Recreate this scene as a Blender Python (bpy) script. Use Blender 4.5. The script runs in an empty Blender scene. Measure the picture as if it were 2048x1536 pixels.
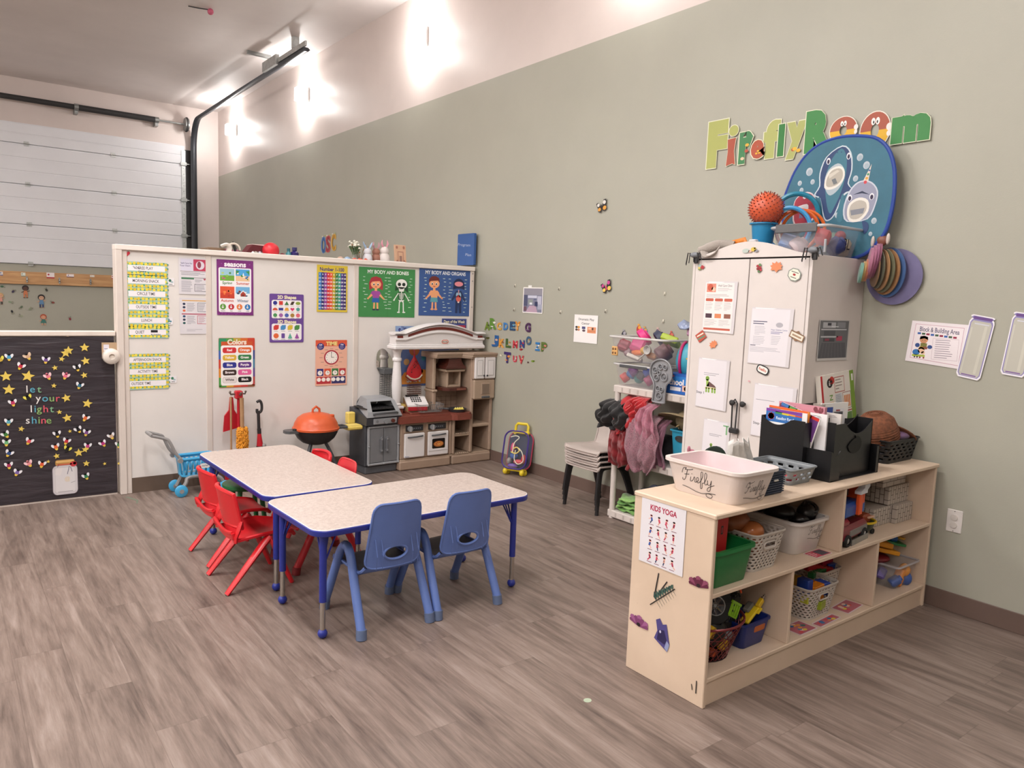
import bpy, bmesh, math, random
from mathutils import Vector, Matrix, Euler
from mathutils.geometry import tessellate_polygon
SC = bpy.context.scene
COL = SC.collection
pi = math.pi; cos = math.cos; sin = math.sin
rnd = random.Random(7)

# ---------------------------------------------------------------- camera, light, exposure
F_PX = 1500.925
Rr = ((0.79585535, -0.60443806, 0.03562159), (-0.04051007, -0.11185395, -0.9928986), (0.60413012, 0.78876063, -0.11350539))
CAM = Vector((0, 0, 1.55))
cam = bpy.data.objects.new('camera', bpy.data.cameras.new('camera'))
COL.objects.link(cam)
cam.data.sensor_width = 36; cam.data.lens = F_PX / 2048 * 36
cam.data.clip_start = .05; cam.data.clip_end = 60
r0, r1, r2 = [Vector(r) for r in Rr]
mw = Matrix.Identity(4)
for i in range(3):
    mw[i][0] = r0[i]; mw[i][1] = -r1[i]; mw[i][2] = -r2[i]; mw[i][3] = CAM[i]
cam.matrix_world = mw
SC.camera = cam
SC.view_settings.view_transform = 'Standard'; SC.view_settings.look = 'None'
SC.view_settings.exposure = 0.0; SC.view_settings.gamma = 1; SC.view_settings.use_curve_mapping = False

WX = 4.164       # the long painted wall
YP = 6.06        # front face of the white partition
YG = 14.46       # garage door wall
ZC = 4.70        # ceiling
XL = -6.0; YF = -5.0

w = bpy.data.worlds.new('world'); SC.world = w; w.use_nodes = True
w.node_tree.nodes['Background'].inputs[0].default_value = (.9, .93, 1, 1)
w.node_tree.nodes['Background'].inputs[1].default_value = .05

def area(name, loc, rot, sx, sy, power, col=(1, .963, .94), spread=180):
    l = bpy.data.lights.new(name, 'AREA'); l.shape = 'RECTANGLE'; l.size = sx; l.size_y = sy
    l.energy = power; l.color = col; l.spread = math.radians(spread)
    o = bpy.data.objects.new(name, l); o.location = loc; o.rotation_euler = rot; COL.objects.link(o); return o
# ceiling light panels over the near half of the room (all above the picture)
for i, (x, y, p) in enumerate(((-2.6, -1.5, 75), (1.2, -1.5, 55), (-2.6, 2.2, 165), (1.0, 2.6, 95), (-3.0, 6.2, 110), (-3.2, 10.6, 120), (0.6, 5.0, 95))):
    area('ceiling_panel_light', (x, y, ZC - .06), (0, 0, 0), .35, 1.3, p)

# unseen fill lights added by the opposite wall to brighten ceiling and green wall
for i, y in enumerate((-2.5, .85, 4.0, 7.15, 10.3, 13.43)):
    l = bpy.data.lights.new('added_fill_light', 'POINT'); l.shadow_soft_size = .12; l.energy = 95; l.color = (1, .97, .94)
    o = bpy.data.objects.new('added_fill_light', l); o.location = (XL + .35, y, 4.0); COL.objects.link(o)

# ---------------------------------------------------------------- from a picture point to a point on a plane of the room
def ray(px, py):
    a, b = (px - 1024) / F_PX, (py - 768) / F_PX
    return r0 * a + r1 * b + r2
def onX(px, py, X): r = ray(px, py); return CAM + r * (X / r.x)
def onY(px, py, Y): r = ray(px, py); return CAM + r * (Y / r.y)
def onZ(px, py, Z=0): r = ray(px, py); return CAM + r * ((Z - 1.55) / r.z)

# ---------------------------------------------------------------- materials
def lin(h):
    if isinstance(h, str):
        h = h.lstrip('#'); c = [int(h[i:i + 2], 16) / 255 for i in (0, 2, 4)]
    else: c = h
    return tuple(((x / 12.92) if x <= .04045 else ((x + .055) / 1.055) ** 2.4) for x in c) + (1,)
_m = {}
def mat(h, rough=.5, metal=0.0, kind='plain', a=1.0, var=.06, scale=9, bump=0.0):
    key = (h, rough, metal, kind, a, var, scale, bump)
    if key in _m: return _m[key]
    m = bpy.data.materials.new('paint_' + h.lstrip('#')); m.use_nodes = True
    nt = m.node_tree; b = nt.nodes['Principled BSDF']
    c = lin(h)
    b.inputs['Roughness'].default_value = rough; b.inputs['Metallic'].default_value = metal
    tc = nt.nodes.new('ShaderNodeTexCoord'); nz = nt.nodes.new('ShaderNodeTexNoise')
    nz.inputs['Scale'].default_value = scale; nz.inputs['Detail'].default_value = 4
    nt.links.new(tc.outputs['Object'], nz.inputs['Vector'])
    rp = nt.nodes.new('ShaderNodeValToRGB')
    rp.color_ramp.elements[0].position = .3; rp.color_ramp.elements[1].position = .7
    rp.color_ramp.elements[0].color = tuple(max(0, x * (1 - var)) for x in c[:3]) + (1,)
    rp.color_ramp.elements[1].color = tuple(min(1, x * (1 + var)) for x in c[:3]) + (1,)
    nt.links.new(nz.outputs['Fac'], rp.inputs['Fac']); nt.links.new(rp.outputs['Color'], b.inputs['Base Color'])
    if bump:
        n2 = nt.nodes.new('ShaderNodeTexNoise'); n2.inputs['Scale'].default_value = scale * 12; n2.inputs['Detail'].default_value = 3
        nt.links.new(tc.outputs['Object'], n2.inputs['Vector'])
        bp = nt.nodes.new('ShaderNodeBump'); bp.inputs['Strength'].default_value = bump; bp.inputs['Distance'].default_value = .01
        nt.links.new(n2.outputs['Fac'], bp.inputs['Height']); nt.links.new(bp.outputs['Normal'], b.inputs['Normal'])
    if kind == 'clear':      # thin clear plastic or glass
        b.inputs['Alpha'].default_value = a
    if kind == 'emit':
        b.inputs['Emission Color'].default_value = c; b.inputs['Emission Strength'].default_value = a
    if kind == 'sheer':
        b.inputs['Alpha'].default_value = a; b.inputs['Sheen Weight'].default_value = .6
    if kind == 'fabric':
        b.inputs['Sheen Weight'].default_value = .3
    _m[key] = m
    return m
def P_(h, r=.55): return mat(h, r, var=.03, scale=3)           # printed paper colour

def nodes(name):
    m = bpy.data.materials.new(name); m.use_nodes = True
    return m, m.node_tree, m.node_tree.nodes['Principled BSDF']
def N(nt, typ, ins=None, **kw):
    n = nt.nodes.new(typ)
    for k, v in kw.items(): setattr(n, k, v)
    for k, v in (ins or {}).items():
        if hasattr(v, 'node'): nt.links.new(v, n.inputs[k])
        else: n.inputs[k].default_value = v
    return n
def math_(nt, op, a, b=0.0, c=None):
    n = nt.nodes.new('ShaderNodeMath'); n.operation = op
    for i, v in enumerate((a, b) if c is None else (a, b, c)):
        if hasattr(v, 'node'): nt.links.new(v, n.inputs[i])
        else: n.inputs[i].default_value = v
    return n.outputs[0]
def ramp(nt, fac, *stops):
    n = nt.nodes.new('ShaderNodeValToRGB'); nt.links.new(fac, n.inputs[0]); e = n.color_ramp.elements
    while len(e) < len(stops): e.new(.5)
    for el, (p, c) in zip(e, stops): el.position = p; el.color = lin(c)
    return n.outputs[0]

# ---------------------------------------------------------------- mesh builder
def rrect(w, h, r, n=5, cx=0, cy=0):
    pts = []; r = min(r, w / 2 - 1e-5, h / 2 - 1e-5)
    for k, (sx, sy) in enumerate(((1, 1), (-1, 1), (-1, -1), (1, -1))):
        for i in range(n + 1):
            a = pi / 2 * (k + i / n)
            pts.append((cx + sx * (w / 2 - r) + r * cos(a), cy + sy * (h / 2 - r) + r * sin(a)))
    return pts
def ngon(n, r, a0=0, cx=0, cy=0, ry=None):
    ry = r if ry is None else ry
    return [(cx + r * cos(a0 + 2 * pi * i / n), cy + ry * sin(a0 + 2 * pi * i / n)) for i in range(n)]
def starpts(n, r, ri, a0=pi / 2, cx=0, cy=0):
    return [(cx + (r if i % 2 == 0 else ri) * cos(a0 + pi * i / n), cy + (r if i % 2 == 0 else ri) * sin(a0 + pi * i / n)) for i in range(2 * n)]
def ringN(w, d, r, n):      # evenly spaced points round a rounded rectangle
    p = rrect(w, d, r, 4); p.append(p[0]); ds = [0]
    for a, b_ in zip(p, p[1:]): ds.append(ds[-1] + math.hypot(b_[0] - a[0], b_[1] - a[1]))
    out = []; j = 0
    for i in range(n):
        s = ds[-1] * i / n
        while ds[j + 1] < s: j += 1
        t = (s - ds[j]) / max(1e-9, ds[j + 1] - ds[j]); out.append((p[j][0] + (p[j + 1][0] - p[j][0]) * t, p[j][1] + (p[j + 1][1] - p[j][1]) * t))
    return out
_txt = {}
def textgeo(s, bold=0.0, space=1.0):
    k = (s, bold, space)
    if k not in _txt:
        cu = bpy.data.curves.new('t', 'FONT'); cu.body = s; cu.size = 1; cu.align_x = 'CENTER'; cu.align_y = 'CENTER'
        cu.resolution_u = 3; cu.offset = bold; cu.space_character = space
        o = bpy.data.objects.new('t', cu); me = bpy.data.meshes.new_from_object(o)
        _txt[k] = ([(v.co.x, v.co.y) for v in me.vertices], [tuple(p.vertices) for p in me.polygons])
        bpy.data.objects.remove(o); bpy.data.curves.remove(cu); bpy.data.meshes.remove(me)
    return _txt[k]
def smoothpath(pts, k=6, closed=False):
    out = []; n = len(pts); P = [Vector(p) for p in pts]
    for i in range(n if closed else n - 1):
        a = P[(i - 1) % n] if (closed or i > 0) else P[0]; b = P[i]; c = P[(i + 1) % n]
        d = P[(i + 2) % n] if (closed or i + 2 < n) else P[-1]
        for j in range(k):
            t = j / k
            out.append(.5 * ((2 * b) + (c - a) * t + (2 * a - 5 * b + 4 * c - d) * t * t + (3 * b - a - 3 * c + d) * t ** 3))
    if not closed: out.append(P[-1])
    return out

class B:
    def __init__(s, T=None): s.v = []; s.f = []; s.m = []; s.sm = []; s.mats = []; s.T = T or Matrix.Identity(4)
    def at(s, loc=(0, 0, 0), rot=(0, 0, 0), sc=1): s.T = Matrix.LocRotScale(Vector(loc), Euler(rot), Vector((sc,) * 3) if not hasattr(sc, '__len__') else Vector(sc)); return s
    def mi(s, m):
        if m not in s.mats: s.mats.append(m)
        return s.mats.index(m)
    def add(s, vs, fs, m, smooth=False):
        o = len(s.v); T = s.T; s.v += [T @ Vector(p) for p in vs]; k = s.mi(m)
        for f in fs: s.f.append([i + o for i in f]); s.m.append(k); s.sm.append(smooth)
        return s
    def box(s, a, b, m, bev=0):
        x0, y0, z0 = a; x1, y1, z1 = b
        x0, x1 = min(x0, x1), max(x0, x1); y0, y1 = min(y0, y1), max(y0, y1); z0, z1 = min(z0, z1), max(z0, z1)
        if not bev:
            vs = [(x, y, z) for x in (x0, x1) for y in (y0, y1) for z in (z0, z1)]
            return s.add(vs, [(0, 1, 3, 2), (4, 6, 7, 5), (0, 4, 5, 1), (2, 3, 7, 6), (0, 2, 6, 4), (1, 5, 7, 3)], m)
        e = min(bev, (x1 - x0) / 2.01, (y1 - y0) / 2.01, (z1 - z0) / 2.01)
        vs = []; idx = {}
        for i, x in enumerate((x0, x1)):
            for j, y in enumerate((y0, y1)):
                for k, z in enumerate((z0, z1)):
                    sx, sy, sz = (1 if i == 0 else -1), (1 if j == 0 else -1), (1 if k == 0 else -1)
                    for ax, p in enumerate(((x, y + sy * e, z + sz * e), (x + sx * e, y, z + sz * e), (x + sx * e, y + sy * e, z))):
                        idx[i, j, k, ax] = len(vs); vs.append(p)
        g = lambda i, j, k, a: idx[i, j, k, a]
        fs = []
        for i in (0, 1):
            fs.append([g(i, 0, 0, 0), g(i, 0, 1, 0), g(i, 1, 1, 0), g(i, 1, 0, 0)])
            fs.append([g(0, i, 0, 1), g(0, i, 1, 1), g(1, i, 1, 1), g(1, i, 0, 1)])
            fs.append([g(0, 0, i, 2), g(0, 1, i, 2), g(1, 1, i, 2), g(1, 0, i, 2)])
            for j in (0, 1):
                fs.append([g(i, j, 0, 0), g(i, j, 1, 0), g(i, j, 1, 1), g(i, j, 0, 1)])
                fs.append([g(i, 0, j, 0), g(i, 1, j, 0), g(i, 1, j, 2), g(i, 0, j, 2)])
                fs.append([g(0, i, j, 1), g(1, i, j, 1), g(1, i, j, 2), g(0, i, j, 2)])
                for k in (0, 1): fs.append([g(i, j, k, 0), g(i, j, k, 1), g(i, j, k, 2)])
        return s.add(vs, fs, m)
    def loft(s, rings, m, closed=True, cap0=False, cap1=False, smooth=True, skip=None, mfun=None):
        n = len(rings[0]); vs = [p for r in rings for p in r]; fs = []; mm = []
        for j in range(len(rings) - 1):
            for i in range(n if closed else n - 1):
                if skip and skip(i, j): continue
                a = j * n + i; b = j * n + (i + 1) % n
                fs.append((a, b, b + n, a + n)); mm.append(mfun(i, j) if mfun else m)
        if mfun:
            for mt in set(mm): s.add(vs, [f for f, q in zip(fs, mm) if q == mt], mt, smooth)
        else: s.add(vs, fs, m, smooth)
        if cap0: s.add(rings[0], [tuple(range(n))[::-1]], m)
        if cap1: s.add(rings[-1], [tuple(range(n))], m)
        return s
    def lathe(s, prof, m, n=24, smooth=True, caps=True, sy=1.0):
        rings = [[(r * cos(2 * pi * i / n), sy * r * sin(2 * pi * i / n), z) for i in range(n)] for r, z in prof]
        return s.loft(rings, m, True, caps and prof[0][0] > 1e-4, caps and prof[-1][0] > 1e-4, smooth)
    def cyl(s, p0, p1, r0, m, r1=None, n=14, caps=True):
        return s.tube([p0, p1], [r0, r0 if r1 is None else r1], m, n, caps=caps)
    def tube(s, pts, r, m, n=8, closed=False, caps=True, sq=None, up=None):
        P = [Vector(p) for p in pts]; K = len(P); rs = r if hasattr(r, '__len__') else [r] * K
        rings = []; ref = Vector(up) if up else None
        for i, p in enumerate(P):
            t = (P[(i + 1) % K] - P[i - 1]) if closed else (P[min(i + 1, K - 1)] - P[max(i - 1, 0)])
            t = t.normalized() if t.length > 1e-9 else Vector((0, 0, 1))
            if ref is None: ref = Vector((0, 0, 1)) if abs(t.z) < .9 else Vector((1, 0, 0))
            u = ref - t * ref.dot(t); u = u.normalized() if u.length > 1e-6 else t.orthogonal().normalized()
            if not up: ref = u
            q = t.cross(u)
            ax, ay = (1, 1) if sq is None else sq
            rings.append([tuple(p + u * (rs[i] * ay * cos(2 * pi * k / n)) + q * (rs[i] * ax * sin(2 * pi * k / n))) for k in range(n)])
        if closed: rings.append(rings[0])
        return s.loft(rings, m, True, caps and not closed, caps and not closed, n > 5)
    def sphere(s, c, r, m, n=16, k=10, sc=(1, 1, 1)):
        rings = []
        for j in range(k + 1):
            a = -pi / 2 + pi * j / k; rr = max(cos(a), 1e-4)
            rings.append([(c[0] + r * sc[0] * rr * cos(2 * pi * i / n), c[1] + r * sc[1] * rr * sin(2 * pi * i / n), c[2] + r * sc[2] * sin(a)) for i in range(n)])
        return s.loft(rings, m)
    def plate(s, pts, z0, z1, m, holes=(), side=None):      # polygon (with holes) in xy, extruded along z
        loops = [[Vector((p[0], p[1], 0)) for p in pts]] + [[Vector((p[0], p[1], 0)) for p in h] for h in holes]
        flat = [p for l in loops for p in l]; tri = tessellate_polygon(loops)
        if z1 - z0 < 1e-7: return s.add([(p.x, p.y, z1) for p in flat], [tuple(t) for t in tri], m)
        for z in (z0, z1): s.add([(p.x, p.y, z) for p in flat], [tuple(t) for t in tri], m)
        for l in loops:
            n = len(l); s.add([(p.x, p.y, z0) for p in l] + [(p.x, p.y, z1) for p in l], [(i, (i + 1) % n, n + (i + 1) % n, n + i) for i in range(n)], side or m)
        return s
    def tub(s, w, d, h, m, t=.003, tap=.9, r=.02, rim=.01, n=5, rimh=.008, m_in=None, z=0):      # tapered open bin
        R = lambda k, zz, e=0: [(x, y, zz) for x, y in rrect(w * k + 2 * e, d * k + 2 * e, r + max(e, 0), n)]
        s.loft([R(tap, z, -.003), R(tap, z + .004), R(1, z + h - rimh), R(1, z + h - rimh, rim), R(1, z + h, rim), R(1, z + h, -t)], m, True, True, False)
        s.loft([R(1, z + h, -t), R(tap, z + t * 2, -t)], m_in or m, True, False, True)
        return s
    def make(s, name, parent=None, loc=(0, 0, 0), rot=(0, 0, 0), sc=None, label=None, cat=None, group=None, kind=None, solid=0, sub=0):
        me = bpy.data.meshes.new(name); me.from_pydata([tuple(v) for v in s.v], [], s.f)
        for m in s.mats: me.materials.append(m)
        me.polygons.foreach_set('material_index', s.m); me.polygons.foreach_set('use_smooth', s.sm)
        bm = bmesh.new(); bm.from_mesh(me); bmesh.ops.remove_doubles(bm, verts=bm.verts, dist=1e-6)
        bmesh.ops.recalc_face_normals(bm, faces=bm.faces)
        if any(s.sm):
            for e in bm.edges:
                if len(e.link_faces) == 2 and e.calc_face_angle(0) > .75: e.smooth = False
        bm.to_mesh(me); bm.free()
        o = bpy.data.objects.new(name, me); COL.objects.link(o); o.location = loc; o.rotation_euler = rot
        if sc: o.scale = sc
        if parent: o.parent = parent
        if solid:
            q = o.modifiers.new('thickness', 'SOLIDIFY'); q.thickness = solid; q.offset = 0
        if sub:
            q = o.modifiers.new('smooth', 'SUBSURF'); q.levels = sub; q.render_levels = sub
        return tag(o, label, cat, group, kind)
def tag(o, label=None, cat=None, group=None, kind=None):
    if label: o['label'] = label
    if cat: o['category'] = cat
    if group: o['group'] = group
    if kind: o['kind'] = kind
    return o
def thing(name, label, cat, loc=(0, 0, 0), rot=(0, 0, 0), group=None):
    o = bpy.data.objects.new(name, None); COL.objects.link(o); o.empty_display_size = .05
    o.location = loc; o.rotation_euler = rot if hasattr(rot, '__len__') else (0, 0, rot)
    return tag(o, label, cat, group)
def dup(root, loc, rot, label=None, group=None):
    c = root.copy(); COL.objects.link(c); c.location = loc; c.rotation_euler = rot if hasattr(rot, '__len__') else (0, 0, rot)
    if label: c['label'] = label
    if group: c['group'] = group
    def rec(a, b):
        for ch in list(a.children):
            d = ch.copy(); COL.objects.link(d); d.parent = b; rec(ch, d)
    rec(root, c)
    return c

# flat printed things: u to the reader's right, v down, in metres from the top-left corner
class Card(B):
    def __init__(s, w, h, paper='#f2efec', t=.0006, r=0, rough=.5, unit=1.0):
        super().__init__(); ux, uy = unit if hasattr(unit, '__len__') else (unit, unit); s.at(sc=(ux, uy, 1)); s.w = w; s.h = h; s.lv = t; s.paper = paper
        if paper:
            pts = [(x + w / 2, y - h / 2) for x, y in (rrect(w, h, r) if r else [(-w / 2, h / 2), (w / 2, h / 2), (w / 2, -h / 2), (-w / 2, -h / 2)])]
            s.plate(pts, 0, t, P_(paper, rough))
    def up(s, k=1): s.lv += 4e-5 * k; return s
    def poly(s, pts, c): s.plate([(x, -y) for x, y in pts], s.lv, s.lv, P_(c)); return s
    def rect(s, x, y, w, h, c, r=0):
        return s.poly([(a + x + w / 2, b + y + h / 2) for a, b in rrect(w, h, r, 4)] if r else [(x, y), (x + w, y), (x + w, y + h), (x, y + h)], c)
    def frame(s, x, y, w, h, t, c):
        s.rect(x, y, w, t, c); s.rect(x, y + h - t, w, t, c); s.rect(x, y + t, t, h - 2 * t, c); return s.rect(x + w - t, y + t, t, h - 2 * t, c)
    def ell(s, x, y, rx, ry, c, n=18): return s.poly(ngon(n, rx, 0, x, y, ry), c)
    def star(s, x, y, r, ri, c, n=5): return s.poly(starpts(n, r, ri, -pi / 2, x, y), c)
    def heart(s, x, y, r, c):
        return s.poly([(x + r * .062 * 16 * sin(t) ** 3, y - r * .062 * (13 * cos(t) - 5 * cos(2 * t) - 2 * cos(3 * t) - cos(4 * t))) for t in [2 * pi * i / 20 for i in range(20)]], c)
    def line(s, x0, y0, x1, y1, t, c):
        d = math.hypot(x1 - x0, y1 - y0) or 1; a, b = -(y1 - y0) / d * t / 2, (x1 - x0) / d * t / 2
        return s.poly([(x0 + a, y0 + b), (x1 + a, y1 + b), (x1 - a, y1 - b), (x0 - a, y0 - b)], c)
    def text(s, t, x, y, size, c, bold=.01, sx=1.0, rot=0, maxw=None, space=1.0, lift=0):
        vs, fs = textgeo(t, bold, space)
        if not vs: return s
        if maxw:
            wd = (max(v[0] for v in vs) - min(v[0] for v in vs)) * size * sx
            if wd > maxw: sx *= maxw / wd
        ca, sa = cos(rot), sin(rot)
        s.add([(x + (vx * sx * ca - vy * sa) * size, -y + (vx * sx * sa + vy * ca) * size, s.lv + lift) for vx, vy in vs], fs, P_(c)); return s
    def glyph(s, t, x, y, w, h, c, bold=.03, grow=0):      # a letter stretched to fill a box centred on x, y
        vs, fs = textgeo(t, bold); xs = [v[0] for v in vs]; ys = [v[1] for v in vs]; a = (w + grow) / (max(xs) - min(xs)); b = (h + grow) / (max(ys) - min(ys)); mx, my = (max(xs) + min(xs)) / 2, (max(ys) + min(ys)) / 2
        s.add([(x + (p - mx) * a, -y + (r - my) * b, s.lv) for p, r in vs], fs, P_(c)); return s
    def lines(s, x, y, w, n, dy, t, c, seed=1):
        q = random.Random(seed)
        for i in range(n): s.rect(x, y + i * dy, w * (q.uniform(.75, 1) if i < n - 1 else q.uniform(.4, .8)), t, c)
        return s
    def stick(s, name, loc, face, tilt=0, lean=0, **kw):      # hang with its top-left corner at loc; face '-y', '-x' or '+z'
        if face == '-y': R = Matrix(((1, 0, 0), (0, 0, -1), (0, 1, 0)))
        elif face == '-x': R = Matrix(((0, 0, -1), (-1, 0, 0), (0, 1, 0)))
        else: R = Matrix.Identity(3)
        R = R @ Matrix.Rotation(tilt, 3, 'Z')
        if lean: R = R @ Matrix.Rotation(lean, 3, 'X')
        return s.make(name, loc=loc, rot=R.to_euler(), **kw)
def put(o, parent):      # make a loose piece a child without moving it in its parent's own space
    o.parent = parent; return o
# ================================================================ the room
def mat_floor():
    m, nt, b = nodes('grey_oak_vinyl_planks')
    tc = N(nt, 'ShaderNodeTexCoord'); sp = N(nt, 'ShaderNodeSeparateXYZ', {0: tc.outputs['Object']})
    xi = math_(nt, 'FLOOR', math_(nt, 'DIVIDE', sp.outputs[0], .182))
    w1 = N(nt, 'ShaderNodeTexWhiteNoise', {'W': xi}, noise_dimensions='1D')
    yo = math_(nt, 'ADD', math_(nt, 'DIVIDE', sp.outputs[1], 1.22), math_(nt, 'MULTIPLY', w1.outputs[0], 7.3))
    yj = math_(nt, 'FLOOR', yo)
    cb = N(nt, 'ShaderNodeCombineXYZ', {0: xi, 1: yj})
    w2 = N(nt, 'ShaderNodeTexWhiteNoise', {'Vector': cb.outputs[0]}, noise_dimensions='2D')
    gx = math_(nt, 'ADD', sp.outputs[0], math_(nt, 'MULTIPLY', w2.outputs[0], 31.7))
    gy = math_(nt, 'ADD', math_(nt, 'MULTIPLY', sp.outputs[1], .07), math_(nt, 'MULTIPLY', w2.outputs[0], 17.1))
    g = N(nt, 'ShaderNodeCombineXYZ', {0: gx, 1: gy})
    n1 = N(nt, 'ShaderNodeTexNoise', {'Vector': g.outputs[0], 'Scale': 21, 'Detail': 6, 'Roughness': .6, 'Distortion': .8})
    n2 = N(nt, 'ShaderNodeTexNoise', {'Vector': g.outputs[0], 'Scale': 95, 'Detail': 6, 'Roughness': .75, 'Distortion': .4})
    g3 = N(nt, 'ShaderNodeCombineXYZ', {0: gx, 1: math_(nt, 'MULTIPLY', gy, 3.0)})
    n3 = N(nt, 'ShaderNodeTexNoise', {'Vector': g3.outputs[0], 'Scale': 5, 'Detail': 2, 'Distortion': 2.5})
    f = math_(nt, 'ADD', math_(nt, 'MULTIPLY', n1.outputs[0], .55), math_(nt, 'MULTIPLY', n2.outputs[0], .33))
    f = math_(nt, 'ADD', f, math_(nt, 'MULTIPLY', n3.outputs[0], .25))
    f = math_(nt, 'ADD', f, math_(nt, 'MULTIPLY', math_(nt, 'SUBTRACT', w2.outputs[0], .5), .06))
    c = ramp(nt, f, (.36, '#4c3f39'), (.50, '#6d5e56'), (.60, '#807067'), (.76, '#978880'))
    fx = math_(nt, 'FRACT', math_(nt, 'DIVIDE', sp.outputs[0], .182)); fy = math_(nt, 'FRACT', yo)
    ex = math_(nt, 'LESS_THAN', math_(nt, 'MINIMUM', fx, math_(nt, 'SUBTRACT', 1, fx)), .006)
    ey = math_(nt, 'LESS_THAN', math_(nt, 'MINIMUM', fy, math_(nt, 'SUBTRACT', 1, fy)), .0012)
    e = math_(nt, 'MULTIPLY', math_(nt, 'MAXIMUM', ex, ey), .35)
    mx = N(nt, 'ShaderNodeMix', {0: e, 6: c, 7: lin('#4a3d37')}, data_type='RGBA')
    nt.links.new(mx.outputs[2], b.inputs['Base Color'])
    rr = math_(nt, 'ADD', .34, math_(nt, 'MULTIPLY', n2.outputs[0], .22)); nt.links.new(rr, b.inputs['Roughness'])
    bp = N(nt, 'ShaderNodeBump', {'Height': n2.outputs[0], 'Strength': .12, 'Distance': .003}); nt.links.new(bp.outputs[0], b.inputs['Normal'])
    return m
def mat_wall(name, h, rough, spots=0, two=None):
    m, nt, b = nodes(name)
    tc = N(nt, 'ShaderNodeTexCoord')
    n = N(nt, 'ShaderNodeTexNoise', {'Vector': tc.outputs['Object'], 'Scale': 1.3, 'Detail': 6, 'Roughness': .6})
    c0 = lin(h); dk = tuple(x * .955 for x in c0[:3]) + (1,); lt = tuple(min(1, x * 1.04) for x in c0[:3]) + (1,)
    r = N(nt, 'ShaderNodeValToRGB', {0: n.outputs[0]}); r.color_ramp.elements[0].color = dk; r.color_ramp.elements[1].color = lt
    r.color_ramp.elements[0].position = .3; r.color_ramp.elements[1].position = .7
    nt.links.new(r.outputs[0], b.inputs['Base Color']); b.inputs['Roughness'].default_value = rough
    k = N(nt, 'ShaderNodeTexNoise', {'Vector': tc.outputs['Object'], 'Scale': 160, 'Detail': 3})
    bp = N(nt, 'ShaderNodeBump', {'Height': k.outputs[0], 'Strength': .10, 'Distance': .003}); nt.links.new(bp.outputs[0], b.inputs['Normal'])
    return m
M_GREEN = mat_wall('sage_green_wall_paint', '#a8a79a', .42)
M_WHITE = mat_wall('warm_white_wall_paint', '#d6cac5', .45)
M_CEIL = mat_wall('ceiling_paint', '#ddd5d2', .6)
M_BASE = mat('#6b5850', .5, var=.05, scale=4)
S = 'structure'
B().box((XL, YF, -.1), (WX + .2, YG + .3, 0), mat_floor()).make('floor', kind=S)
B().box((XL, YF, ZC), (WX + .2, YG + .3, ZC + .1), M_CEIL).make('ceiling', kind=S)
b = B(); b.box((WX, YF, 0), (WX + .15, YG + .3, 3.562), M_GREEN); b.box((WX, YF, 3.562), (WX + .15, YG + .3, ZC), M_WHITE); b.make('wall_right', kind=S)
B().box((XL - .15, YF, 0), (XL, YG + .3, 3.56), M_GREEN).box((XL - .15, YF, 3.56), (XL, YG + .3, ZC), M_WHITE).make('wall_left', kind=S)
B().box((XL, YF - .15, 0), (WX, YF, 3.56), M_GREEN).box((XL, YF - .15, 3.56), (WX, YF, ZC), M_WHITE).make('wall_front', kind=S)
b = B(); b.box((3.70, YG, 0), (WX, YG + .15, ZC), M_WHITE); b.box((XL, YG, 3.95), (3.70, YG + .15, ZC), M_WHITE)
b.box((XL, YG, 0), (3.70, YG + .15, 1.815), M_GREEN)
b.make('wall_back', kind=S)
B().box((WX - .008, YF, 0), (WX, YG, .102), M_BASE, .002).make('baseboard_right', kind=S)

# garage door: ribbed white sections with hinges, in the far wall
M_DOOR = mat('#e2e3e8', .45, var=.03, scale=2); M_STEEL = mat('#9a9d9c', .35, .8, scale=20); M_DARK = mat('#2b2a2b', .6)
M_GALV = mat('#b9bcbb', .38, .7, scale=30, var=.15)
seams = [1.822, 2.448, 3.073, 3.689]
dr = thing('door_1', None, None, (0, YG, 0)); dr['kind'] = S
del_keys = [k for k in ('label',) if k in dr]
zs = [1.822, 2.448, 3.073, 3.700, 4.02]
for k in range(4):
    b = B(); z0 = zs[k]; z1 = zs[k + 1] - .006
    prof = []; h = z1 - z0; nr = 3 if k < 3 else 2
    ys = [0.0]
    for r in range(nr):
        za = z0 + h * r / nr; zb = z0 + h * (r + 1) / nr
        prof += [(za + .003, -.030), (zb - .016, -.030), (zb - .010, -.024), (zb - .003, -.024)]
    prof = [(z0, 0), (z0, -.022)] + prof + [(z1, -.022), (z1, 0)]
    b.loft([[(XL + .5, y, z) for z, y in prof], [(3.575, y, z) for z, y in prof]], M_DOOR, closed=False, cap0=False, smooth=False)
    b.make('door_section', dr)
for z in zs[:4]:
    for x in (-.03, 1.21, 2.44):
        b = B(); b.box((x - .035, -.04, z - .035), (x + .035, -.032, z + .035), M_GALV, .002); b.cyl((x - .04, -.045, z), (x + .04, -.045, z), .011, M_GALV)
        b.make('hinge', dr)
b = B(); b.box((3.52, -.045, zs[0]), (3.585, -.03, 3.93), M_GALV)
for z in [zs[0] + .1 * i for i in range(1, 20)]: b.cyl((3.55, -.047, z), (3.55, -.044, z), .006, M_DARK, n=6)
b.make('end_stile', dr)
for z in zs[:4]:
    b = B(); b.box((3.50, -.07, z - .03), (3.60, -.046, z + .03), M_STEEL, .003); b.cyl((3.56, -.06, z), (3.69, -.06, z), .012, M_STEEL); b.cyl((3.655, -.06, z), (3.685, -.06, z), .028, M_DARK)
    b.make('roller', dr)
b = B(); b.box((3.585, -.02, 0), (3.70, -.004, 3.95), M_DARK); b.make('door_gap_seal', dr)
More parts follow.
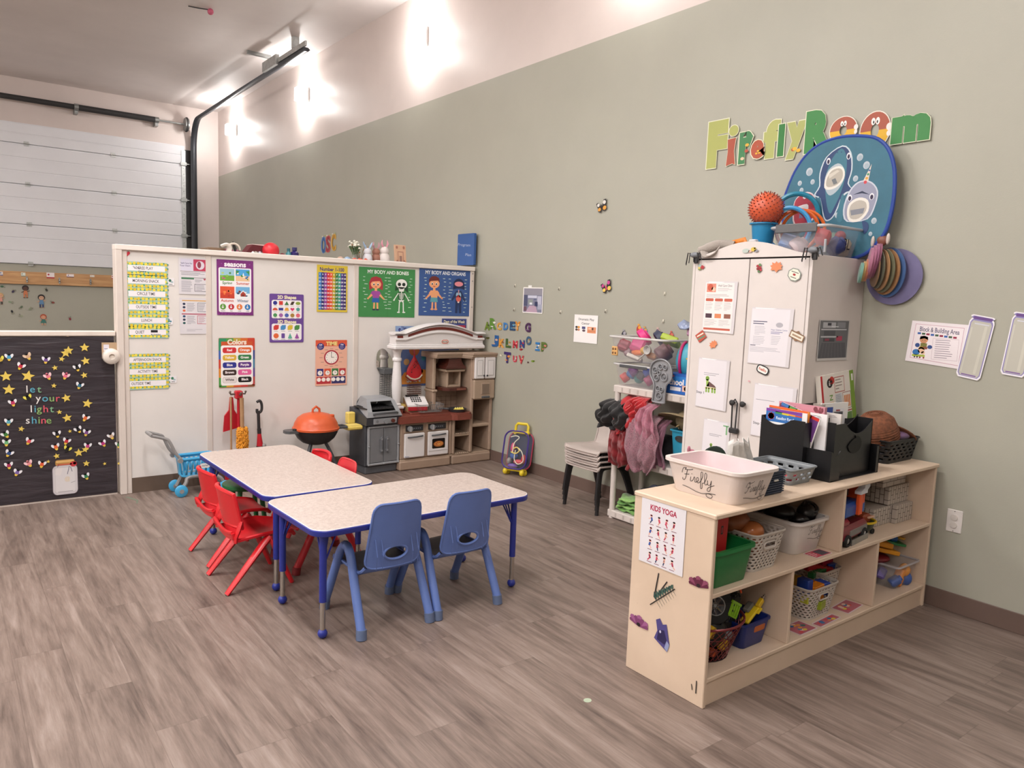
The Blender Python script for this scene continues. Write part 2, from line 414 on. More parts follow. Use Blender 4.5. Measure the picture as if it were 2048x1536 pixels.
# lift track, torsion shaft
tk = thing('door_track', 'galvanised steel overhead door track curving from the far jamb along the ceiling', 'door track', (3.705, YG, 0))
b = B(); path = [(0, -.12, 1.7), (0, -.12, 3.95)] + [(0, -.12 - .38 * (1 - cos(a)), 3.95 + .38 * sin(a) * 1.32) for a in [pi / 2 * i / 8 for i in range(1, 9)]] + [(0, -2.6, 4.47), (0, -5.25, 4.48)]
for dx, w_, hh in ((0, .012, .045), (-.022, .045, .006)):
    pass
b.tube(path, .045, mat('#33353a', .4, .4), 6, sq=(.6, 1.15)); b.make('track_rail', tk)
b = B(); b.box((-.05, -4.95, 4.56), (.03, -4.89, 4.70), M_GALV, .002); b.box((-.30, -3.98, 4.655), (.02, -3.94, 4.70), M_STEEL, .002); b.box((-.08, -4.42, 4.47), (-.03, -3.90, 4.60), M_GALV, .004)
b.box((-.045, -5.32, 4.5), (-.02, -4.3, 4.56), M_GALV, .003)
b.make('hanger_bracket', tk)
b = B(); b.box((-.02, -.10, 1.7), (.012, -.02, 4.2), M_GALV); b.make('vertical_angle', tk)
ts = thing('torsion_shaft', 'dark spring shaft running across the far wall above the white garage door', 'garage door shaft', (0, YG, 4.42))
b = B(); b.cyl((XL + .5, -.16, -.06), (3.62, -.16, -.06), .016, M_STEEL); b.make('shaft', ts)
b = B(); b.cyl((-2.6, -.16, -.06), (1.9, -.16, -.06), .042, M_DARK); b.cyl((1.9, -.16, -.06), (3.10, -.16, -.06), .048, M_DARK); b.make('spring', ts)
for x, r in ((1.9, .055), (3.10, .05)):
    b = B(); b.cyl((x - .03, -.16, -.06), (x + .03, -.16, -.06), r, M_STEEL); b.box((x - .025, -.16, -.16), (x + .025, -.005, -.03), M_STEEL); b.make('bearing_bracket', ts)
b = B(); b.cyl((3.55, -.16, -.06), (3.61, -.16, -.06), .11, M_STEEL, n=24); b.cyl((3.57, -.16, -.06), (3.59, -.16, -.06), .125, M_DARK, n=24); b.make('cable_drum', ts)
# wall washer lamps on the white strip of the long wall
M_LAMP = mat('#fffaf5', .4, kind='emit', a=9.0)
SCN = [(13.43, 'farthest'), (10.30, 'middle'), (7.15, 'nearest')]
lab = {13.43: 'glaring white wall lamp nearest the garage door corner', 10.30: 'glaring white wall lamp between two others beyond the door track end', 7.15: 'largest glaring white wall lamp, at the top centre of the picture', 4.0: 'white wall lamp above the top edge of the picture', .85: 'white wall lamp above the alphabet wall out of the picture'}
for y in (13.43, 10.30, 7.15, 4.0, .85):
    t = thing('sconce_lamp', lab[y], 'wall lamp', (WX, y, 4.22), group=None)
    b = B(); b.box((-.03, -.075, -.10), (0, .075, .10), mat('#d8d8d8', .4), .006)
    b.box((-.14, -.055, -.05), (-.03, .055, .05), mat('#c9c9c9', .4), .012); b.make('lamp_housing', t)
    b = B(); b.box((-.165, -.065, -.085), (-.145, .065, .085), M_LAMP, .006); b.box((-.15, -.065, -.085), (-.01, .065, -.07), M_LAMP, .005); b.box((-.15, -.065, .07), (-.01, .065, .085), M_LAMP, .005); b.box((-.15, -.068, -.085), (-.01, -.058, .085), M_LAMP, .004); b.box((-.15, .058, -.085), (-.01, .068, .085), M_LAMP, .004); b.make('lamp_lens', t)
    for sz in (-1, 1):
        l = bpy.data.lights.new('wall_lamp_light', 'POINT'); l.shadow_soft_size = .03; l.energy = 19; l.color = (1, .97, .94)
        o = bpy.data.objects.new('wall_lamp_light', l); COL.objects.link(o); o.parent = t; o.location = (-.15, 0, sz * .11)
# ================================================================ white partition with a black-papered gate beside it
M_PW = mat('#e2ddd9', .38, var=.03, scale=3, bump=.03); M_PF = mat('#d9cec6', .45, var=.03)
pt = thing('room_partition', 'tall white panel partition covered with children\'s learning posters', 'partition', (1.02, YP, 0))
for x0, x1 in ((.075, .642), (.642, 1.878), (1.878, 3.10)):
    B().box((x0, 0, .115), (x1, .04, 1.80), M_PW).make('panel', pt)
for x in (.642, 1.878):
    B().box((x - .022, -.006, .0), (x + .022, .05, 1.80), M_PF, .003).make('batten', pt)
B().box((0, -.02, 0), (.045, .10, 1.80), M_PF, .004).box((.045, -.008, 0), (.078, .05, 1.80), M_PF, .003).make('end_post', pt)
b = B(); b.box((3.065, -.012, 0), (3.11, .08, 1.80), M_PF, .004)
for z in (.3, .8, 1.2, 1.45, 1.7, 1.77): b.cyl((3.088, -.012, z), (3.088, -.015, z), .006, mat('#8d8a86', .4), n=8)
b.make('end_post', pt)
B().box((0, -.022, 1.795), (3.11, .11, 1.835), mat('#e6ddd5', .4, var=.02), .004).make('top_rail', pt)
B().box((.078, -.004, 0), (3.065, .0, .115), mat('#635348', .5)).make('baseboard', pt)
# cupboard tops behind the partition that carry the things seen over it
B().box((1.75, YP + .12, 0), (4.1, YP + .52, 1.80), M_PF, .004).make('cupboard', label='pale cupboard standing hidden behind the white poster partition', cat='cupboard')

gt = thing('gate_panel', 'low half wall covered in wrinkled black paper with stars and paper bees', 'half wall', (-.9, YP + .03, 0))
def mat_black_paper():
    m, nt, b = nodes('wrinkled_black_paper')
    tc = N(nt, 'ShaderNodeTexCoord'); mp = N(nt, 'ShaderNodeMapping', {0: tc.outputs['Object'], 3: (1.6, 1, 9)})
    n = N(nt, 'ShaderNodeTexNoise', {'Vector': mp.outputs[0], 'Scale': 2.2, 'Detail': 3, 'Roughness': .5, 'Distortion': .5})
    b.inputs['Roughness'].default_value = .42
    nt.links.new(ramp(nt, n.outputs[0], (.3, '#2f2a30'), (.75, '#3d363c')), b.inputs['Base Color'])
    bp = N(nt, 'ShaderNodeBump', {'Height': n.outputs[0], 'Strength': .8, 'Distance': .012}); nt.links.new(bp.outputs[0], b.inputs['Normal'])
    return m
MBP = mat_black_paper()
b = B(); n = 60
ring = [[(1.905 * i / n, -.004 - .004 * abs(sin(i * .9 + z * 40)) * (0 < j < 23), z) for i in range(n + 1)] for j, z in enumerate([.012 + 1.16 * j / 23 for j in range(24)])]
b.loft(ring, MBP, closed=False); b.make('black_paper', gt)
B().box((0, 0, .0), (1.905, .06, 1.175), M_PF).make('core_board', gt)
B().box((-.01, -.015, 1.175), (1.915, .075, 1.21), mat('#ddd2c8', .45), .004).make('top_rail', gt)
c = Card(.115, .115, '#b59a7c'); c.up().rect(.012, .015, .035, .045, '#d9d5e0'); c.up().line(.016, .045, .04, .045, .004, '#5a5a80')
L = onY(203, 685, YP + .012)
c.stick('cork_tag', L, '-y', label='square tan cork tag with a small grey sticker behind the round white door knob', cat='tag')
kb = thing('safety_cover', 'round white safety cover over the knob of the black papered half wall', 'knob cover', onY(221, 712, YP))
B().at(rot=(pi / 2, 0, 0)).lathe([(.05, 0), (.058, .02), (.055, .05), (.04, .062), (.02, .064), (.018, .05), (.0, .05)], mat('#ded5cb', .35)).make('knob_cover', kb)

def place(c, name, px, py, face, label, cat, group=None, tilt=0, lean=0, d=.004):
    L = onY(px, py, YP - d) if face == '-y' else onX(px, py, WX - d)
    return c.stick(name, L, face, tilt, lean, label=label, cat=cat, group=group)
def unitY(px0, px1, py, w, Y=YP):      # metres per drawing unit, across and down
    return abs(onY(px1, py, Y).x - onY(px0, py, Y).x) / w, (onY(px0, py, Y).z - onY(px0, py + 10, Y).z) / 10 * (px1 - px0) / w
def unitX(px0, px1, py, w, X=WX):
    return abs(onX(px1, py, X).y - onX(px0, py, X).y) / w, (onX(px0, py, X).z - onX(px0, py + 10, X).z) / 10 * (px1 - px0) / w

# --- seasons poster
def scene_pic(c, x, y, w, h, cols, seed):
    q = random.Random(seed); c.rect(x, y, w, h, cols[0]); c.up().rect(x, y + h * .55, w, h * .45, cols[1]).up()
    for i in range(6): c.ell(x + w * q.uniform(.12, .88), y + h * q.uniform(.35, .85), w * q.uniform(.05, .11), h * q.uniform(.05, .1), cols[2 + i % (len(cols) - 2)], 10)
U = unitY(434, 507, 560, 320)
c = Card(320, 490, '#7a2b7a', unit=U); c.up()
q = random.Random(3)
for i in range(40): c.ell(q.uniform(4, 316), q.choice((q.uniform(3, 70), q.uniform(462, 487))), q.uniform(3, 7), q.uniform(3, 7), q.choice(('#8d3b90', '#6b2170', '#93509c')), 8)
c.up().rect(16, 70, 286, 394, '#f2eef2', 14).up()
c.text('seasons', 160, 40, 62, '#fbf6fb', .035, maxw=190)
scene_pic(c, 28, 80, 124, 106, ['#9cc7d8', '#6fa83c', '#d76f9b', '#8cc153', '#b8d06a', '#4d8b3c'], 1)
scene_pic(c, 164, 80, 124, 106, ['#4aa3dd', '#e8c39a', '#3f8f4e', '#2f6fae', '#f2ead0'], 2)
c.up().poly([(166, 130), (166, 90), (200, 96), (180, 112)], '#3f8f4e').poly([(286, 90), (286, 132), (270, 112), (250, 98)], '#3f8f4e').poly([(222, 138), (232, 108), (240, 138)], '#e9eef4')
scene_pic(c, 28, 236, 124, 106, ['#dd5533', '#c8402a', '#e8773c', '#b5352a', '#ea8f4c'], 3)
scene_pic(c, 164, 236, 124, 106, ['#6fb0dc', '#eef2f6', '#9c4436', '#35506e', '#dfe6ee'], 4)
c.up().poly([(206, 322), (206, 294), (228, 270), (252, 294), (252, 322)], '#a63c32').up().poly([(200, 296), (228, 266), (258, 296), (250, 296), (228, 276), (208, 296)], '#f4f4f6').rect(222, 304, 12, 18, '#5c2a20')
for i, (t, cc) in enumerate((('Spring', '#4d7d44'), ('Summer', '#c8482e'), ('Autumn', '#c8482e'), ('Winter', '#5a6f8c'))):
    x = 90 if i % 2 == 0 else 226; c.text(t, x, 206 if i < 2 else 362, 34, cc, .02)
for i, (cc, t) in enumerate((('#5f9a3c', 'warm'), ('#c22a3a', 'hot'), ('#e2793a', 'cool'), ('#2878bd', 'cold'))):
    x = 52 + 72 * i; c.ell(x, 416, 26, 26, cc); c.up().ell(x - 2, 420, 9, 9, '#f4f0f0').rect(x - 5, 398, 7, 20, '#f4f0f0'); c.text(t, x, 452, 16, '#555555')
place(c, 'poster', 433, 518, '-y', 'purple "seasons" poster at the top of the second partition panel', 'poster')
# --- number chart
U = unitY(635, 696, 580, 272)
c = Card(272, 420, '#d8bf3a', unit=U); c.up().text('Number 1-100', 132, 38, 44, '#2c2c78', .03, maxw=215); c.lv += 2e-5
nc = ['#3b7fc4', '#2b2a6c', '#8b3f94', '#cf3037', '#e0572f', '#b9a32f', '#3c7a3c', '#3c9c8a', '#4a3a86', '#3a2c66']
for i in range(10): c.rect(14 + 24.6 * i, 66, 24.6, 335, nc[i])
c.up()
for j in range(10):
    for i in range(10): c.text(str(j * 10 + i + 1), 26 + 24.6 * i, 84 + 33.2 * j, 19, '#f7f4f6', .03, maxw=19)
place(c, 'poster', 634, 529, '-y', 'yellow bordered number chart poster with rainbow columns on the partition', 'poster')
# --- shapes
U = unitY(539, 607, 640, 298)
c = Card(298, 428, '#6a4796', unit=U, r=10); c.up().rect(18, 54, 262, 162, '#f3f0f2', 16).rect(18, 262, 262, 146, '#f3f0f2', 16)
c.text('2D Shapes', 150, 30, 40, '#f3ecc4', .04, maxw=165).text('3D Shapes', 150, 246, 40, '#f3ecc4', .04, maxw=165).up()
sh = [('#2b2f8e', 0), ('#cf3b33', 4), ('#3d7a44', 3), ('#3e2c20', 9), ('#8aa23a', 8), ('#d2503a', 7), ('#33338a', 10), ('#e3a43a', 11), ('#d6336c', 12), ('#4d9c94', 5), ('#4d9458', 6), ('#a261a8', 7), ('#4a62b2', 8), ('#a7803a', 9), ('#e06a7c', 10)]
for k, (cc, n_) in enumerate(sh):
    x = 48 + 50 * (k % 5); y = 80 + 54 * (k // 5)
    if k == 0: c.ell(x, y, 18, 18, cc)
    elif k == 1: c.rect(x - 17, y - 17, 34, 34, cc)
    elif k == 2: c.poly([(x - 20, y + 17), (x, y - 17), (x + 20, y + 17)], cc)
    elif k == 3: c.poly([(x - 20, y + 15), (x - 6, y - 15), (x + 20, y - 15), (x + 6, y + 15)], cc)
    elif k == 4: c.ell(x, y, 22, 14, cc)
    elif k == 5: c.poly([(x + 22 * cos(a), y + 12 - 24 * sin(a)) for a in [pi * i / 10 for i in range(11)]], cc)
    elif k == 6: c.rect(x - 20, y - 12, 40, 24, cc)
    elif k == 7: c.poly([(x - 21, y + 14), (x - 10, y - 14), (x + 12, y - 14), (x + 21, y + 14)], cc)
    elif k == 8: c.heart(x, y, 18, cc)
    else: c.poly(ngon(n_ if k < 10 else 5 + (k - 9), 19, pi / 2 * 3, x, y), cc)
    c.rect(x - 16, y + 23, 32, 3, '#777777')
for k, cc in enumerate(('#cf3b33', '#4a8fc8', '#d9b93a', '#4a8c44', '#e2683a', '#6a4a9c', '#5faf9c', '#9c4fa4')):
    x = 56 + 61 * (k % 4); y = 298 + 72 * (k // 4)
    if k < 4: c.poly([(x - 22, y - 10), (x - 8, y - 24), (x + 24, y - 24), (x + 22, y + 8), (x + 8, y + 20), (x - 22, y + 20)], cc)
    elif k == 4: c.ell(x, y, 23, 23, cc)
    elif k == 5: c.rect(x - 15, y - 22, 30, 44, cc, 6)
    else: c.poly([(x - 20, y + 22), (x, y - 25), (x + 20, y + 22), (x, y + 27)], cc)
    c.rect(x - 18, y + 29, 36, 3, '#777777')
place(c, 'poster', 539, 587, '-y', 'purple poster of 2D and 3D shapes in the middle of the partition', 'poster')
# --- colors
U = unitY(437, 509, 730, 318)
c = Card(318, 440, '#c7542c', unit=U, r=8); c.up()
for i, cc in enumerate(('#2f8f62', '#4a9c48', '#b8a23a', '#d36a2c', '#c8402a')): c.rect(2 + 63 * i, 2, 63, 30, cc)
for i, cc in enumerate(('#2f8f62', '#3a62b0', '#c8402a', '#d98a2c', '#4a9c48')): c.rect(0, 30 + 80 * i, 22, 80, cc).rect(298, 30 + 80 * i, 20, 80, ('#c8402a', '#33408a', '#3a7a9c', '#5a3a8c', '#b83a3a')[i])
for i, cc in enumerate(('#4a9c48', '#d3a23a', '#d9572c', '#c83a3a', '#8a5a3c')): c.rect(2 + 63 * i, 422, 63, 16, cc)
c.up().text('Colors', 160, 38, 60, '#f1dfcf', .05, maxw=195).rect(18, 66, 284, 356, '#f5f2f0', 18).up()
for k, (t, cc) in enumerate((('Red', '#cf2f34'), ('Orange', '#dd6a34'), ('Yellow', '#ddb43c'), ('Green', '#2f7d44'), ('Blue', '#2c3290'), ('Purple', '#5c2f86'), ('Brown', '#3b2722'), ('Pink', '#e0609c'), ('White', '#e6dfdc'), ('Black', '#0c0b0c'))):
    x = 34 + 134 * (k % 2); y = 84 + 66 * (k // 2)
    if t == 'White': c.rect(x - 2, y - 2, 124, 54, '#9c9494', 18); c.lv += 2e-5
    c.rect(x, y, 120, 50, cc, 17); c.lv += 3e-5; c.text(t, x + 60, y + 24, 29, '#5a5252' if t == 'White' else '#f6eef0', .035)
place(c, 'poster', 437, 676, '-y', 'rainbow edged "Colors" poster below the purple seasons poster', 'poster')
# --- time
U = unitY(632, 695, 730, 280)
c = Card(280, 408, '#e9b39c', unit=U, r=8); c.up().rect(2, 2, 276, 54, '#d9573a').up().text('TIME', 142, 34, 46, '#f0dc8c', .05, maxw=110)
c.ell(44, 58, 31, 31, '#33307a').ell(234, 58, 31, 31, '#33307a'); c.ell(140, 156, 66, 66, '#a82a3c'); c.up().ell(140, 156, 54, 54, '#f5efe9').up()
c.text('AM', 44, 44, 20, '#e9e2ee', .03).text('PM', 234, 44, 20, '#e9e2ee', .03).lines(24, 56, 40, 3, 10, 3, '#b9b2d2').lines(214, 56, 40, 3, 10, 3, '#b9b2d2')
for i in range(12):
    a = pi / 6 * i; c.text(str(i or 12), 140 + 44 * sin(a), 156 - 44 * cos(a), 13, '#3a3030'); c.rect(140 + 92 * sin(a) - 14, 156 - 80 * cos(a), 28, 4, '#a07f78')
c.line(140, 156, 140, 110, 4, '#1c1818').line(140, 156, 164, 156, 4, '#1c1818')
for i, cc in enumerate(('#33307a', '#d9573a', '#3c7a44', '#b8323a')):
    c.rect(12 + 66 * i, 256, 58, 64, cc, 5); c.lv += 3e-5; c.ell(41 + 66 * i, 294, 21, 21, '#f5efe9'); c.lv += 2e-5; c.line(41 + 66 * i, 294, 41 + 66 * i, 278, 3, '#333333').line(41 + 66 * i, 294, 52 + 66 * i, 294, 3, '#333333')
c.rect(10, 328, 126, 64, '#b8323a').rect(142, 328, 126, 64, '#2c2a66'); c.lv += 3e-5
for i in range(6): c.ell(31 + 41 * i + (5 if i > 2 else 0), 354, 18, 18, '#f5efe9')
place(c, 'poster', 631, 680, '-y', 'orange TIME poster with a big clock face below the number chart', 'poster')
# --- body posters
def kid(c, x, y, s, hair, top, bottom, skin='#f0a878', girl=True):
    f = lambda p: [(x + a * s, y + b * s) for a, b in p]
    if girl: c.poly(f([(-58, 78), (-60, 10), (-42, -34), (0, -48), (44, -34), (62, 12), (60, 78), (30, 60), (-28, 60)]), hair)
    c.up().poly(f([(-10, 62), (10, 62), (12, 92), (-12, 92)]), skin).poly(f([(-34, 100), (-70, 148), (-60, 156), (-26, 124)]), skin).poly(f([(34, 100), (72, 148), (62, 156), (26, 124)]), skin)
    c.poly(f([(-20, 190), (-6, 190), (-8, 250), (-22, 250)]), skin).poly(f([(6, 190), (22, 190), (24, 250), (10, 250)]), skin)
    c.ell(x - 68 * s, y + 154 * s, 8 * s, 8 * s, skin).ell(x + 70 * s, y + 154 * s, 8 * s, 8 * s, skin)
    c.up().poly(f([(-30, 84), (-46, 108), (-30, 120), (-26, 150), (28, 150), (32, 120), (46, 108), (30, 84)]), top)
    c.up().poly(f([(-28, 148), (28, 148), (34, 188), (-34, 188)]), bottom)
    c.ell(x, y + 22 * s, 46 * s, 42 * s, skin); c.up().poly(f([(-48, 22), (-46, -16), (-24, -42), (10, -46), (40, -28), (49, 20), (32, -6), (-10, -2), (-34, 2)]), hair)
    for sx in (-1, 1): c.ell(x + sx * 18 * s, y + 24 * s, 9 * s, 12 * s, '#fbf6f2'); 
    c.up()
    for sx in (-1, 1): c.ell(x + sx * 18 * s, y + 26 * s, 6 * s, 9 * s, '#2c1c1c'); c.ell(x + sx * 16 * s, y + 254 * s, 15 * s, 8 * s, '#2f3550' if girl else skin)
    c.ell(x, y + 48 * s, 11 * s, 4 * s, '#c2483c')
def marks(c, xs, seed, w=26):
    q = random.Random(seed)
    for x in xs:
        y = 84
        while y < 380: c.rect(x + q.uniform(-8, 8), y, w * q.uniform(.6, 1.2), 5, '#cfe0d4'); y += q.uniform(22, 44)
U = unitY(719, 831, 590, 492)
c = Card(492, 440, '#3f8a4c', unit=U); c.up()
c.text('MY BODY AND BONES', 252, 40, 44, '#eef4ee', .025, maxw=360); marks(c, (40, 220, 250, 440), 4); c.up()
c.rect(246, 0, 3, 440, '#387d45').rect(0, 220, 492, 2.5, '#387d45').up(); kid(c, 145, 125, .98, '#a8303a', '#a04a9c', '#2f62ae')
c.up().poly([(312, 200), (318, 120), (345, 92), (370, 86), (398, 92), (424, 120), (430, 215), (400, 190), (345, 190)], '#1f4a2e').ell(370, 240, 34, 60, '#2c6338').up()
W_ = '#eef0ea'
c.ell(370, 136, 50, 44, W_).poly([(342, 165), (398, 165), (390, 205), (350, 205)], W_)
for i in range(5): c.rect(346 + i * 2, 222 + i * 11, 48 - i * 4, 5, W_)
c.rect(366, 200, 8, 84, W_).poly([(344, 282), (396, 282), (384, 306), (370, 294), (356, 306)], W_)
for sx in (-1, 1):
    c.line(370 + sx * 28, 220, 370 + sx * 62, 276, 8, W_).line(370 + sx * 62, 276, 370 + sx * 68, 290, 12, W_).line(370 + sx * 17, 300, 370 + sx * 20, 388, 9, W_).ell(370 + sx * 24, 394, 14, 6, W_)
c.up().ell(350, 140, 15, 16, '#1c2a24').ell(390, 140, 15, 16, '#1c2a24').rect(352, 182, 36, 3, '#1c2a24')
place(c, 'poster', 718, 533, '-y', 'green "my body and bones" poster with girl and skeleton', 'poster')
U = unitY(840, 941, 590, 442)
c = Card(442, 418, '#3a5a96', unit=U); c.up()
c.text('MY BODY AND ORGANS', 225, 38, 44, '#eef1f6', .025, maxw=350); marks(c, (40, 205, 250, 390), 9); c.up()
kid(c, 128, 112, .98, '#6e2c2a', '#f0a878', '#5fa3ad', girl=False)
c.up().poly([(292, 178), (296, 110), (318, 86), (342, 78), (366, 86), (390, 112), (396, 178), (362, 168), (326, 168)], '#1f2c52').poly([(318, 190), (276, 272), (288, 282), (316, 248), (314, 392), (336, 392), (342, 300), (348, 392), (370, 392), (370, 248), (396, 286), (408, 276), (366, 190)], '#24355f')
c.up().ell(342, 128, 38, 22, '#e8909a').rect(338, 180, 8, 40, '#d9a3a8').ell(330, 226, 11, 22, '#9cc0d9').ell(354, 226, 11, 22, '#9cc0d9').ell(342, 258, 22, 32, '#dd6a5e').up().ell(338, 240, 9, 10, '#a82c3a').ell(342, 292, 8, 8, '#efd9d0')
place(c, 'poster', 839, 535, '-y', 'blue "my body and organs" poster at the right end of the partition', 'poster')
# --- days of the week and the planets poster behind the kitchen
U = unitY(884, 933, 642, 214)
c = Card(214, 260, '#303a78', unit=U); c.up().frame(3, 3, 208, 50, 3, '#6a78b8').text('Days of the Week', 107, 28, 36, '#e9e2c0', .035, maxw=185)
for i, cc in enumerate(('#b8344a', '#3a78b8', '#d9953a', '#4a9c5c')): c.rect(8, 58 + 50 * i, 198, 44, cc)
place(c, 'poster', 884, 637, '-y', 'dark blue "Days of the Week" sign above the toy kitchen arch', 'sign')
P0 = onY(791, 652, YP); P1 = onY(868, 770, YP); w_, h_ = P1.x - P0.x + .27, P0.z - P1.z
c = Card(w_, h_, '#5f78ad'); c.up().rect(0, 0, w_, .06, '#8ea6cf').rect(0, h_ - .12, w_, .12, '#5a6fa0').up()
c.text('The', .085, .018, .035, '#3a3a7c', .02).text('Solar System', .17, .05, .07, '#33307c', .05, maxw=.28)
c.ell(.20, .22, .055, .055, '#b5653a').ell(.30, .30, .022, .022, '#4a9cae').ell(.12, .33, .030, .030, '#c9a06a').ell(.28, .42, .018, .018, '#8fb0c9')
c.poly([(.02, h_ - .02), (.10, h_ - .13), (.25, h_ - .16), (w_, h_ - .10), (w_, h_ - .02)], '#dd8f3c').up().text('SPIN', .20, h_ - .06, .075, '#e9e9ee', .03)
place(c, 'poster', 791, 652, '-y', 'blue planets poster behind the toy kitchen and its white post', 'poster', d=.003)
# --- schedule strips
def lemon(c, x, y, w, h, seed):
    q = random.Random(seed); c.rect(x, y, w, h, '#9dbfae'); z = c.lv; k = 0
    for yy in (3.3, h - 4.4, h / 2):
        for i in range(11):
            xx = x + 4 + i * 7.8 + q.uniform(-1, 1)
            if yy == h / 2 and 1 <= i <= 9: continue
            k += 1; c.lv = z + 2e-5 + k * 1e-6; c.ell(xx + 3.6, y + yy + q.uniform(-2, 2), 2.6, 1.6, q.choice(('#3f8f6e', '#4c9c5e')), 6)
            c.lv = z + 7e-5 + k * 1e-6; c.ell(xx, y + yy + q.uniform(-.8, .8), 3.3, 3.0, q.choice(('#e6cf3a', '#ead94e', '#dfc034')), 8)
    c.lv = z
U = unitY(249, 334, 600, 85)
for i, (t, y, lb) in enumerate((('FREE PLAY', 522, 'FREE PLAY'), ('MORNING SNACK', 548, 'MORNING SNACK'), ('CIRCLE TIME', 574, 'CIRCLE TIME'), ('OUTSIDE TIME', 601, 'long OUTSIDE TIME'), ('LUNCH', 628, 'LUNCH'), ('QUIET', 652, 'QUIET'))):
    c = Card(86, 27 if i < 5 else 25, '#8fb8ae', unit=U); c.up(); lemon(c, 0, 0, 86, 27 if i < 5 else 25, i); c.lv += 1.4e-4
    c.rect(7, 7, 74, 11, '#f0ebee').up(); c.text(t, 42 if i < 5 else 28, 12.5, 8.5, '#37323a', .01, sx=.75)
    if i == 0: c.up(); [c.line(17 + k * 3, 9 + k % 2, 22 + k * 3, 15, 1.0, '#23203a') for k in range(4)]; c.text('Centre', 35, 19, 5.5, '#20202a')
    if i == 5: c.up().rect(50, 8, 14, 5, '#16141a').text('Activities', 60, 17.5, 5.5, '#26242c')
    place(c, 'schedule_card', 248 + i * .6, y, '-y', 'lemon patterned schedule card reading ' + lb + (', in the upper group' if i == 3 else ''), 'card', 'schedule cards on the partition', d=.004)
for i, (t, y) in enumerate((('AFTERNOON SNACK', 708), ('ACTIVITY TIME', 732), ('OUTSIDE TIME', 756))):
    c = Card(84, 25, '#8fb8ae', unit=U); c.up(); lemon(c, 0, 0, 84, 25, i + 20); c.lv += 1.4e-4; c.rect(5, 7, 74, 11, '#f0ebee').up(); c.text(t, 42 if i < 2 else 28, 12.5, 8, '#37323a', .01, sx=.75, maxw=66)
    place(c, 'schedule_card', 253 + i * .4, y, '-y', ('lemon patterned schedule card reading ' + t) if i < 2 else 'lemon schedule card reading OUTSIDE TIME, lowest of the lower three cards', 'card', 'schedule cards on the partition')
for px, py, cc, d_ in ((334, 556, '#3a6e5a', 'green blob picture card beside the morning snack card'), (331, 635, '#5a8a9c', 'round blue picture card beside the lunch card'), (339, 752, '#3a7a5a', 'green picture card beside the lowest schedule cards')):
    c = Card(15, 15, '#e9e6e9', unit=U, r=1.5); c.up().ell(6, 5, 3, 3, cc, 10).ell(10, 8, 3, 2, '#a8bfc4' if cc != '#5a8a9c' else cc, 10).rect(4, 12, 7, 1.2, '#555555')
    place(c, 'picture_card', px, py, '-y', 'small white square ' + d_, 'card', d=.003)
# --- document sleeves
U = unitY(360, 418, 570, 60)
for k, (py, lb) in enumerate(((514, 'plastic sleeve holding a leaflet with a crimson photo header'), (595, 'plastic sleeve holding two leaflets with orange and crimson bars'))):
    c = Card(60, 76, '#dcd8dd', unit=U, rough=.2); c.up()
    if k == 0:
        c.rect(4, 3, 26, 24, '#d3cfe0').rect(30, 3, 26, 24, '#b83a58').up().ell(44, 15, 9, 9, '#d9cfd9').up().ell(42, 14, 4, 7, '#8c3a4c').text('Self-Care for', 16, 12, 4.6, '#4c4470', .01).text('Your Heart', 13, 17, 4.6, '#4c4470', .01)
        c.rect(3, 28, 54, .8, '#5a4450').lines(5, 31, 50, 3, 2.2, .9, '#8c8a94').rect(5, 41, 26, 4, '#4a7a5c').rect(31, 41, 25, 1, '#555555').lines(5, 48, 24, 11, 2.2, .9, '#9a98a2', 3).lines(33, 45, 18, 3, 2.2, .9, '#8c8a94', 4).frame(32, 54, 25, 16, 1, '#55505c').lines(35, 57, 18, 5, 2.4, .9, '#8c8a94', 5).heart(53, 44, 2.5, '#a8324a')
    else:
        c.rect(5, 5, 51, 2, '#d9a24a').frame(37, 10, 19, 19, .9, '#55606c').lines(39, 13, 14, 6, 2.4, .9, '#8c8a94', 6).lines(15, 11, 18, 8, 2.3, .9, '#9a98a2', 7)
        for i, cc in enumerate(('#2a3450', '#26304a', '#d96a4a')): c.ell(9, 13 + 7 * i, 3, 2.5, cc, 10)
        c.rect(4, 33, 52, 2, '#a83250').frame(36, 37, 20, 18, 1, '#b84a5a').lines(39, 40, 14, 6, 2.4, .9, '#b88a98', 8).lines(15, 38, 18, 8, 2.3, .9, '#9a98a2', 9)
        for i, cc in enumerate(('#2a4a70', '#26304a', '#2c5a5a')): c.ell(9, 39 + 7 * i, 3, 2.5, cc, 10)
        c.lines(14, 66, 40, 2, 3, .8, '#9a98a2', 4)
    place(c, 'document_sleeve', 357 + k * 2, py, '-y', lb, 'notice', 'document sleeves on the partition')
U = unitY(249, 260, 506, 10)
Card(10, 10, None, unit=U).heart(5, 5, 5, '#c2283a').stick('heart_sticker', onY(249, 501, YP - .004), '-y', label='small red heart sticker at the top left of the white partition', cat='sticker')

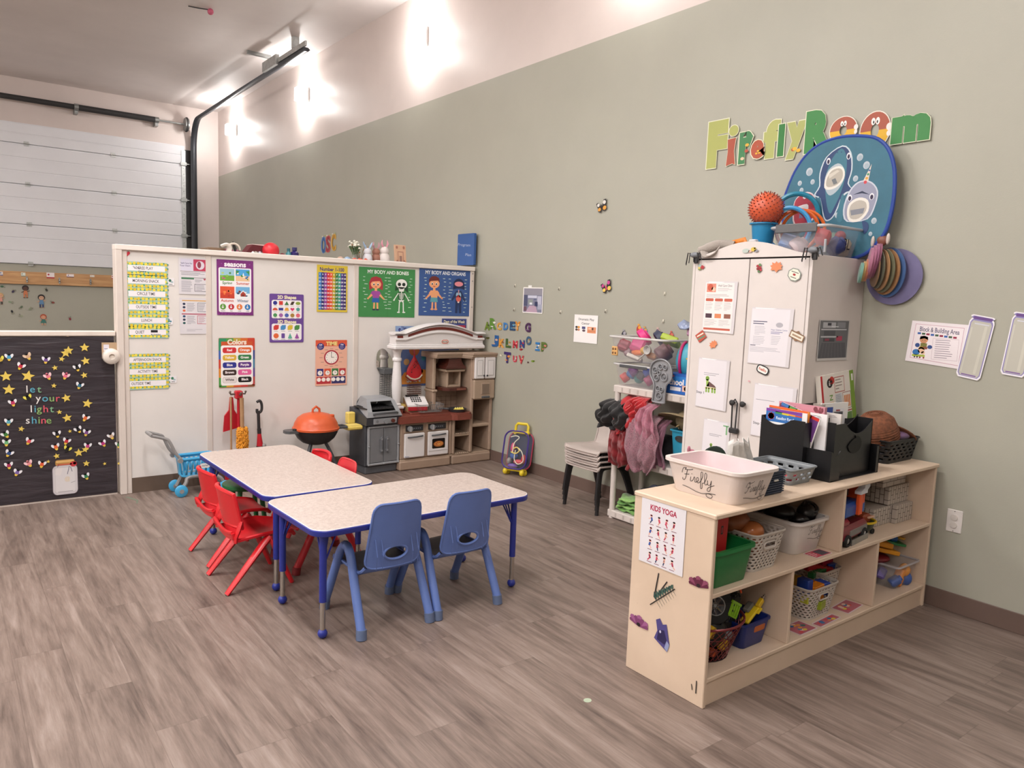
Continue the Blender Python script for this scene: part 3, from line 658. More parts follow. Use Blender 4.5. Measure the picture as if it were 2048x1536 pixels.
# --- stars, bees, jar and letters on the black paper
YB = YP + .018
def on_gate(c, name, px, py, label, cat, group=None, tilt=0): return c.stick(name, onY(px, py, YB), '-y', tilt, label=label, cat=cat, group=group)
UP, UQ = unitY(0, 240, 850, 240, YB)
def P1280(x, y): return x * 250 / 1280, 700 + y * 300 / 1536
stars = [(672, 32, 54, 'directly left of the top right star'), (876, 112, 52, 'below the knob tag, right of the black and white bee'), (632, 92, 34, 'touching the lower tip of the star above the word let'), (562, 182, 33, 'small, between the purple bee and the black and white bee'),
    (60, 270, 62, 'at the left edge, left of the biggest star'), (286, 268, 70, 'biggest of all, above the word let'), (862, 258, 40, 'right of the two pink bees'), (90, 406, 64, 'large, left of the word let'), (552, 366, 30, 'small, right of the word let'),
    (678, 492, 53, 'touching the r of the word your'), (894, 548, 58, 'large, far to the right of the word your'), (608, 636, 30, 'small, right of the word light'), (688, 696, 54, 'large, right of the word shine'), (218, 808, 34, 'below the s of the word shine'),
    (716, 832, 22, 'tiny, below the large star beside shine'), (806, 1052, 52, 'large, above the right shoulder of the paper jar'), (872, 1020, 40, 'overlapping the large star above the jar'), (580, 1086, 36, 'above the lid of the paper jar'), (494, 1142, 22, 'tiny, left of the jar lid'),
    (884, 1162, 40, 'right of the paper jar'), (1072, 1164, 22, 'tiny, in a row right of the jar'), (1216, 1162, 20, 'tiny, at the right edge of the black paper')]
for k, (x, y, r, d_) in enumerate(stars):
    c = Card(1, 1, None); c.plate(starpts(5, r * .195 * UP, r * .088 * UP, pi / 2 + .25 * sin(k * 2.3)), 0, .001, P_('#e3c860', .35)); px, py = P1280(x, y)
    on_gate(c, 'paper_star', px, py, 'yellow paper star ' + d_, 'paper star', 'paper stars on the black half wall')
for px, py, r, lb in ((169, 695, 11, 'at the top right, below the rail'), (137, 701, 11, 'second from the top, near the pink bee'), (135, 661 + 10, 4, 'pale and tiny, just under the rail')):
    c = Card(1, 1, None); c.plate(starpts(5, r * UP * .95, r * .44 * UP), 0, .001, P_('#e3c860' if r > 5 else '#cbb09a', .35)); on_gate(c, 'paper_star', px, py, 'yellow paper star ' + lb if r > 5 else 'pale tiny paper star just under the rail', 'paper star', 'paper stars on the black half wall')
bees = [(92, 68, 'b', '#4f9cc0', 'sky blue bee near the top left'), (282, 62, 'x', '#c9a486', 'beige flower shaped bee near the top'), (470, 98, 'w', '#6a4a8c', 'purple bee near the top'), (214, 162, 'w', '#c22f48', 'red bee left of the biggest star'),
    (790, 178, 'w', '#1c1a20', 'black and white bee near the knob'), (490, 266, 'p', '#e0788a', 'left one of the two pink bees'), (672, 262, 'p', '#dd6a84', 'right one of the two pink bees'), (816, 360, 'w', '#2f6a84', 'teal bee below the star right of the pink bees'), (286, 488, 'y', '#14140f', 'yellow winged bee left of the word your'),
    (130, 536, 'w', '#b83060', 'magenta bee left of the yellow winged bee'), (876, 692, 'w', '#dd6a3c', 'orange bee right of the word shine'), (88, 732, 'w', '#5aa4b8', 'pale blue bee left of the word shine'), (56, 862, 'w', '#3c7a3a', 'dark green bee, upper of two at the left edge'), (66, 944, 'w', '#6ab07a', 'light green bee, lower of two at the left edge'),
    (300, 930, 'w', '#d9505a', 'coral bee with a bright glint below it'), (584, 858, 'w', '#1f1c24', 'black bee below the end of the word shine'), (800, 812, 'w', '#17151a', 'black bee leaning sideways beside a tiny star'), (886, 842, 'w', '#7a4a8a', 'purple bee touching the sideways black bee'), (682, 930, 'w', '#c2303c', 'red bee above the jar'), (1138, 878, 'w', '#c8a890', 'beige and white bee near the right edge'),
    (570, 988, 'w', '#dd6a3a', 'orange bee above the left side of the jar'), (690, 1012, 'y', '#17170f', 'yellow winged bee above the jar'), (898, 980, 'w', '#b8407c', 'magenta bee touching the two stars above the jar'), (1052, 954, 'w', '#b2307a', 'magenta bee between the beige bee and the jar'), (1216, 966, 'w', '#3c7a44', 'green bee at the right edge'),
    (94, 1054, 'w', '#2a4a80', 'dark blue bee near the left edge'), (90, 1178, 'w', '#a8305c', 'crimson bee near the lower left'), (294, 1160, 'p', '#e08a90', 'pale pink bee left of the jar'), (430, 1166, 'w', '#d95a34', 'orange bee just left of the jar lid'), (178, 1250, 'w', '#7a62a8', 'lilac bee, lowest at the left'), (880, 1290, 'w', '#2f7a54', 'green bee right of the jar'), (0, 96, 'y', '#c9a83c', 'yellow bee cut by the left edge')]
for k, (x, y, ty, cc, d_) in enumerate(bees):
    c = Card(1, 1, None); u = UP * .19; a = .5 * sin(k * 1.7)
    c.at(rot=(0, 0, a), sc=(u * 1.08, u * 1.3, 1)); wc = {'y': '#e6dc58', 'p': '#efc9cf', 'x': '#dcc2a8'}.get(ty, '#e9e9ee')
    for sx in (-1, 1): c.plate([(sx * 25 + 15 * cos(t) + sx * 7 * sin(t), 7 + 19 * sin(t)) for t in [2 * pi * i / 12 for i in range(12)]], 0, .0008, P_(wc))
    c.lv = .0009; c.ell(0, 8, 19, 28, cc, 14).ell(0, -20, 12, 12, '#17151a' if ty != 'p' else cc, 10).up().poly([(-17, 20), (17, 20), (8, 38), (-8, 38)], '#e3c04a' if ty != 'y' else '#17151a')
    px, py = P1280(x, y); on_gate(c, 'paper_bee', px, py, 'paper cutout ' + d_, 'paper bee', 'paper bees on the black half wall')
lc = {'w': '#e6e2e0', 'b': '#5aa8c0', 'g': '#8ab06a', 'r': '#d9586a', 't': '#7fb48a'}
where = {'let': 'top', 'your': 'second', 'light': 'third', 'shine': 'bottom'}
for wd, cols, xs, y in (('let', 'wbt', (276, 332, 402), 404), ('your', 'wbgr', (392, 462, 530, 590), 496), ('light', 'wbgrt', (320, 360, 402, 468, 530), 606), ('shine', 'wbgrg', (284, 350, 400, 446, 500), 722)):
    for i, ch in enumerate(wd):
        c = Card(1, 1, None); c.lv = .0008; c.text(ch, 0, 0, .07, lc[cols[i]], .005); px, py = P1280(xs[i], y)
        on_gate(c, 'cutout_letter', px, py, 'paper letter %s, %s of the %s word (%s) on black paper' % (ch, ('first', 'second', 'third', 'fourth', 'last')[i], where[wd], wd), 'letter', 'cut-out letters on the black half wall')
px, py = P1280(668, 1310); u = UP * .19
c = Card(1, 1, None); c.at(sc=(u, UQ * .19, 1)); c.plate(rrect(272, 330, 50, 8, 0, -20), 0, .001, P_('#7a747c')); c.lv = .00104; c.poly([(a, b + 20) for a, b in rrect(262, 320, 48, 8)], '#c9c4c8').up().poly([(a, b + 20) for a, b in rrect(232, 280, 40, 8)], '#d6d2d4')
c.rect(-100, -205, 205, 62, '#b98b4a', 20).up().rect(-92, -196, 190, 22, '#d9b070', 10).rect(-84, -160, 160, 16, '#c2604a', 8).ell(92, -150, 38, 30, '#c2303a').ell(106, -156, 18, 14, '#8c2228').poly([(-80, -125), (-25, -115), (-50, -30), (-110, -48)], '#dcd6d6').line(-60, -160, -80, -125, 5, '#4c3a60').line(48, -130, 24, -40, 6, '#3c3a5c').line(60, -120, 76, -66, 6, '#3c3a5c')
c.up().frame(-108, -120, 216, 280, 2, '#9a9498').text('@', 22, 12, 60, '#d9c090', .0).line(60, 58, 108, 46, 4, '#7a747c').line(-80, 150, 80, 150, 5, '#8c868c')
on_gate(c, 'paper_jar', px, py, 'paper cutout of a glass jar with gold lid, low on the black half wall', 'paper jar')

# --- board with coat hooks, child and bug stickers on the far wall below the garage door
def far(px, py, d=.01): return onY(px, py, YG - d)
A = far(0, 542); Z_ = far(229, 570)
cb_ = thing('coat_hook_board', 'long pine board with coat hooks below the garage door', 'coat rack', (0, YG, 0))
def mat_pine():
    m, nt, b = nodes('pine'); tc = N(nt, 'ShaderNodeTexCoord'); mp = N(nt, 'ShaderNodeMapping', {0: tc.outputs['Object'], 3: (1, 1, 14)})
    n = N(nt, 'ShaderNodeTexNoise', {'Vector': mp.outputs[0], 'Scale': 2.2, 'Detail': 4, 'Distortion': 1}); b.inputs['Roughness'].default_value = .5
    nt.links.new(ramp(nt, n.outputs[0], (.35, '#b98a5c'), (.7, '#d3a878')), b.inputs['Base Color']); return m
B().box((XL + 1, -.045, 1.495), (3.3, -.006, 1.695), mat_pine(), .003).make('board', cb_)
for k in range(7):
    x = .79 + .45 * (k - 1.2)
    b = B(); b.tube([(x, -.05, 1.60), (x, -.09, 1.59), (x, -.10, 1.565), (x, -.085, 1.55)], .008, M_STEEL, 6); b.tube([(x, -.05, 1.57), (x, -.075, 1.55), (x, -.08, 1.53), (x, -.07, 1.52)], .008, M_STEEL, 6); b.box((x - .012, -.05, 1.53), (x + .012, -.045, 1.62), M_STEEL); b.make('hook', cb_)
for px, py, w_, h_, c1, c2, lb in ((0, 543, 6, 8, '#e8e2dc', '#5a6a9c', 'white tag at the left edge of the coat board'), (42, 545, 9, 8, '#dfe4dc', '#8a9a88', 'pale green tag second from the left on the coat board'), (93, 545, 16, 12, '#efe6e6', '#b8323c', 'largest name tag, white over red, on the coat board'), (133, 548, 15, 7, '#f0e8ea', '#5a2a44', 'white tag with dark flower on the coat board'), (180, 550, 9, 5, '#e6e2dc', '#b9a98c', 'small pale tag near the right of the coat board'), (223, 550, 8, 8, '#efe8e6', '#b8323c', 'red edged tag beside the partition post')):
    a = far(px, py, .05); e = far(px + w_, py + h_, .05); ww, hh = e.x - a.x, a.z - e.z
    c = Card(ww, hh, c1); c.up().rect(0, hh * .78, ww, hh * .22, c2).ell(ww * .25, hh * .35, hh * .16, hh * .16, c2, 8)
    c.stick('name_tag', far(px, py, .047), '-y', label=lb, cat='name tag', group='name tags on the coat board')
def kidsticker(px, py, s, skin, hair, top, bot, lb, dress=False):
    a = far(px, py); u = (far(px + 10, py).x - a.x) / 10 * s; c = Card(1, 1, None); c.at(sc=(u, u, 1)); c.lv = .001
    c.ell(0, -9, 6.5, 6.2, hair).poly([(-3, -3), (3, -3), (4.5 if not dress else 6, 6), (-4.5 if not dress else -6, 6)], top).line(-3, -1, -8, 1, 1.6, skin).line(3, -1, 8, -3, 1.6, skin)
    c.rect(-3.8, 6, 2.6, 7 if not dress else 4, bot).rect(1.2, 6, 2.6, 7 if not dress else 4, bot).rect(-4.5, 12 if not dress else 9.5, 3.5, 1.4, skin).rect(1.2, 12 if not dress else 9.5, 3.5, 1.4, skin); c.up().ell(0, -7.5, 4.6, 4.2, skin); c.up().ell(-1.6, -8, .6, .7, '#222222', 6).ell(1.6, -8, .6, .7, '#222222', 6)
    c.stick('child_sticker', a, '-y', label=lb, cat='wall sticker', group='children stickers on the far wall')
kidsticker(51, 584, 1.05, '#5a3a30', '#2a2022', '#c87a52', '#c87a52', 'wall sticker of a dark haired child in orange overalls')
kidsticker(83, 603, 1.1, '#d3a88a', '#2a2424', '#5f86ac', '#2a3c6c', 'wall sticker of a boy in a blue shirt and navy shorts')
kidsticker(87, 641, 1.0, '#dba080', '#b0553c', '#3f7a72', '#d3a88a', 'wall sticker of a red haired girl in a green dress', True)
kidsticker(1, 598, 1.0, '#d3a080', '#c2a070', '#d9988a', '#2a2022', 'wall sticker of a fair haired child cut by the left picture edge')
for k, (px, py, cc, d_) in enumerate(((4, 573, '#4a6a50', 'green, under the left end of the board'), (26, 583, '#3a3050', 'dark violet, left of the child in orange'), (93, 580, '#3a3a34', 'dark, above the boy in blue'), (106, 605, '#7a3a34', 'brown red, right of the boy in blue'), (43, 614, '#5a6a54', 'grey green, below the child in orange'), (24, 623, '#2c2c30', 'black, lowest at the left'), (20, 604, '#8a9a80', 'faint green, left of the others'), (60, 618, '#909a80', 'faint, left of the green dress girl'), (140, 638, '#8a3040', 'red, far to the right by the partition'), (43, 632, '#9aa088', 'palest, left of the girl in green'))):
    a = far(px, py); c = Card(1, 1, None); c.at(rot=(0, 0, k), sc=(.011, .011, 1)); c.lv = .001; c.ell(0, 0, 2.2, 1.5, cc, 10).ell(2.5, -1, 1.2, 1.5, '#9a9a88', 8).ell(3, 1.2, 1.2, .8, '#8a8a7c', 8)
    c.stick('bug_sticker', a, '-y', label='tiny bug wall sticker, ' + d_, cat='wall sticker', group='bug stickers on the far wall')
# ================================================================ tables and chairs
def mat_laminate():
    m, nt, b = nodes('speckled_laminate'); tc = N(nt, 'ShaderNodeTexCoord')
    n = N(nt, 'ShaderNodeTexNoise', {'Vector': tc.outputs['Object'], 'Scale': 70, 'Detail': 5, 'Roughness': .8})
    nt.links.new(ramp(nt, n.outputs[0], (.38, '#a99a92'), (.5, '#b8a9a1'), (.62, '#c4b7af')), b.inputs['Base Color']); b.inputs['Roughness'].default_value = .33; return m
M_LAM = mat_laminate(); M_BLU = mat('#24318f', .35, var=.04); M_CHR = mat('#b9b4ae', .2, .9, var=.05); M_TW = mat('#ded8da', .4)
def make_table():
    t = thing('activity_table', 'x', 'table')
    b = B(); W, D, H = 1.22, .61, .52
    P = rrect(W, D, .075, 8); I = rrect(W - .006, D - .006, .073, 8)
    b.loft([[(x, y, H) for x, y in I], [(x, y, H - .001) for x, y in P], [(x, y, H - .004) for x, y in P]], M_TW, cap0=False)
    b.add([(x, y, H) for x, y in I], [tuple(range(len(I)))], M_LAM)
    b.add([(x, y, H - .028) for x, y in P], [tuple(range(len(P)))[::-1]], mat('#8c7a6a', .7))
    b.make('table_top', t)
    b = B(); E_ = rrect(W + .006, D + .006, .078, 8)
    b.loft([[(x, y, z) for x, y in q] for q, z in ((P, H - .003), (E_, H - .006), (E_, H - .026), (P, H - .03))], M_BLU); b.make('edge_band', t)
    for sx in (-1, 1):
        for sy in (-1, 1):
            x, y = sx * (W / 2 - .065), sy * (D / 2 - .075)
            b = B(); b.cyl((x, y, .17), (x, y, H - .03), .0165, M_BLU, n=16); b.box((x - .03, y - .03, H - .034), (x + .03, y + .03, H - .028), M_BLU)
            for dx, dy in ((-sx * .07, 0), (0, -sy * .07), (-sx * .055, -sy * .055)): b.tube([(x, y, .33), (x + dx * .25, y + dy * .25, .37), (x + dx, y + dy, H - .03)], .0045, M_BLU, 6)
            lg = b.make('leg', t)
            b = B(); b.cyl((x, y, .03), (x, y, .20), .0125, M_CHR, n=16); b.make('leg_extension', lg)
            b = B(); b.sphere((x, y, .022), .0225, M_BLU); b.make('ball_foot', lg)
    return t
tb = make_table(); tb.location = (1.855, 3.300, 0); tb.rotation_euler = (0, 0, math.radians(1.6)); tb['label'] = 'low blue-edged table nearest the camera, with two blue chairs pushed in'
tb2 = dup(tb, (1.562, 4.240, 0), (0, 0, math.radians(90.5)), 'low blue-edged table farther back, with red chairs on its long sides')
tb['group'] = tb2['group'] = 'blue-edged activity tables'

M_RED = mat('#cf1b25', .34, var=.04); M_RD2 = mat('#b51420', .4)
def make_moulded(mr):
    t = thing('moulded_chair', 'x', 'chair')
    # back: curved panel with a raised rim, facing +x
    b = B(); nx = 10; nz = 10
    def bp(u, v, off=0):      # u -1..1 across, v 0..1 up
        w = .155 - .02 * v; z = .335 + .185 * v - .012 * u * u * v; x = -.115 - .035 * v + .035 * u * u - .0
        return (x + off, u * w, z)
    for off in (0, -.014):
        b.loft([[bp(-1 + 2 * i / nx, j / nz, off - (.006 if (0 < i < nx and 0 < j < nz) else 0) * (1 if off == 0 else 0)) for i in range(nx + 1)] for j in range(nz + 1)], mr, closed=False)
    ring = [bp(-1 + 2 * i / nx, 1) for i in range(nx + 1)] + [bp(1, j / nz) for j in range(nz - 1, 0, -1)] + [bp(1 - 2 * i / nx, 0) for i in range(nx + 1)] + [bp(-1, j / nz) for j in range(1, nz)]
    b.tube([(p[0] - .007, p[1], p[2]) for p in ring], .011, mr, 8, closed=True, up=(1, 0, 0))
    b.make('backrest', t)
    # lower back: two side straps and the bowl under the slot, flowing into the seat
    b = B()
    prof = [(-.135, .30), (-.128, .27), (-.105, .255), (-.06, .262), (0, .268), (.08, .272), (.15, .275), (.185, .268), (.197, .25)]
    rows = []
    for (x, z) in prof:
        w = .155 if x < .1 else .155 - (x - .1) * .3
        rows.append([(x, w * u, z + .022 * (u * u) * (1 if x < .12 else .4)) for u in [-1 + 2 * i / 12 for i in range(13)]])
    b.loft(rows, mr, closed=False); b.loft([[(x, y, z - .012) for x, y, z in r] for r in rows], mr, closed=False)
    for e in (0, -1): b.tube([(r[e][0], r[e][1], r[e][2] - .006) for r in rows], .010, mr, 6)
    b.tube([(p[0], p[1], p[2] - .006) for p in rows[-1]], .010, mr, 6); b.tube([(p[0], p[1], p[2] - .004) for p in rows[0]], .010, mr, 6)
    for s_ in (-1, 1): b.tube([(-.09, s_ * .15, .37), (-.105, s_ * .155, .33), (-.12, s_ * .155, .295), (-.12, s_ * .15, .265)], [.013, .015, .015, .013], mr, 8, sq=(1.5, .8))
    b.make('seat', t)
    for s_ in (-1, 1):
        for nm, fx in (('leg', -.17), ('leg', .17)):
            b = B(); b.tube([(.055, s_ * .145, .265), (.055 + (fx - .055) * .15, s_ * .155, .235), (fx, s_ * .165, .004)], [.026, .026, .017], mr, 8, sq=(.7, 1.1), up=(0, 1, 0)); b.make(nm, t)
    return t
mc = make_moulded(M_RED); mc.location = (1.275, 3.925, 0); mc['label'] = 'red moulded chair at the left of the far table, nearer the camera'
m2 = dup(mc, (1.30, 4.375, 0), (0, 0, math.radians(2)), 'red moulded chair at the left of the far table, beside the shopping cart')
m3 = dup(mc, (1.86, 4.63, 0), (0, 0, pi), 'red chair top showing right of the far table, farther from the camera')
for o in (mc, m2, m3): o['group'] = 'red chairs around the far table'
m3.scale = (1, 1, .95)

def make_tubechair(mc_, ms, mcap):
    t = thing('school_chair', 'x', 'chair')     # faces +y, origin at the middle of its feet
    b = B(); K = 12
    def bp(u, v, off=0):
        w = .118 + .022 * (1 - v) - (.03 * max(0, v - .8) / .2) ** 1; z = .30 + .31 * v; y = -.165 - .045 * v + .03 * u * u + off
        if v > .85: z -= .03 * (abs(u) ** 4) * (v - .85) / .15
        return (u * w, y, z)
    hole = lambda i, j: False
    # shell with an oval opening low in the back
    outer = []
    for x, z in ringN(.285, .31, .042, 60): v = (z + .155) / .31; x *= 1 - .17 * v; outer.append((x, -.165 - .045 * v + .03 * (x / .15) ** 2, .30 + .31 * v))
    n = len(outer); oc = (0, .20)
    for off in (0, -.006):
        rings = []
        for s in range(6):
            k = s / 5; ring = []
            for p in outer:
                x, z = p[0], p[2]; a = math.atan2(z - .37, x); hx, hz = .058 * cos(a), .37 + .030 * sin(a)
                xx = hx + (x - hx) * (1 - k); zz = hz + (z - hz) * (1 - k); v = (zz - .30) / .31; u = xx / .15
                ring.append((xx, -.165 - .045 * v + .03 * u * u + off, zz))
            rings.append(ring)
        b.loft(rings, mc_)
    b.tube([(x, y - .003, z) for x, y, z in outer], .006, mc_, 6, closed=True, up=(0, 1, 0))
    b.tube([(.060 * cos(a), -.178, .37 + .032 * sin(a)) for a in [2 * pi * i / 24 for i in range(24)]], .007, mc_, 6, closed=True, up=(0, 1, 0))
    for sx in (-.078, .074, -.108, .104): b.loft([[(sx, -.172 - .022, .305), (sx + .004, -.172 - .022, .305)], [(sx, -.172 - .034, .37), (sx + .004, -.172 - .034, .37)], [(sx, -.182, .445), (sx + .004, -.182, .445)], [(sx, -.16, .44), (sx + .004, -.16, .44)], [(sx, -.15, .305), (sx + .004, -.15, .305)]], mc_, closed=False, smooth=False)
    b.make('backrest', t)
    b = B(); rows = []
    for y, z, w in ((-.140, .300, .135), (-.132, .285, .145), (-.11, .273, .15), (0, .277, .155), (.12, .28, .15), (.17, .272, .145), (.185, .255, .14)):
        rows.append([(w * u, y, z + .010 * u * u) for u in [-1 + 2 * i / 10 for i in range(11)]])
    b.loft(rows, ms, closed=False); b.loft([[(x, y, z - .009) for x, y, z in r] for r in rows], mc_, closed=False)
    for e in (0, -1): b.tube([(r[e][0], r[e][1], r[e][2] - .005) for r in rows], .008, mc_, 6)
    b.tube([(p[0], p[1], p[2] - .005) for p in rows[-1]], .008, mc_, 6)
    b.make('seat', t)
    for s in (-1, 1):
        for fy in (-.20, .205):
            b = B(); y1 = .02 if fy > 0 else -.09
            pts = smoothpath([(s * .178, fy, .03), (s * .172, fy * .62, .19), (s * .166, fy * .33, .315), (s * .164, fy * .2, .355), (s * .163, fy * .08, .375), (s * .163, 0, .378)], 5)
            b.tube(pts, .021, mc_, 12); lg = b.make('leg', t)
            b = B(); b.cyl((s * .179, fy * 1.01, .0), (s * .1765, fy * .98, .045), .0245, mcap, n=14); b.make('foot_cap', lg)
    b = B(); b.tube([(-.152, -.07, .262), (.152, -.07, .262)], .012, mc_, 8); b.tube([(-.152, .10, .262), (.152, .10, .262)], .012, mc_, 8); b.make('crossbar', t)
    return t
M_CB = mat('#5c75b4', .42, var=.05); M_SEAT_SHADE = mat('#474a52', .5); M_CC = mat('#5d6c8c', .6, var=.1)  # grey of the seat tops has the shade on them put into the colour
sc1 = make_tubechair(M_CB, M_SEAT_SHADE, M_CC); sc1.location = (1.632, 3.145, 0); sc1['label'] = 'left one of the two periwinkle blue chairs at the near table'
sc2 = dup(sc1, (2.032, 3.143, 0), (0, 0, 0), 'right one of the two periwinkle blue chairs at the near table')
sc1['group'] = sc2['group'] = 'blue chairs at the near table'
rc = make_tubechair(mat('#c0222c', .4), mat('#9c1820', .45), mat('#7d1a1e', .6)); rc.location = (1.70, 4.02, 0); rc.rotation_euler = (0, 0, pi / 2); rc.scale = (.95, .95, .93)
tag(rc, 'red chair right of the far table, nearer the camera, with round tube legs', 'chair', 'red chairs around the far table')
st_ = thing('step_stool', 'small dark green stool under the left side of the far table', 'stool', (1.52, 4.72, 0))
b = B(); b.at(loc=(0, 0, .30)); b.lathe([(.0, 0), (.14, 0), (.15, .01), (.15, .025), (.13, .032), (0, .034)], mat('#1f6b38', .4)); b.make('seat', st_)
for k in range(4):
    a = pi / 4 + k * pi / 2; B().cyl((.13 * cos(a), .13 * sin(a), 0), (.09 * cos(a), .09 * sin(a), .30), .015, mat('#1f6b38', .4)).make('leg', st_)

# ================================================================ toy kitchen
KX, KY = 3.17, 5.72
tk_ = thing('play_kitchen', 'beige plastic toy kitchen with brown counter and white arch', 'toy kitchen', (KX, KY, 0))
M_TAN = mat('#a18a78', .5, var=.06, bump=.04); M_TAN2 = mat('#a9937f', .5, var=.05); M_CTR = mat('#7c4034', .38, var=.08); M_KW = mat('#e2dede', .35, var=.02); M_BRN = mat('#4c241c', .35); M_DG = mat('#4d4f52', .45); M_LG = mat('#8d9093', .35, var=.05)
def KB(): return B()
b = KB(); b.box((.0, .0, 0), (.53, .31, .085), M_TAN, .012); b.box((.545, .0, 0), (.985, .33, .085), M_TAN, .012); b.box((.535, .03, 0), (.55, .3, .075), M_TAN)
b.box((.01, .012, .075), (.985, .32, .098), M_TAN2, .006); b.make('plinth', tk_)
b = KB(); b.box((.015, .02, .098), (.515, .31, .425), M_TAN, .008); b.box((0, .04, .13), (.02, .10, .17), M_TAN, .004); b.box((0, .04, .33), (.02, .10, .37), M_TAN, .004); b.box((.515, .01, .098), (.545, .3, .42), M_TAN, .008)
b.box((.045, .014, .335), (.245, .022, .415), M_TAN2, .003); b.box((.275, .014, .335), (.50, .022, .415), M_TAN2, .003); b.make('cabinet_body', tk_)
dw = KB().box((.045, -.005, .112), (.25, .02, .33), M_KW, .008).make('dishwasher_door', tk_)
KB().tube([(.075, -.005, .297), (.09, -.022, .300), (.15, -.027, .302), (.21, -.022, .305), (.225, -.005, .303)], .007, M_DG).make('handle', dw)
b = KB(); b.at(loc=(.07, -.0055, .125), rot=(pi / 2, 0, 0)); vs, fs = textgeo('Kitchen', .02); b.add([(x * .014, y * .014, .0003) for x, y in vs], fs, P_('#5a7aa8')); b.make('small_print', dw)
ov = KB().box((.285, -.005, .112), (.50, .02, .33), M_KW, .008).box((.29, -.008, .155), (.495, -.004, .16), mat('#c9c4c4', .4)).make('oven_door', tk_)
KB().tube([(.32, -.005, .297), (.335, -.022, .300), (.39, -.027, .302), (.45, -.022, .305), (.465, -.005, .303)], .007, M_DG).make('handle', ov)
c = Card(.135, .09, '#17120f', r=.01, rough=.15); c.up().ell(.0675, .05, .055, .028, '#8c4a24').up().ell(.0675, .048, .048, .022, '#c9803c').up()
for i in range(12): c.ell(.0675 + .036 * cos(i * 2.4) * (i % 3 + 1) / 3, .048 + .016 * sin(i * 2.4) * (i % 3 + 1) / 3, .006, .004, ('#e3b46a', '#a83a24', '#d99a4a')[i % 3], 8)
c.stick('oven_window', (.325, -.0055, .265), '-y', parent=ov)
for x0, x1 in ((.06, .235), (.29, .475)):
    p = KB().box((x0, .004, .348), (x1, .016, .402), M_DARK, .004).make('control_panel', tk_)
    b = KB(); b.cyl((x0 + .035, .006, .374), (x0 + .035, -.018, .374), .024, M_LG, n=20); b.box((x0 + .031, -.026, .352), (x0 + .039, -.014, .396), mat('#c9c9cc', .3, .5)); b.make('knob', p)
    c = Card(.09, .03, '#33353a', rough=.3); c.up()
    for i in range(4): c.ell(.012 + i * .02, .016, .005, .005, '#8c8f96', 8)
    c.stick('button_strip', (x0 + .07, .0035, .39), '-y', parent=p)
# counter with sink rim, raised ledge and burner
b = KB(); pts = [(-.02, -.025), (.515, -.025), (.53, -.04), (.56, -.055), (.70, -.055), (.735, -.03), (.745, .02), (.745, .30), (-.02, .30)]
b.plate(pts, .425, .47, M_CTR); b.plate([(x * 1.0 + (.006 if x < .3 else -.006), y + (.008 if y < .1 else -.004)) for x, y in pts], .47, .488, M_CTR); b.box((-.02, .16, .48), (.12, .30, .53), M_CTR, .01)
b.box((.14, .06, .485), (.40, .075, .505), M_CTR, .004); b.box((.14, .075, .485), (.155, .26, .505), M_CTR, .004); b.box((.385, .075, .485), (.40, .26, .505), M_CTR, .004)
b.make('countertop', tk_)
# back splash and open shelves
b = KB(); b.box((.42, .25, .48), (.76, .30, 1.03), M_TAN, .006)
for i in range(5): b.box((.455 + i * .055, .2485, .50), (.457 + i * .055, .2505, .62), M_BRN)
for i in range(3): b.box((.43, .2485, .525 + i * .04), (.74, .2505, .527 + i * .04), M_BRN)
b.box((.405, .14, .49), (.45, .28, .68), M_TAN, .012); b.box((.40, .13, .665), (.455, .29, .69), M_TAN2, .008); b.box((.41, .15, .69), (.445, .28, 1.03), M_TAN2, .008); b.make('backsplash', tk_)
b = KB()
b.box((.545, .0, .098), (.575, .30, .43), M_TAN, .01); b.box((.735, .0, .098), (.77, .30, 1.03), M_TAN, .01); b.box((.955, .0, .098), (.99, .33, 1.03), M_TAN, .01)
b.box((.56, .28, .098), (.98, .32, 1.03), M_TAN); b.box((.57, .01, .26), (.74, .29, .285), M_TAN2, .006); b.box((.765, .01, .335), (.96, .30, .365), M_TAN2, .006); b.box((.765, .0, .60), (.965, .30, .62), M_TAN2, .005)
for i in range(7): b.sphere((.59 + i * .022, .01, .288), .008, M_TAN2, 8, 6); b.sphere((.59 + i * .022, .01, .10), .008, M_TAN2, 8, 6)
b.make('shelf_tower', tk_)
b = KB(); b.box((.745, -.03, .60), (.99, .06, .785), M_TAN2, .012); b.box((.825, -.036, .645), (.93, -.025, .755), M_TAN, .006); b.box((.838, -.0385, .655), (.915, -.036, .745), mat('#7d6b5d', .5), .002); b.box((.835, -.045, .612), (.925, -.02, .632), M_DG, .006); b.make('microwave', tk_)  # shade of the open niche put into the colour of the small front panel
b = KB(); b.box((.74, -.02, .785), (.99, .30, 1.01), M_TAN, .01); b.make('upper_cabinet', tk_)
for x0, x1, kx in ((.747, .858, .845), (.866, .983, .88)):
    d = KB().box((x0, -.04, .795), (x1, -.018, .995), M_KW, .008).box((x0 + .022, -.0415, .82), (x1 - .022, -.038, .97), mat('#b9b5b5', .4), .003).box((x0 + .03, -.045, .828), (x1 - .03, -.04, .962), M_KW, .006).make('cabinet_door', tk_)
    KB().sphere((kx, -.05, .825), .009, M_DARK, 10, 8).make('knob', d)
b = KB(); P0_ = [(.39, .04), (.66, .04), (.72, -.05), (1.01, -.05), (1.01, .33), (.39, .33)]
b.plate(P0_, 1.02, 1.035, M_TAN); b.plate([(x * .995 + .003, y + .012) for x, y in P0_], 1.0, 1.02, M_TAN2); b.plate([(x * .99 + .006, y + .022) for x, y in P0_], .985, 1.0, M_TAN); b.make('cornice', tk_)
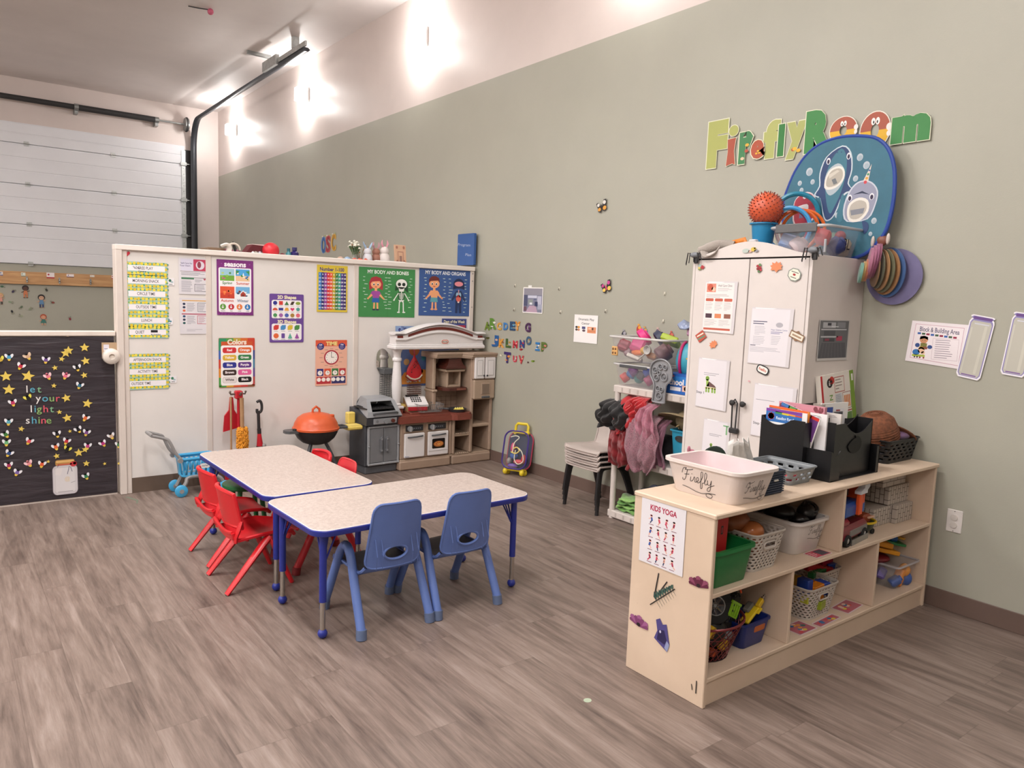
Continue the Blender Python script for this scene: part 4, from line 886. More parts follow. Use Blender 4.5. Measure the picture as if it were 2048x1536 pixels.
b = KB(); b.loft([[(x, y, z) for x, y in ((.60 - w_, .10 - w_ * .4), (.60 + w_, .10 - w_ * .4), (.60 + w_, .26), (.60 - w_, .26))] for w_, z in ((.065, .98), (.07, .955), (.085, .925), (.105, .905), (.108, .895), (.108, .885))], M_BRN, smooth=False, cap1=True); b.make('range_hood', tk_)
b = KB(); b.box((.50, .07, .855), (.71, .27, .88), M_TAN2, .006); b.box((.53, .10, .72), (.55, .26, .86), M_TAN2, .004); b.box((.665, .10, .72), (.685, .26, .86), M_TAN2, .004); b.box((.55, .20, .72), (.665, .26, .86), M_TAN); b.box((.53, .10, .71), (.685, .26, .73), M_TAN2, .004); b.make('hood_column', tk_)
b = KB(); b.plate([(.475, .075), (.52, .035), (.70, .035), (.725, .06), (.725, .24), (.475, .24)], .685, .71, M_BRN); b.box((.60, .03, .69), (.70, .036, .706), mat('#7c4a3c', .3)); b.make('spice_shelf', tk_)
# white post and arch
b = KB(); b.at(loc=(.065, .20, 0)); b.box((-.055, -.05, .53), (.055, .05, .555), M_KW, .006)
b.lathe([(.042, .555), (.045, .57), (.034, .58), (.034, .60), (.042, .66), (.046, .74), (.042, .82), (.034, .92), (.032, .955), (.04, .96), (.043, .972), (.04, .985), (.033, .99), (.035, 1.03), (.048, 1.06), (.048, 1.08)], M_KW, 20); b.make('post', tk_)
b = KB(); Y0, Y1 = .12, .26
b.box((-.01, Y0 - .015, 1.065), (.955, Y1, 1.098), M_KW, .008); b.box((.0, Y0 - .008, 1.095), (.945, Y1 - .01, 1.11), M_KW, .006)
def arc(h, e): return [(.09 + .765 * i / 20, h + e * sin(pi * i / 20)) for i in range(21)]
pts = [(.01, 1.10), (.935, 1.10), (.935, 1.19)] + arc(1.19, .085)[::-1] + [(.01, 1.19)]
b.at(rot=(pi / 2, 0, 0)); b.plate(pts, -Y1 + .02, -Y0, M_KW)
top = arc(1.205, .085); b.at(); b.tube([(x, Y0 + .05, z) for x, z in [(-.005, 1.207), (.08, 1.207)] + top + [(.87, 1.207), (.955, 1.207)]], .017, M_KW, 8, sq=(.9, 4.2), up=(0, 0, 1) and (0, 1, 0))
b.tube([(x, Y0 - .002, z) for x, z in [(0, 1.155), (.10, 1.155)] + [(q, z) for q, z in arc(1.15, .07)] + [(.86, 1.155), (.945, 1.155)]], .012, M_KW, 8, up=(0, 1, 0))
ar = b.make('arch', tk_)
MR2 = mat('#6e261c', .3)
b = KB(); a1 = [(x, z) for x, z in arc(1.165, .077)][1:-1]; a2 = [(x, z) for x, z in arc(1.185, .082)][1:-1]
b.at(rot=(pi / 2, 0, 0)); b.plate(a1 + a2[::-1], -Y0, -Y0 + .004, MR2); b.plate([(.02, 1.168), (.075, 1.168), (.075, 1.188), (.02, 1.188)], -Y0, -Y0 + .004, MR2); b.plate([(.875, 1.168), (.93, 1.168), (.93, 1.188), (.875, 1.188)], -Y0, -Y0 + .004, MR2); b.make('red_inlay', ar)
c = Card(.085, .046, '#f2efe9', r=.02); c.lv += .002; c.rect(.006, .006, .073, .034, '#c0392b', .016).up().rect(.012, .012, .061, .022, '#f0e6da', .01).up().text('little tikes', .0425, .023, .017, '#2a2422', .03, maxw=.056)
c.stick('maker_badge', (.465, Y0 - .006, 1.156), '-y', parent=ar, label='oval red and white badge')

# things on and around the kitchen
def kt(name, label, cat, x, y, z, rot=0): return thing(name, label, cat, (KX + x, KY + y, z), rot)
cr = kt('toy_cash_register', 'white toy cash register with brown sides and red drawer front', 'toy cash register', .245, .17, .506, math.radians(-12))
b = B(); b.loft([[(x, y, z) for y, z in ((-.07, 0), (-.07, .05), (-.03, .065), (.05, .115), (.07, .115), (.07, 0))] for x in (-.095, .095)], mat('#a9805a', .5), cap0=True, cap1=True, smooth=False); b.make('body', cr)
b = B(); b.loft([[(x, y, z) for y, z in ((-.078, .045), (-.03, .07), (.03, .103), (.06, .122), (.03, .118), (-.035, .082), (-.078, .06))] for x in (-.098, .098)], M_KW, cap0=True, cap1=True, smooth=False); b.make('keyboard_top', cr)
b = B(); sl = .55
for j in range(3):
    for i in range(5): b.at(loc=(-.04 + i * .02, -.03 + j * .022, .086 + j * .0125), rot=(sl, 0, 0)); b.box((-.007, -.007, 0), (.007, .007, .005), M_DARK, .001)
b.make('keypad', cr)
B().at(loc=(-.02, .048, .124), rot=(.55, 0, 0)).box((-.06, -.01, 0), (.06, .014, .006), mat('#2c3030', .2)).make('display', cr)
B().box((-.09, -.082, .008), (.09, -.068, .042), mat('#a8202c', .35), .003).make('drawer', cr)
rk = kt('dish_rack', 'wire dish rack on the brown toy kitchen counter', 'dish rack', .33, .08, .500, math.radians(-4)); b = B(); MWI = mat('#9b9a9a', .3, .8)
for (w_, d_, z) in ((.25, .15, .075), (.21, .12, .006)): b.tube([(x, y, z) for x, y in rrect(w_, d_, .02, 3)], .0028, MWI, 5, closed=True)
for i in range(12):
    x = -.115 + .23 * i / 11
    b.tube([(x, -.073, .075), (x * .86, -.06, .006), (x * .86, .06, .006), (x, .073, .075)], .0016, MWI, 4)
for i in range(7):
    y = -.066 + .132 * i / 6; b.tube([(-.123, y, .075), (-.103, y * .85, .006), (.103, y * .85, .006), (.123, y, .075)], .0016, MWI, 4)
b.make('wire_frame', rk)
fp = kt('toy_pan', 'dark toy frying pan with yellow food on the right of the counter', 'toy pan', .625, .06, .4895)
B().lathe([(.0, 0), (.075, 0), (.09, .028), (.086, .028), (.072, .006), (0, .005)], mat('#35363a', .4), 24).make('pan', fp); B().tube([(-.085, .01, .025), (-.14, .03, .03), (-.175, .04, .032)], .009, M_DG).make('handle', fp)
tf = kt('toy_food', 'yellow toy corn slice lying in the dark frying pan', 'toy food', .645, .06, .497); b = B(); b.box((-.05, -.02, 0), (.05, .02, .016), mat('#e3cf5a', .5), .006)
for i in range(4): b.sphere((-.036 + i * .024, 0, .018), .011, mat('#ecdc74', .5), 10, 6)
b.make('slice', tf)
lf = kt('yellow_utensil_hook', 'small yellow piece clipped on the tile backsplash of the kitchen', 'hook', .43, .235, .60); B().box((-.012, -.02, 0), (.02, .0, .022), mat('#d9b23c', .4), .004).make('clip', lf)
# pieces hanging on the partition behind the kitchen
ml = thing('watermelon_bag', 'red watermelon shaped bag hanging behind the white post', 'bag', onY(829, 708, YP - .05))
M_WM = mat('#c2202c', .3, var=.1)
b = B(); rows = []
for z, w_ in ((.0, .006), (-.03, .012), (-.06, .03), (-.10, .055), (-.14, .075), (-.18, .082), (-.205, .078)): rows.append([(w_ * cos(a), .022 * sin(a) * min(1, w_ * 25), z - .02 * (1 - (w_ * cos(a) / .082) ** 2) * (z < -.17)) for a in [2 * pi * i / 20 for i in range(20)]])
b.loft(rows, M_WM, cap0=True, cap1=True); q = random.Random(2)
for i in range(16): z = q.uniform(-.17, -.06); b.sphere((q.uniform(-.04, .04) * (-z / .15), -.0225, z), .004, M_DARK, 6, 4, (1, .4, 1.4))
b.make('bag_body', ml)
b = B(); b.tube([(-.08, -.005, -.195), (-.045, -.012, -.222), (0, -.014, -.232), (.045, -.012, -.222), (.08, -.005, -.195)], .010, mat('#d9d0bc', .5)); b.make('rind', ml); b = B(); b.tube([(-.086, 0, -.20), (-.048, -.008, -.234), (0, -.01, -.246), (.048, -.008, -.234), (.086, 0, -.20)], .009, mat('#8c2a24', .5)); b.tube([(0, 0, 0), (-.004, .01, .03), (0, .02, .045), (.004, .01, .03), (0, 0, 0)], .002, mat('#b8306c', .5), 5); b.make('strap', ml)
mi = thing('wavy_mirror', 'wavy frameless mirror on the partition left of the toy kitchen post', 'mirror', onY(768, 724, YP - .012))
pts = []
for i in range(40):
    a = 2 * pi * i / 40; r = 1 + .09 * cos(3 * a + .6) + .07 * cos(2 * a + 1.9); pts.append((.088 * r * cos(a), .108 * r * sin(a) - .01 * cos(a)))
m_, nt_, b_ = nodes('mirror_glass'); b_.inputs['Metallic'].default_value = 1; b_.inputs['Roughness'].default_value = .03
n_ = N(nt_, 'ShaderNodeTexNoise', {'Scale': 3}); nt_.links.new(ramp(nt_, n_.outputs[0], (.3, '#d3d2cc'), (.7, '#dcdad6')), b_.inputs['Base Color'])
B().at(rot=(pi / 2, 0, 0)).plate(pts, 0, .006, m_).make('mirror_plate', mi)
wr = thing('wire_mesh_rack', 'tall grey wire mesh rack standing left of the white post', 'wire rack', (KX + .012, KY + .285, .565))
b = B(); MWG = mat('#6a6c6e', .4, .5)
for y in (-.04, .04):
    for i in range(5): x = -.05 + .025 * i; b.tube([(x, y, 0), (x, y, .27)], .0022, MWG, 4)
for j in range(14):
    z = .02 * j; b.tube([(x, y, z) for x, y in rrect(.10, .08, .006, 2)], .0022, MWG, 4, closed=True)
b.make('mesh', wr); B().box((-.055, -.045, .27), (.055, .045, .32), mat('#5d6063', .4, .4), .004).make('top_tray', wr)
yt = thing('yellow_ledge', 'yellow plastic ledge behind the white post of the toy kitchen', 'ledge', (KX, KY + .24, 0)); b = B(); b.box((-.14, -.05, .535), (.40, .06, .562), mat('#dcc067', .45), .006); b.make('ledge_board', yt)
for x in (-.12, .38): B().box((x - .015, 0, 0), (x + .015, .03, .536), M_DG).make('leg', yt)
rw = thing('small_wire_basket', 'small red brown wire basket hanging under the watermelon bag', 'basket', onY(828, 770, YP - .03)); b = B()
for j in range(5): b.tube([(x, y, -.02 * j) for x, y in rrect(.13, .05, .01, 2)], .002, mat('#6a4038', .4, .3), 4, closed=True)
for i in range(9): x = -.06 + .015 * i; b.tube([(x, -.025, .01), (x, -.025, -.085), (x, .02, -.085)], .0016, mat('#6a4038', .4, .3), 4)
b.make('wire', rw)

# grey toy barbecue left of the kitchen
gg = thing('toy_barbecue', 'grey two-door toy barbecue with yellow side shelf, left of the kitchen', 'toy grill', (2.845, 5.745, 0), math.radians(3))
M_GB = mat('#3c3d42', .45, var=.05); M_GM = mat('#76787c', .42, var=.04); M_GS = mat('#94969a', .35, var=.04)
b = B(); b.box((.01, .01, 0), (.325, .27, .07), mat('#54565b', .5), .008); b.make('plinth', gg)
b = B(); b.box((0, 0, .07), (.335, .28, .425), M_GB, .008); b.make('cabinet', gg)
b = B()
for x0, z0, x1, z1 in ((.02, .075, .335, .095), (.02, .40, .335, .42), (.02, .075, .042, .42), (.313, .075, .335, .42)): b.box((x0, -.018, z0), (x1, .004, z1), M_GS, .006)
for x, z in ((.031, .085), (.031, .245), (.031, .41), (.324, .085), (.324, .245), (.324, .41), (.18, .085)): b.sphere((x, -.018, z), .009, M_LG, 10, 6)
b.make('door_frame', gg)
for x0, x1, hx in ((.045, .176, .15), (.180, .311, .205)):
    d = B().box((x0, -.012, .098), (x1, .002, .397), M_GM, .003).make('door', gg)
    b = B(); b.box((hx - .012, -.032, .185), (hx + .012, -.02, .325), mat('#63656a', .4), .006)
    for z in (.205, .305): b.cyl((hx, -.034, z), (hx, -.01, z), .008, M_LG)
    b.make('handle', d)
b = B(); b.loft([[(x, y, z) for y, z in ((-.03, .43), (-.035, .49), (-.02, .505), (.27, .56), (.27, .43))] for x in (-.005, .34)], M_GB, cap0=True, cap1=True, smooth=False); b.make('firebox', gg)
b = B(); b.box((.06, -.040, .438), (.29, -.030, .487), M_GS, .004); p = b.make('control_panel', gg)
for x, r in ((.095, .012), (.175, .022), (.245, .016)): B().cyl((x, -.058 if r > .013 else -.044, .463), (x, -.03, .463), r, M_LG if r > .018 else M_GM if r < .013 else mat('#5c2c24', .4), n=18).make('knob', p)
b = B()      # hood with a window
hp = [(-.04, .50), (-.025, .545), (.035, .625), (.06, .645), (.20, .655), (.27, .61), (.28, .56)]
def hx(k, i): return (-.005 + .01 * k * 1.5, .34 - .01 * k * 1.5)
rows = [[(x, y, z) for x in [(-.005 + .018 * k) + (.345 - .036 * k) * i / 8 for i in range(9)]] for k, (y, z) in enumerate([hp[0], hp[1], hp[2], hp[3], hp[4]])]
b.loft(rows, M_GS, closed=False, skip=lambda i, j: j == 1 and 1 <= i <= 6, smooth=False)
b.loft([[(.067, y, z) for y, z in hp[:5]], [(.067, y, z) for y, z in hp[:5]]], M_GS, closed=False)
for s0, k in ((0, 0), (8, 1)): b.add([rows[j][s0] for j in range(5)] + [(rows[4][s0][0], .28, .56)], [(0, 1, 2, 3, 4, 5)], M_GS)
b.loft([rows[4], [(x, .27, .60) for x, y, z in rows[4]], [(x, .28, .56) for x, y, z in rows[4]]], M_GS, closed=False, smooth=False)
b.make('hood', gg, solid=.006)
b = B(); b.tube([(.05, -.045, .528), (.07, -.06, .535), (.27, -.06, .535), (.29, -.045, .528)], .010, M_DG); b.make('hood_handle', gg)
b = B(); b.box((.02, .0, .56), (.32, .24, .57), M_DARK)
for i in range(9): b.box((.04 + .032 * i, .01, .57), (.05 + .032 * i, .22, .576), M_DARK)
b.make('grate', gg)
ys_ = B().box((-.15, .02, .395), (-.005, .13, .43), mat('#dfc666', .42), .01).box((-.135, .03, .43), (-.02, .12, .437), mat('#e5cf76', .42), .004).box((-.09, .13, .43), (-.02, .19, .53), mat('#dfc666', .42), .008).make('side_shelf', gg, label='yellow plastic side shelf')

# orange kettle grill on legs
og = thing('toy_kettle_grill', 'round toy grill with orange lid and black bowl on curved legs', 'toy grill', (2.43, 5.80, 0))
M_OR = mat('#c9562c', .38, var=.04)
B().lathe([(.0, .30), (.06, .302), (.11, .32), (.15, .355), (.175, .40), (.18, .425), (.17, .425), (0, .42)], mat('#1d1c1e', .4), 32).make('bowl', og)
ld = B().lathe([(.188, .425), (.19, .44), (.18, .45), (.172, .48), (.15, .52), (.11, .548), (.05, .563), (0, .566)], M_OR, 32).make('lid', og)
B().tube([(-.03, 0, .556), (-.028, 0, .59), (0, 0, .612), (.028, 0, .59), (.03, 0, .556)], .010, M_OR, 8).make('lid_handle', ld)
b = B(); b.at(loc=(.11, -.06, .525)); b.lathe([(.022, 0), (.022, .02), (.016, .024), (0, .024)], M_OR, 14); b.make('lid_vent', ld)
b = B(); b.plate([(-.15, -.06), (-.24, -.05), (-.265, -.02), (-.265, .03), (-.24, .06), (-.15, .07)], .408, .43, M_DG); b.cyl((-.19, -.03, .43), (-.19, -.03, .445), .018, M_DARK); b.make('side_tray', og)
b = B(); b.tube([(.17, -.05, .43), (.25, -.05, .43), (.265, 0, .43), (.25, .05, .43), (.17, .05, .43)], .011, M_DG); b.make('side_handle', og)
for k, a in enumerate((-2.5, -.65, pi / 2)):
    B().tube(smoothpath([(.07 * cos(a), .07 * sin(a), .33), (.13 * cos(a), .13 * sin(a), .22), (.18 * cos(a), .16 * sin(a), .10), (.20 * cos(a), .18 * sin(a), .005)], 4), .014, M_GB, 8).make('leg', og)

# ================================================================ toys along the partition
ca = thing('toy_shopping_cart', 'light blue and grey toy shopping cart by the white partition', 'toy shopping cart', (1.50, 5.86, 0))
M_SKY = mat('#3f9fcf', .35, var=.05); M_CG = mat('#8c8a8a', .38, var=.06)
b = B()
def cartring(z, k): return [(x + .03 * (z - .17), y, z + .03 * max(0, x) * k) for x, y in rrect(.22 + .25 * (z - .14), .15 + .18 * (z - .14), .03, 4)]
R_ = [cartring(z, 1) for z in (.145, .16, .185, .21, .235, .26, .275)]
b.loft(R_, M_SKY, skip=lambda i, j: 1 <= j <= 4 and i % 3 != 0 and True, cap0=True)
Rf = len(R_[0])
for s_ in (-1, 1):
    for k in range(6):
        x = -.085 + .034 * k; w_ = .0075
        b.loft([[(x - w_, s_ * (.078 + .04 * q) , .16 + .11 * q), (x + w_, s_ * (.078 + .04 * q), .16 + .11 * q)] for q in (0, .33, .66, 1)], M_SKY, closed=False)
for k in range(4):
    y = -.05 + .033 * k
    for x0, x1 in ((.112, .135), (-.108, -.122)): b.loft([[(x0 + (x1 - x0) * q, y - .006, .16 + .11 * q), (x0 + (x1 - x0) * q, y + .006, .16 + .11 * q)] for q in (0, 1)], M_SKY, closed=False)
b.tube(cartring(.28, 1), .0095, M_SKY, 8, closed=True); b.make('basket', ca, solid=.004)
b = B(); b.tube([(.13, 0, .285), (.165, 0, .295), (.17, 0, .28)], .012, M_SKY); b.make('bumper', ca)
c = Card(.075, .036, '#dedcda', r=.017); c.up().text('market', .0375, .018, .016, '#555a66', .02, maxw=.055); c.stick('badge', (-.0, -.118, .245), '-y', parent=ca)
for s_ in (-1, 1):
    B().tube(smoothpath([(-.125, s_ * .105, .285), (-.165, s_ * .10, .34), (-.20, s_ * .095, .42), (-.225, s_ * .09, .445), (-.315, s_ * .085, .475)], 4), .0115, M_CG, 8).make('handle_arm', ca)
    B().at(rot=(pi / 2, 0, 0)).lathe([(0, -.012), (.018, -.012), (.018, .012), (0, .012)], M_CG, 14).make('pivot', ca, loc=(-.135, s_ * .115, .28))
B().tube([(-.315, -.09, .475), (-.32, 0, .478), (-.315, .09, .475)], .013, M_CG, 10).make('handle_bar', ca)
for s_ in (-1, 1):
    b = B(); b.tube(smoothpath([(-.12, s_ * .08, .045), (-.09, s_ * .08, .10), (-.06, s_ * .07, .14), (.10, s_ * .07, .135), (.16, s_ * .08, .11), (.19, s_ * .08, .05)], 5), .016, M_CG, 8, sq=(1.2, .9)); b.make('chassis_rail', ca)
    for x in (-.125, .19):
        b = B(); b.at(rot=(pi / 2, 0, 0)); b.lathe([(.0, -.014), (.038, -.014), (.045, -.008), (.045, .008), (.038, .014), (0, .014)], M_SKY, 24)
        b.lathe([(0, -.017), (.016, -.017), (.016, .017), (0, .017)], M_CG, 16); b.make('wheel', ca, loc=(x, s_ * .095, .046))
br = thing('broom_stand', 'red topped stand with toy brooms, dustpan and duster handles', 'cleaning set', (1.845, 5.93, 0))
M_WD = mat('#a8825e', .5, var=.12, scale=14); M_RB = mat('#b81e2c', .36)
B().lathe([(.0, .0), (.11, 0), (.115, .012), (.02, .03), (.015, .04), (0, .04)], M_RB, 24).make('base', br)
B().cyl((0, 0, .03), (0, 0, .70), .012, M_RB).make('pole', br)
b = B(); b.box((-.028, -.028, .69), (.028, .028, .755), M_RB, .008)
b.make('hub', br)
b = B()
for a in (pi, 0.3, -pi / 2, 2.5): b.tube([(0, 0, .73), (.06 * cos(a), .06 * sin(a), .725), (.065 * cos(a), .065 * sin(a), .74)], .006, mat('#6a6058', .4, .5), 6); b.sphere((.065 * cos(a), .065 * sin(a), .742), .009, mat('#6a6058', .4, .5), 8, 6)
b.make('hook_arm', br)
bm_ = thing('toy_broom', 'thin wooden toy broom hanging left on the red topped stand', 'toy broom', (1.785, 5.925, 0)); B().cyl((0, 0, .15), (0, 0, .71), .0075, M_WD).make('handle', bm_); B().box((-.05, -.015, .04), (.05, .015, .15), mat('#b81e2c', .5), .01).make('brush', bm_)
dp = thing('dustpan', 'red dustpan hanging behind the thin broom handle', 'dustpan', (1.80, 5.965, 0)); b = B(); b.at(rot=(pi / 2, 0, 0)); b.plate([(-.065, .43), (.05, .455), (.055, .54), (.02, .60), (.012, .70), (-.012, .70), (-.02, .60), (-.055, .555)], -.006, .01, M_RB); b.make('pan', dp)
mp_ = thing('toy_duster', 'orange yellow fluffy toy duster hanging on a thick wooden handle', 'toy duster', (1.865, 5.90, 0))
B().cyl((0, 0, .30), (-.005, .0, .70), .015, M_WD, r1=.016).make('handle', mp_); B().cyl((.004, 0, .2), (.002, 0, .30), .012, M_WD).make('handle_tip', mp_)
b = B(); q = random.Random(5)
for i in range(520):
    z = q.uniform(.285, .475); a = q.uniform(0, 2 * pi); r = .034 * (1 - ((z - .38) / .11) ** 4 * .35); l_ = .013
    p = (r * cos(a), r * sin(a), z); b.tube([p, (p[0] * 1.25 + q.uniform(-1, 1) * .004, p[1] * 1.25, z - .012 + q.uniform(-1, 1) * .01), (p[0] * 1.1, p[1] * 1.1, z - .028)], [.004, .005, .003], mat('#d9922a', .8, var=.25, scale=60), 4)
b.sphere((0, 0, .38), .036, mat('#c47c20', .9), 14, 12, (1, 1, 2.6)); b.make('fluffy_head', mp_)
ms_ = thing('toy_mop', 'second wooden handled toy broom behind the orange duster', 'toy broom', (1.895, 5.955, 0)); B().cyl((0, 0, .12), (-.02, 0, .70), .010, mat('#8c6c4e', .5, var=.1)).make('handle', ms_); B().box((-.04, -.015, .03), (.04, .015, .12), mat('#7a2a2c', .6), .01).make('brush', ms_)
vc = thing('toy_vacuum', 'slim black and red toy stick vacuum leaning by the partition', 'toy vacuum', (2.0, 5.93, 0))
b = B(); b.tube(smoothpath([(-.012, 0, .655), (.012, 0, .665), (.026, 0, .64), (.028, 0, .60), (.018, 0, .575), (-.008, 0, .572), (-.01, 0, .60)], 4, ), .011, M_DARK, 8); b.make('grip', vc)
B().tube([(0, 0, .585), (.006, 0, .40)], .0125, mat('#2c2a2c', .45), 12).tube([(.006, 0, .44), (.008, 0, .40)], .016, mat('#2c2a2c', .45), 12).make('tube', vc)
b = B(); b.tube([(.008, 0, .40), (.012, 0, .30)], [.015, .026], M_RB, 12); b.tube([(.012, 0, .30), (.016, 0, .10)], [.028, .03], mat('#2c2a2c', .45), 12); b.sphere((.04, -.01, .30), .02, mat('#8c8a88', .4), 10, 8); b.make('motor_body', vc); B().box((-.08, -.05, 0), (.11, .04, .05), M_RB, .015).box((.0, -.01, .04), (.03, .01, .12), M_DARK).make('floor_head', vc)

# rolling clear backpack with toy doctor set against the long wall
bp_ = thing('rolling_backpack', 'clear toy rolling backpack with purple trim leaning on the green wall', 'backpack', (3.985, 5.12, .0), (0, 0, 0))
bp_.rotation_euler = Euler((math.radians(-14), 0, math.radians(-62)))
M_CLR = mat('#c9ced2', .12, kind='clear', a=.07); M_YEL = mat('#dcc32a', .4, var=.04); M_PUR = mat('#3d2a7c', .4); M_PNK = mat('#a8324c', .4); M_NAVY = mat('#131b42', .5)
S_ = [(x, z + .22) for x, z in rrect(.23, .33, .07, 7)]
b = B(); b.loft([[(x, y, z) for x, z in S_] for y in (-.055, .05)], M_CLR, cap0=True, cap1=False); b.make('clear_shell', bp_)
b = B(); b.tube([(x, -.057, z) for x, z in S_], .007, M_PUR, 6, closed=True, up=(0, 1, 0)); b.tube([(x, .05, z) for x, z in S_], .007, M_PNK, 6, closed=True, up=(0, 1, 0)); b.make('piping', bp_)
B().at(rot=(pi / 2, 0, 0)).plate([(x * .97, (z - .22) * .97 + .22) for x, z in S_], -.052, -.044, M_NAVY).make('back_panel', bp_)
b = B(); b.tube([(-.06, .03, .36), (-.06, .03, .44), (-.045, .03, .46), (.045, .03, .46), (.06, .03, .44), (.06, .03, .36)], .013, M_YEL, 8); b.box((-.08, .01, .37), (.08, .045, .395), M_YEL, .006); b.make('handle', bp_)
b = B(); b.box((-.095, -.05, .035), (.095, .05, .06), M_YEL, .01)
for x in (-.08, .08): b.at(loc=(x, -.035, 0)); b.sphere((0, 0, .028), .028, M_YEL, 14, 10, (.8, .8, 1)); b.at(loc=(x, .03, 0)); b.sphere((0, 0, .028), .028, M_YEL, 14, 10, (.8, .8, 1))
b.at(); b.make('wheel_base', bp_)
dset = [('toy_stethoscope', 'white toy stethoscope inside the clear backpack', 'toy stethoscope', '#e3dfc9', [[(-.07, -.03, .33), (-.02, -.035, .345), (.01, -.03, .33), (-.03, -.03, .28), (-.035, -.03, .20)], [(.02, -.03, .24), (.06, -.035, .20), (.075, -.03, .13), (.03, -.035, .10), (-.01, -.03, .14), (-.01, -.03, .22)]], .0045),
        ('toy_tube_cord', 'pale yellow cord loop inside the clear backpack', 'toy cord', '#d9c25a', [[(-.05, -.03, .20), (0, -.04, .19), (.03, -.035, .22), (0, -.03, .245), (-.03, -.035, .23)]], .006)]
for nm, lb, ct, cc, paths, r in dset:
    b = B(); [b.tube(smoothpath(p, 5), r, mat(cc, .4), 6) for p in paths]; o = b.make(nm, label=lb, cat=ct); o.matrix_world = bp_.matrix_basis.copy()
for nm, lb, cc, c_, s_ in (('toy_otoscope', 'pink toy instrument in the clear backpack', '#c23a6c', (-.05, 0, .24), (.022, .02, .045)), ('toy_syringe', 'coral toy instrument low in the clear backpack', '#c8404c', (.02, 0, .12), (.05, .025, .022)), ('toy_bottle', 'red toy bottle in the lower right of the clear backpack', '#b82c34', (.065, .0, .15), (.022, .02, .04)), ('toy_box', 'lilac toy piece at the bottom of the clear backpack', '#6a4aa0', (-.03, 0, .08), (.05, .03, .02)), ('toy_pad', 'navy toy piece in the clear backpack', '#33559c', (-.035, .01, .17), (.04, .02, .03)), ('toy_band', 'grey toy piece at the lower left of the clear backpack', '#8c8884', (-.07, 0, .12), (.022, .03, .03))):
    b = B(); b.sphere((0, 0, 0), 1, mat(cc, .4), 12, 8, s_); o = b.make(nm, label=lb, cat='toy'); o.matrix_world = bp_.matrix_basis @ Matrix.Translation(c_)
# ================================================================ on the long green wall
def wcard(px, py, label, cat, name, draw, un, group=None, X=WX - .004, tilt=0, **k):
    c = Card(1, 1, None, unit=un); c.lv = .0006; draw(c)
    return c.stick(name, onX(px, py, X), '-x', tilt, label=label, cat=cat, group=group, **k)
def wl(ch, px, py, h, col, label, rim='#e6e2d4', un=None, group=None, sx=1, bold=.045, extra=None, tilt=0, name='alphabet_letter'):
    un = un or unitX(px - 5, px + 5, py, 10); s = h / .72
    def d(c):
        wd = h * .62 * sx
        if rim: c.glyph(ch, 0, 0, wd, h, rim, bold + .02, h * .1)
        c.lv += .0008; c.glyph(ch, 0, 0, wd, h, col, bold); c.up()
        if extra: extra(c)
    return wcard(px, py, label, 'letter', name, d, un, group, tilt=tilt)
Z3 = lambda x, y: (940 + x * .1465, 540 + y * .1465)
G_ = 'alphabet stickers on the green wall'
for ch, x, y, h, cc, c2, lb in (('A', 235, 765, 17, '#6a8428', '#4a5c20', 'olive green letter A, first of the top alphabet row'), ('R', 315, 735, 22, '#5c8a2e', '#e9e6dc', 'tall green letter R beside the olive A'), ('C', 400, 768, 15, '#cf9c34', '#e0d8c0', 'mustard yellow letter C in the top alphabet row'), ('D', 488, 770, 15, '#3678b8', '#8c8c8c', 'blue letter D in the top alphabet row'),
    ('E', 582, 765, 18, '#284a70', '#5aa0c8', 'dark blue striped letter E in the top alphabet row'), ('Y', 650, 765, 18, '#d98c2c', '#f0c080', 'orange letter Y beside the striped E'), ('G', 792, 785, 19, '#44204c', '#7c5a88', 'dark purple letter G at the right of the top alphabet row'),
    ('J', 343, 970, 23, '#1f5a98', '#c9a890', 'large blue letter J starting the middle alphabet row'), ('K', 432, 1000, 18, '#d9983c', '#8a5a30', 'orange letter K in the middle alphabet row'), ('L', 525, 1000, 18, '#3c5c28', '#b09038', 'dark green letter L in the middle alphabet row'), ('M', 618, 1015, 15, '#c42c3c', '#e0a0a0', 'red letter M in the middle alphabet row'),
    ('N', 712, 1010, 16, '#283a7c', '#c03040', 'navy letter N in the middle alphabet row'), ('O', 802, 965, 18, '#3a5c7c', '#8c6a4c', 'slate blue letter O, highest in the middle alphabet row'), ('Z', 922, 1045, 17, '#2c78b8', '#e9e6e2', 'bright blue letter Z right of the O'), ('P', 1012, 1050, 19, '#5c7030', '#d97a70', 'green and pink letter P at the right end of the alphabet'),
    ('T', 510, 1195, 22, '#3a2868', '#d98a34', 'purple and orange letter T starting the bottom alphabet row'), ('U', 614, 1215, 13, '#c43048', '#e8c0c0', 'crimson letter U in the bottom alphabet row'), ('V', 700, 1225, 17, '#b8323c', '#e09080', 'red kite shaped letter V at the end of the bottom row')):
    px, py = Z3(x, y)
    def ex(c, c2=c2, h=h): c.ell(.12 * h, -.12 * h, .12 * h, .10 * h, c2, 10).rect(-.2 * h, .2 * h, .22 * h, .08 * h, c2)
    wl(ch, px, py, h, cc, lb, None, group=G_, extra=ex, bold=.05)
for x, y, cc, lb in ((238, 930, '#6a6a30', 'small olive bug sticker left of the J'), (425, 1165, '#e0dcc8', 'small pale torn sticker left of the T'), (790, 1265, '#6a4a48', 'tiny dark dot sticker right of the V'), (855, 1245, '#7a9a2c', 'small leaf green sticker right of the V'), (693, 1085, '#b02c3c', 'small red tail sticker between the N and the V')):
    px, py = Z3(x, y); wcard(px, py, lb, 'sticker', 'torn_sticker', lambda c, cc=cc: (c.ell(0, 0, 3 if cc != '#6a4a48' else 1.2, 2 if cc != '#6a4a48' else 1.2, cc, 8), c.ell(2.5 if cc != '#6a4a48' else .5, -1, 2, 1.2, cc, 8)), unitX(px - 5, px + 5, py, 10), group='bits of sticker on the green wall')
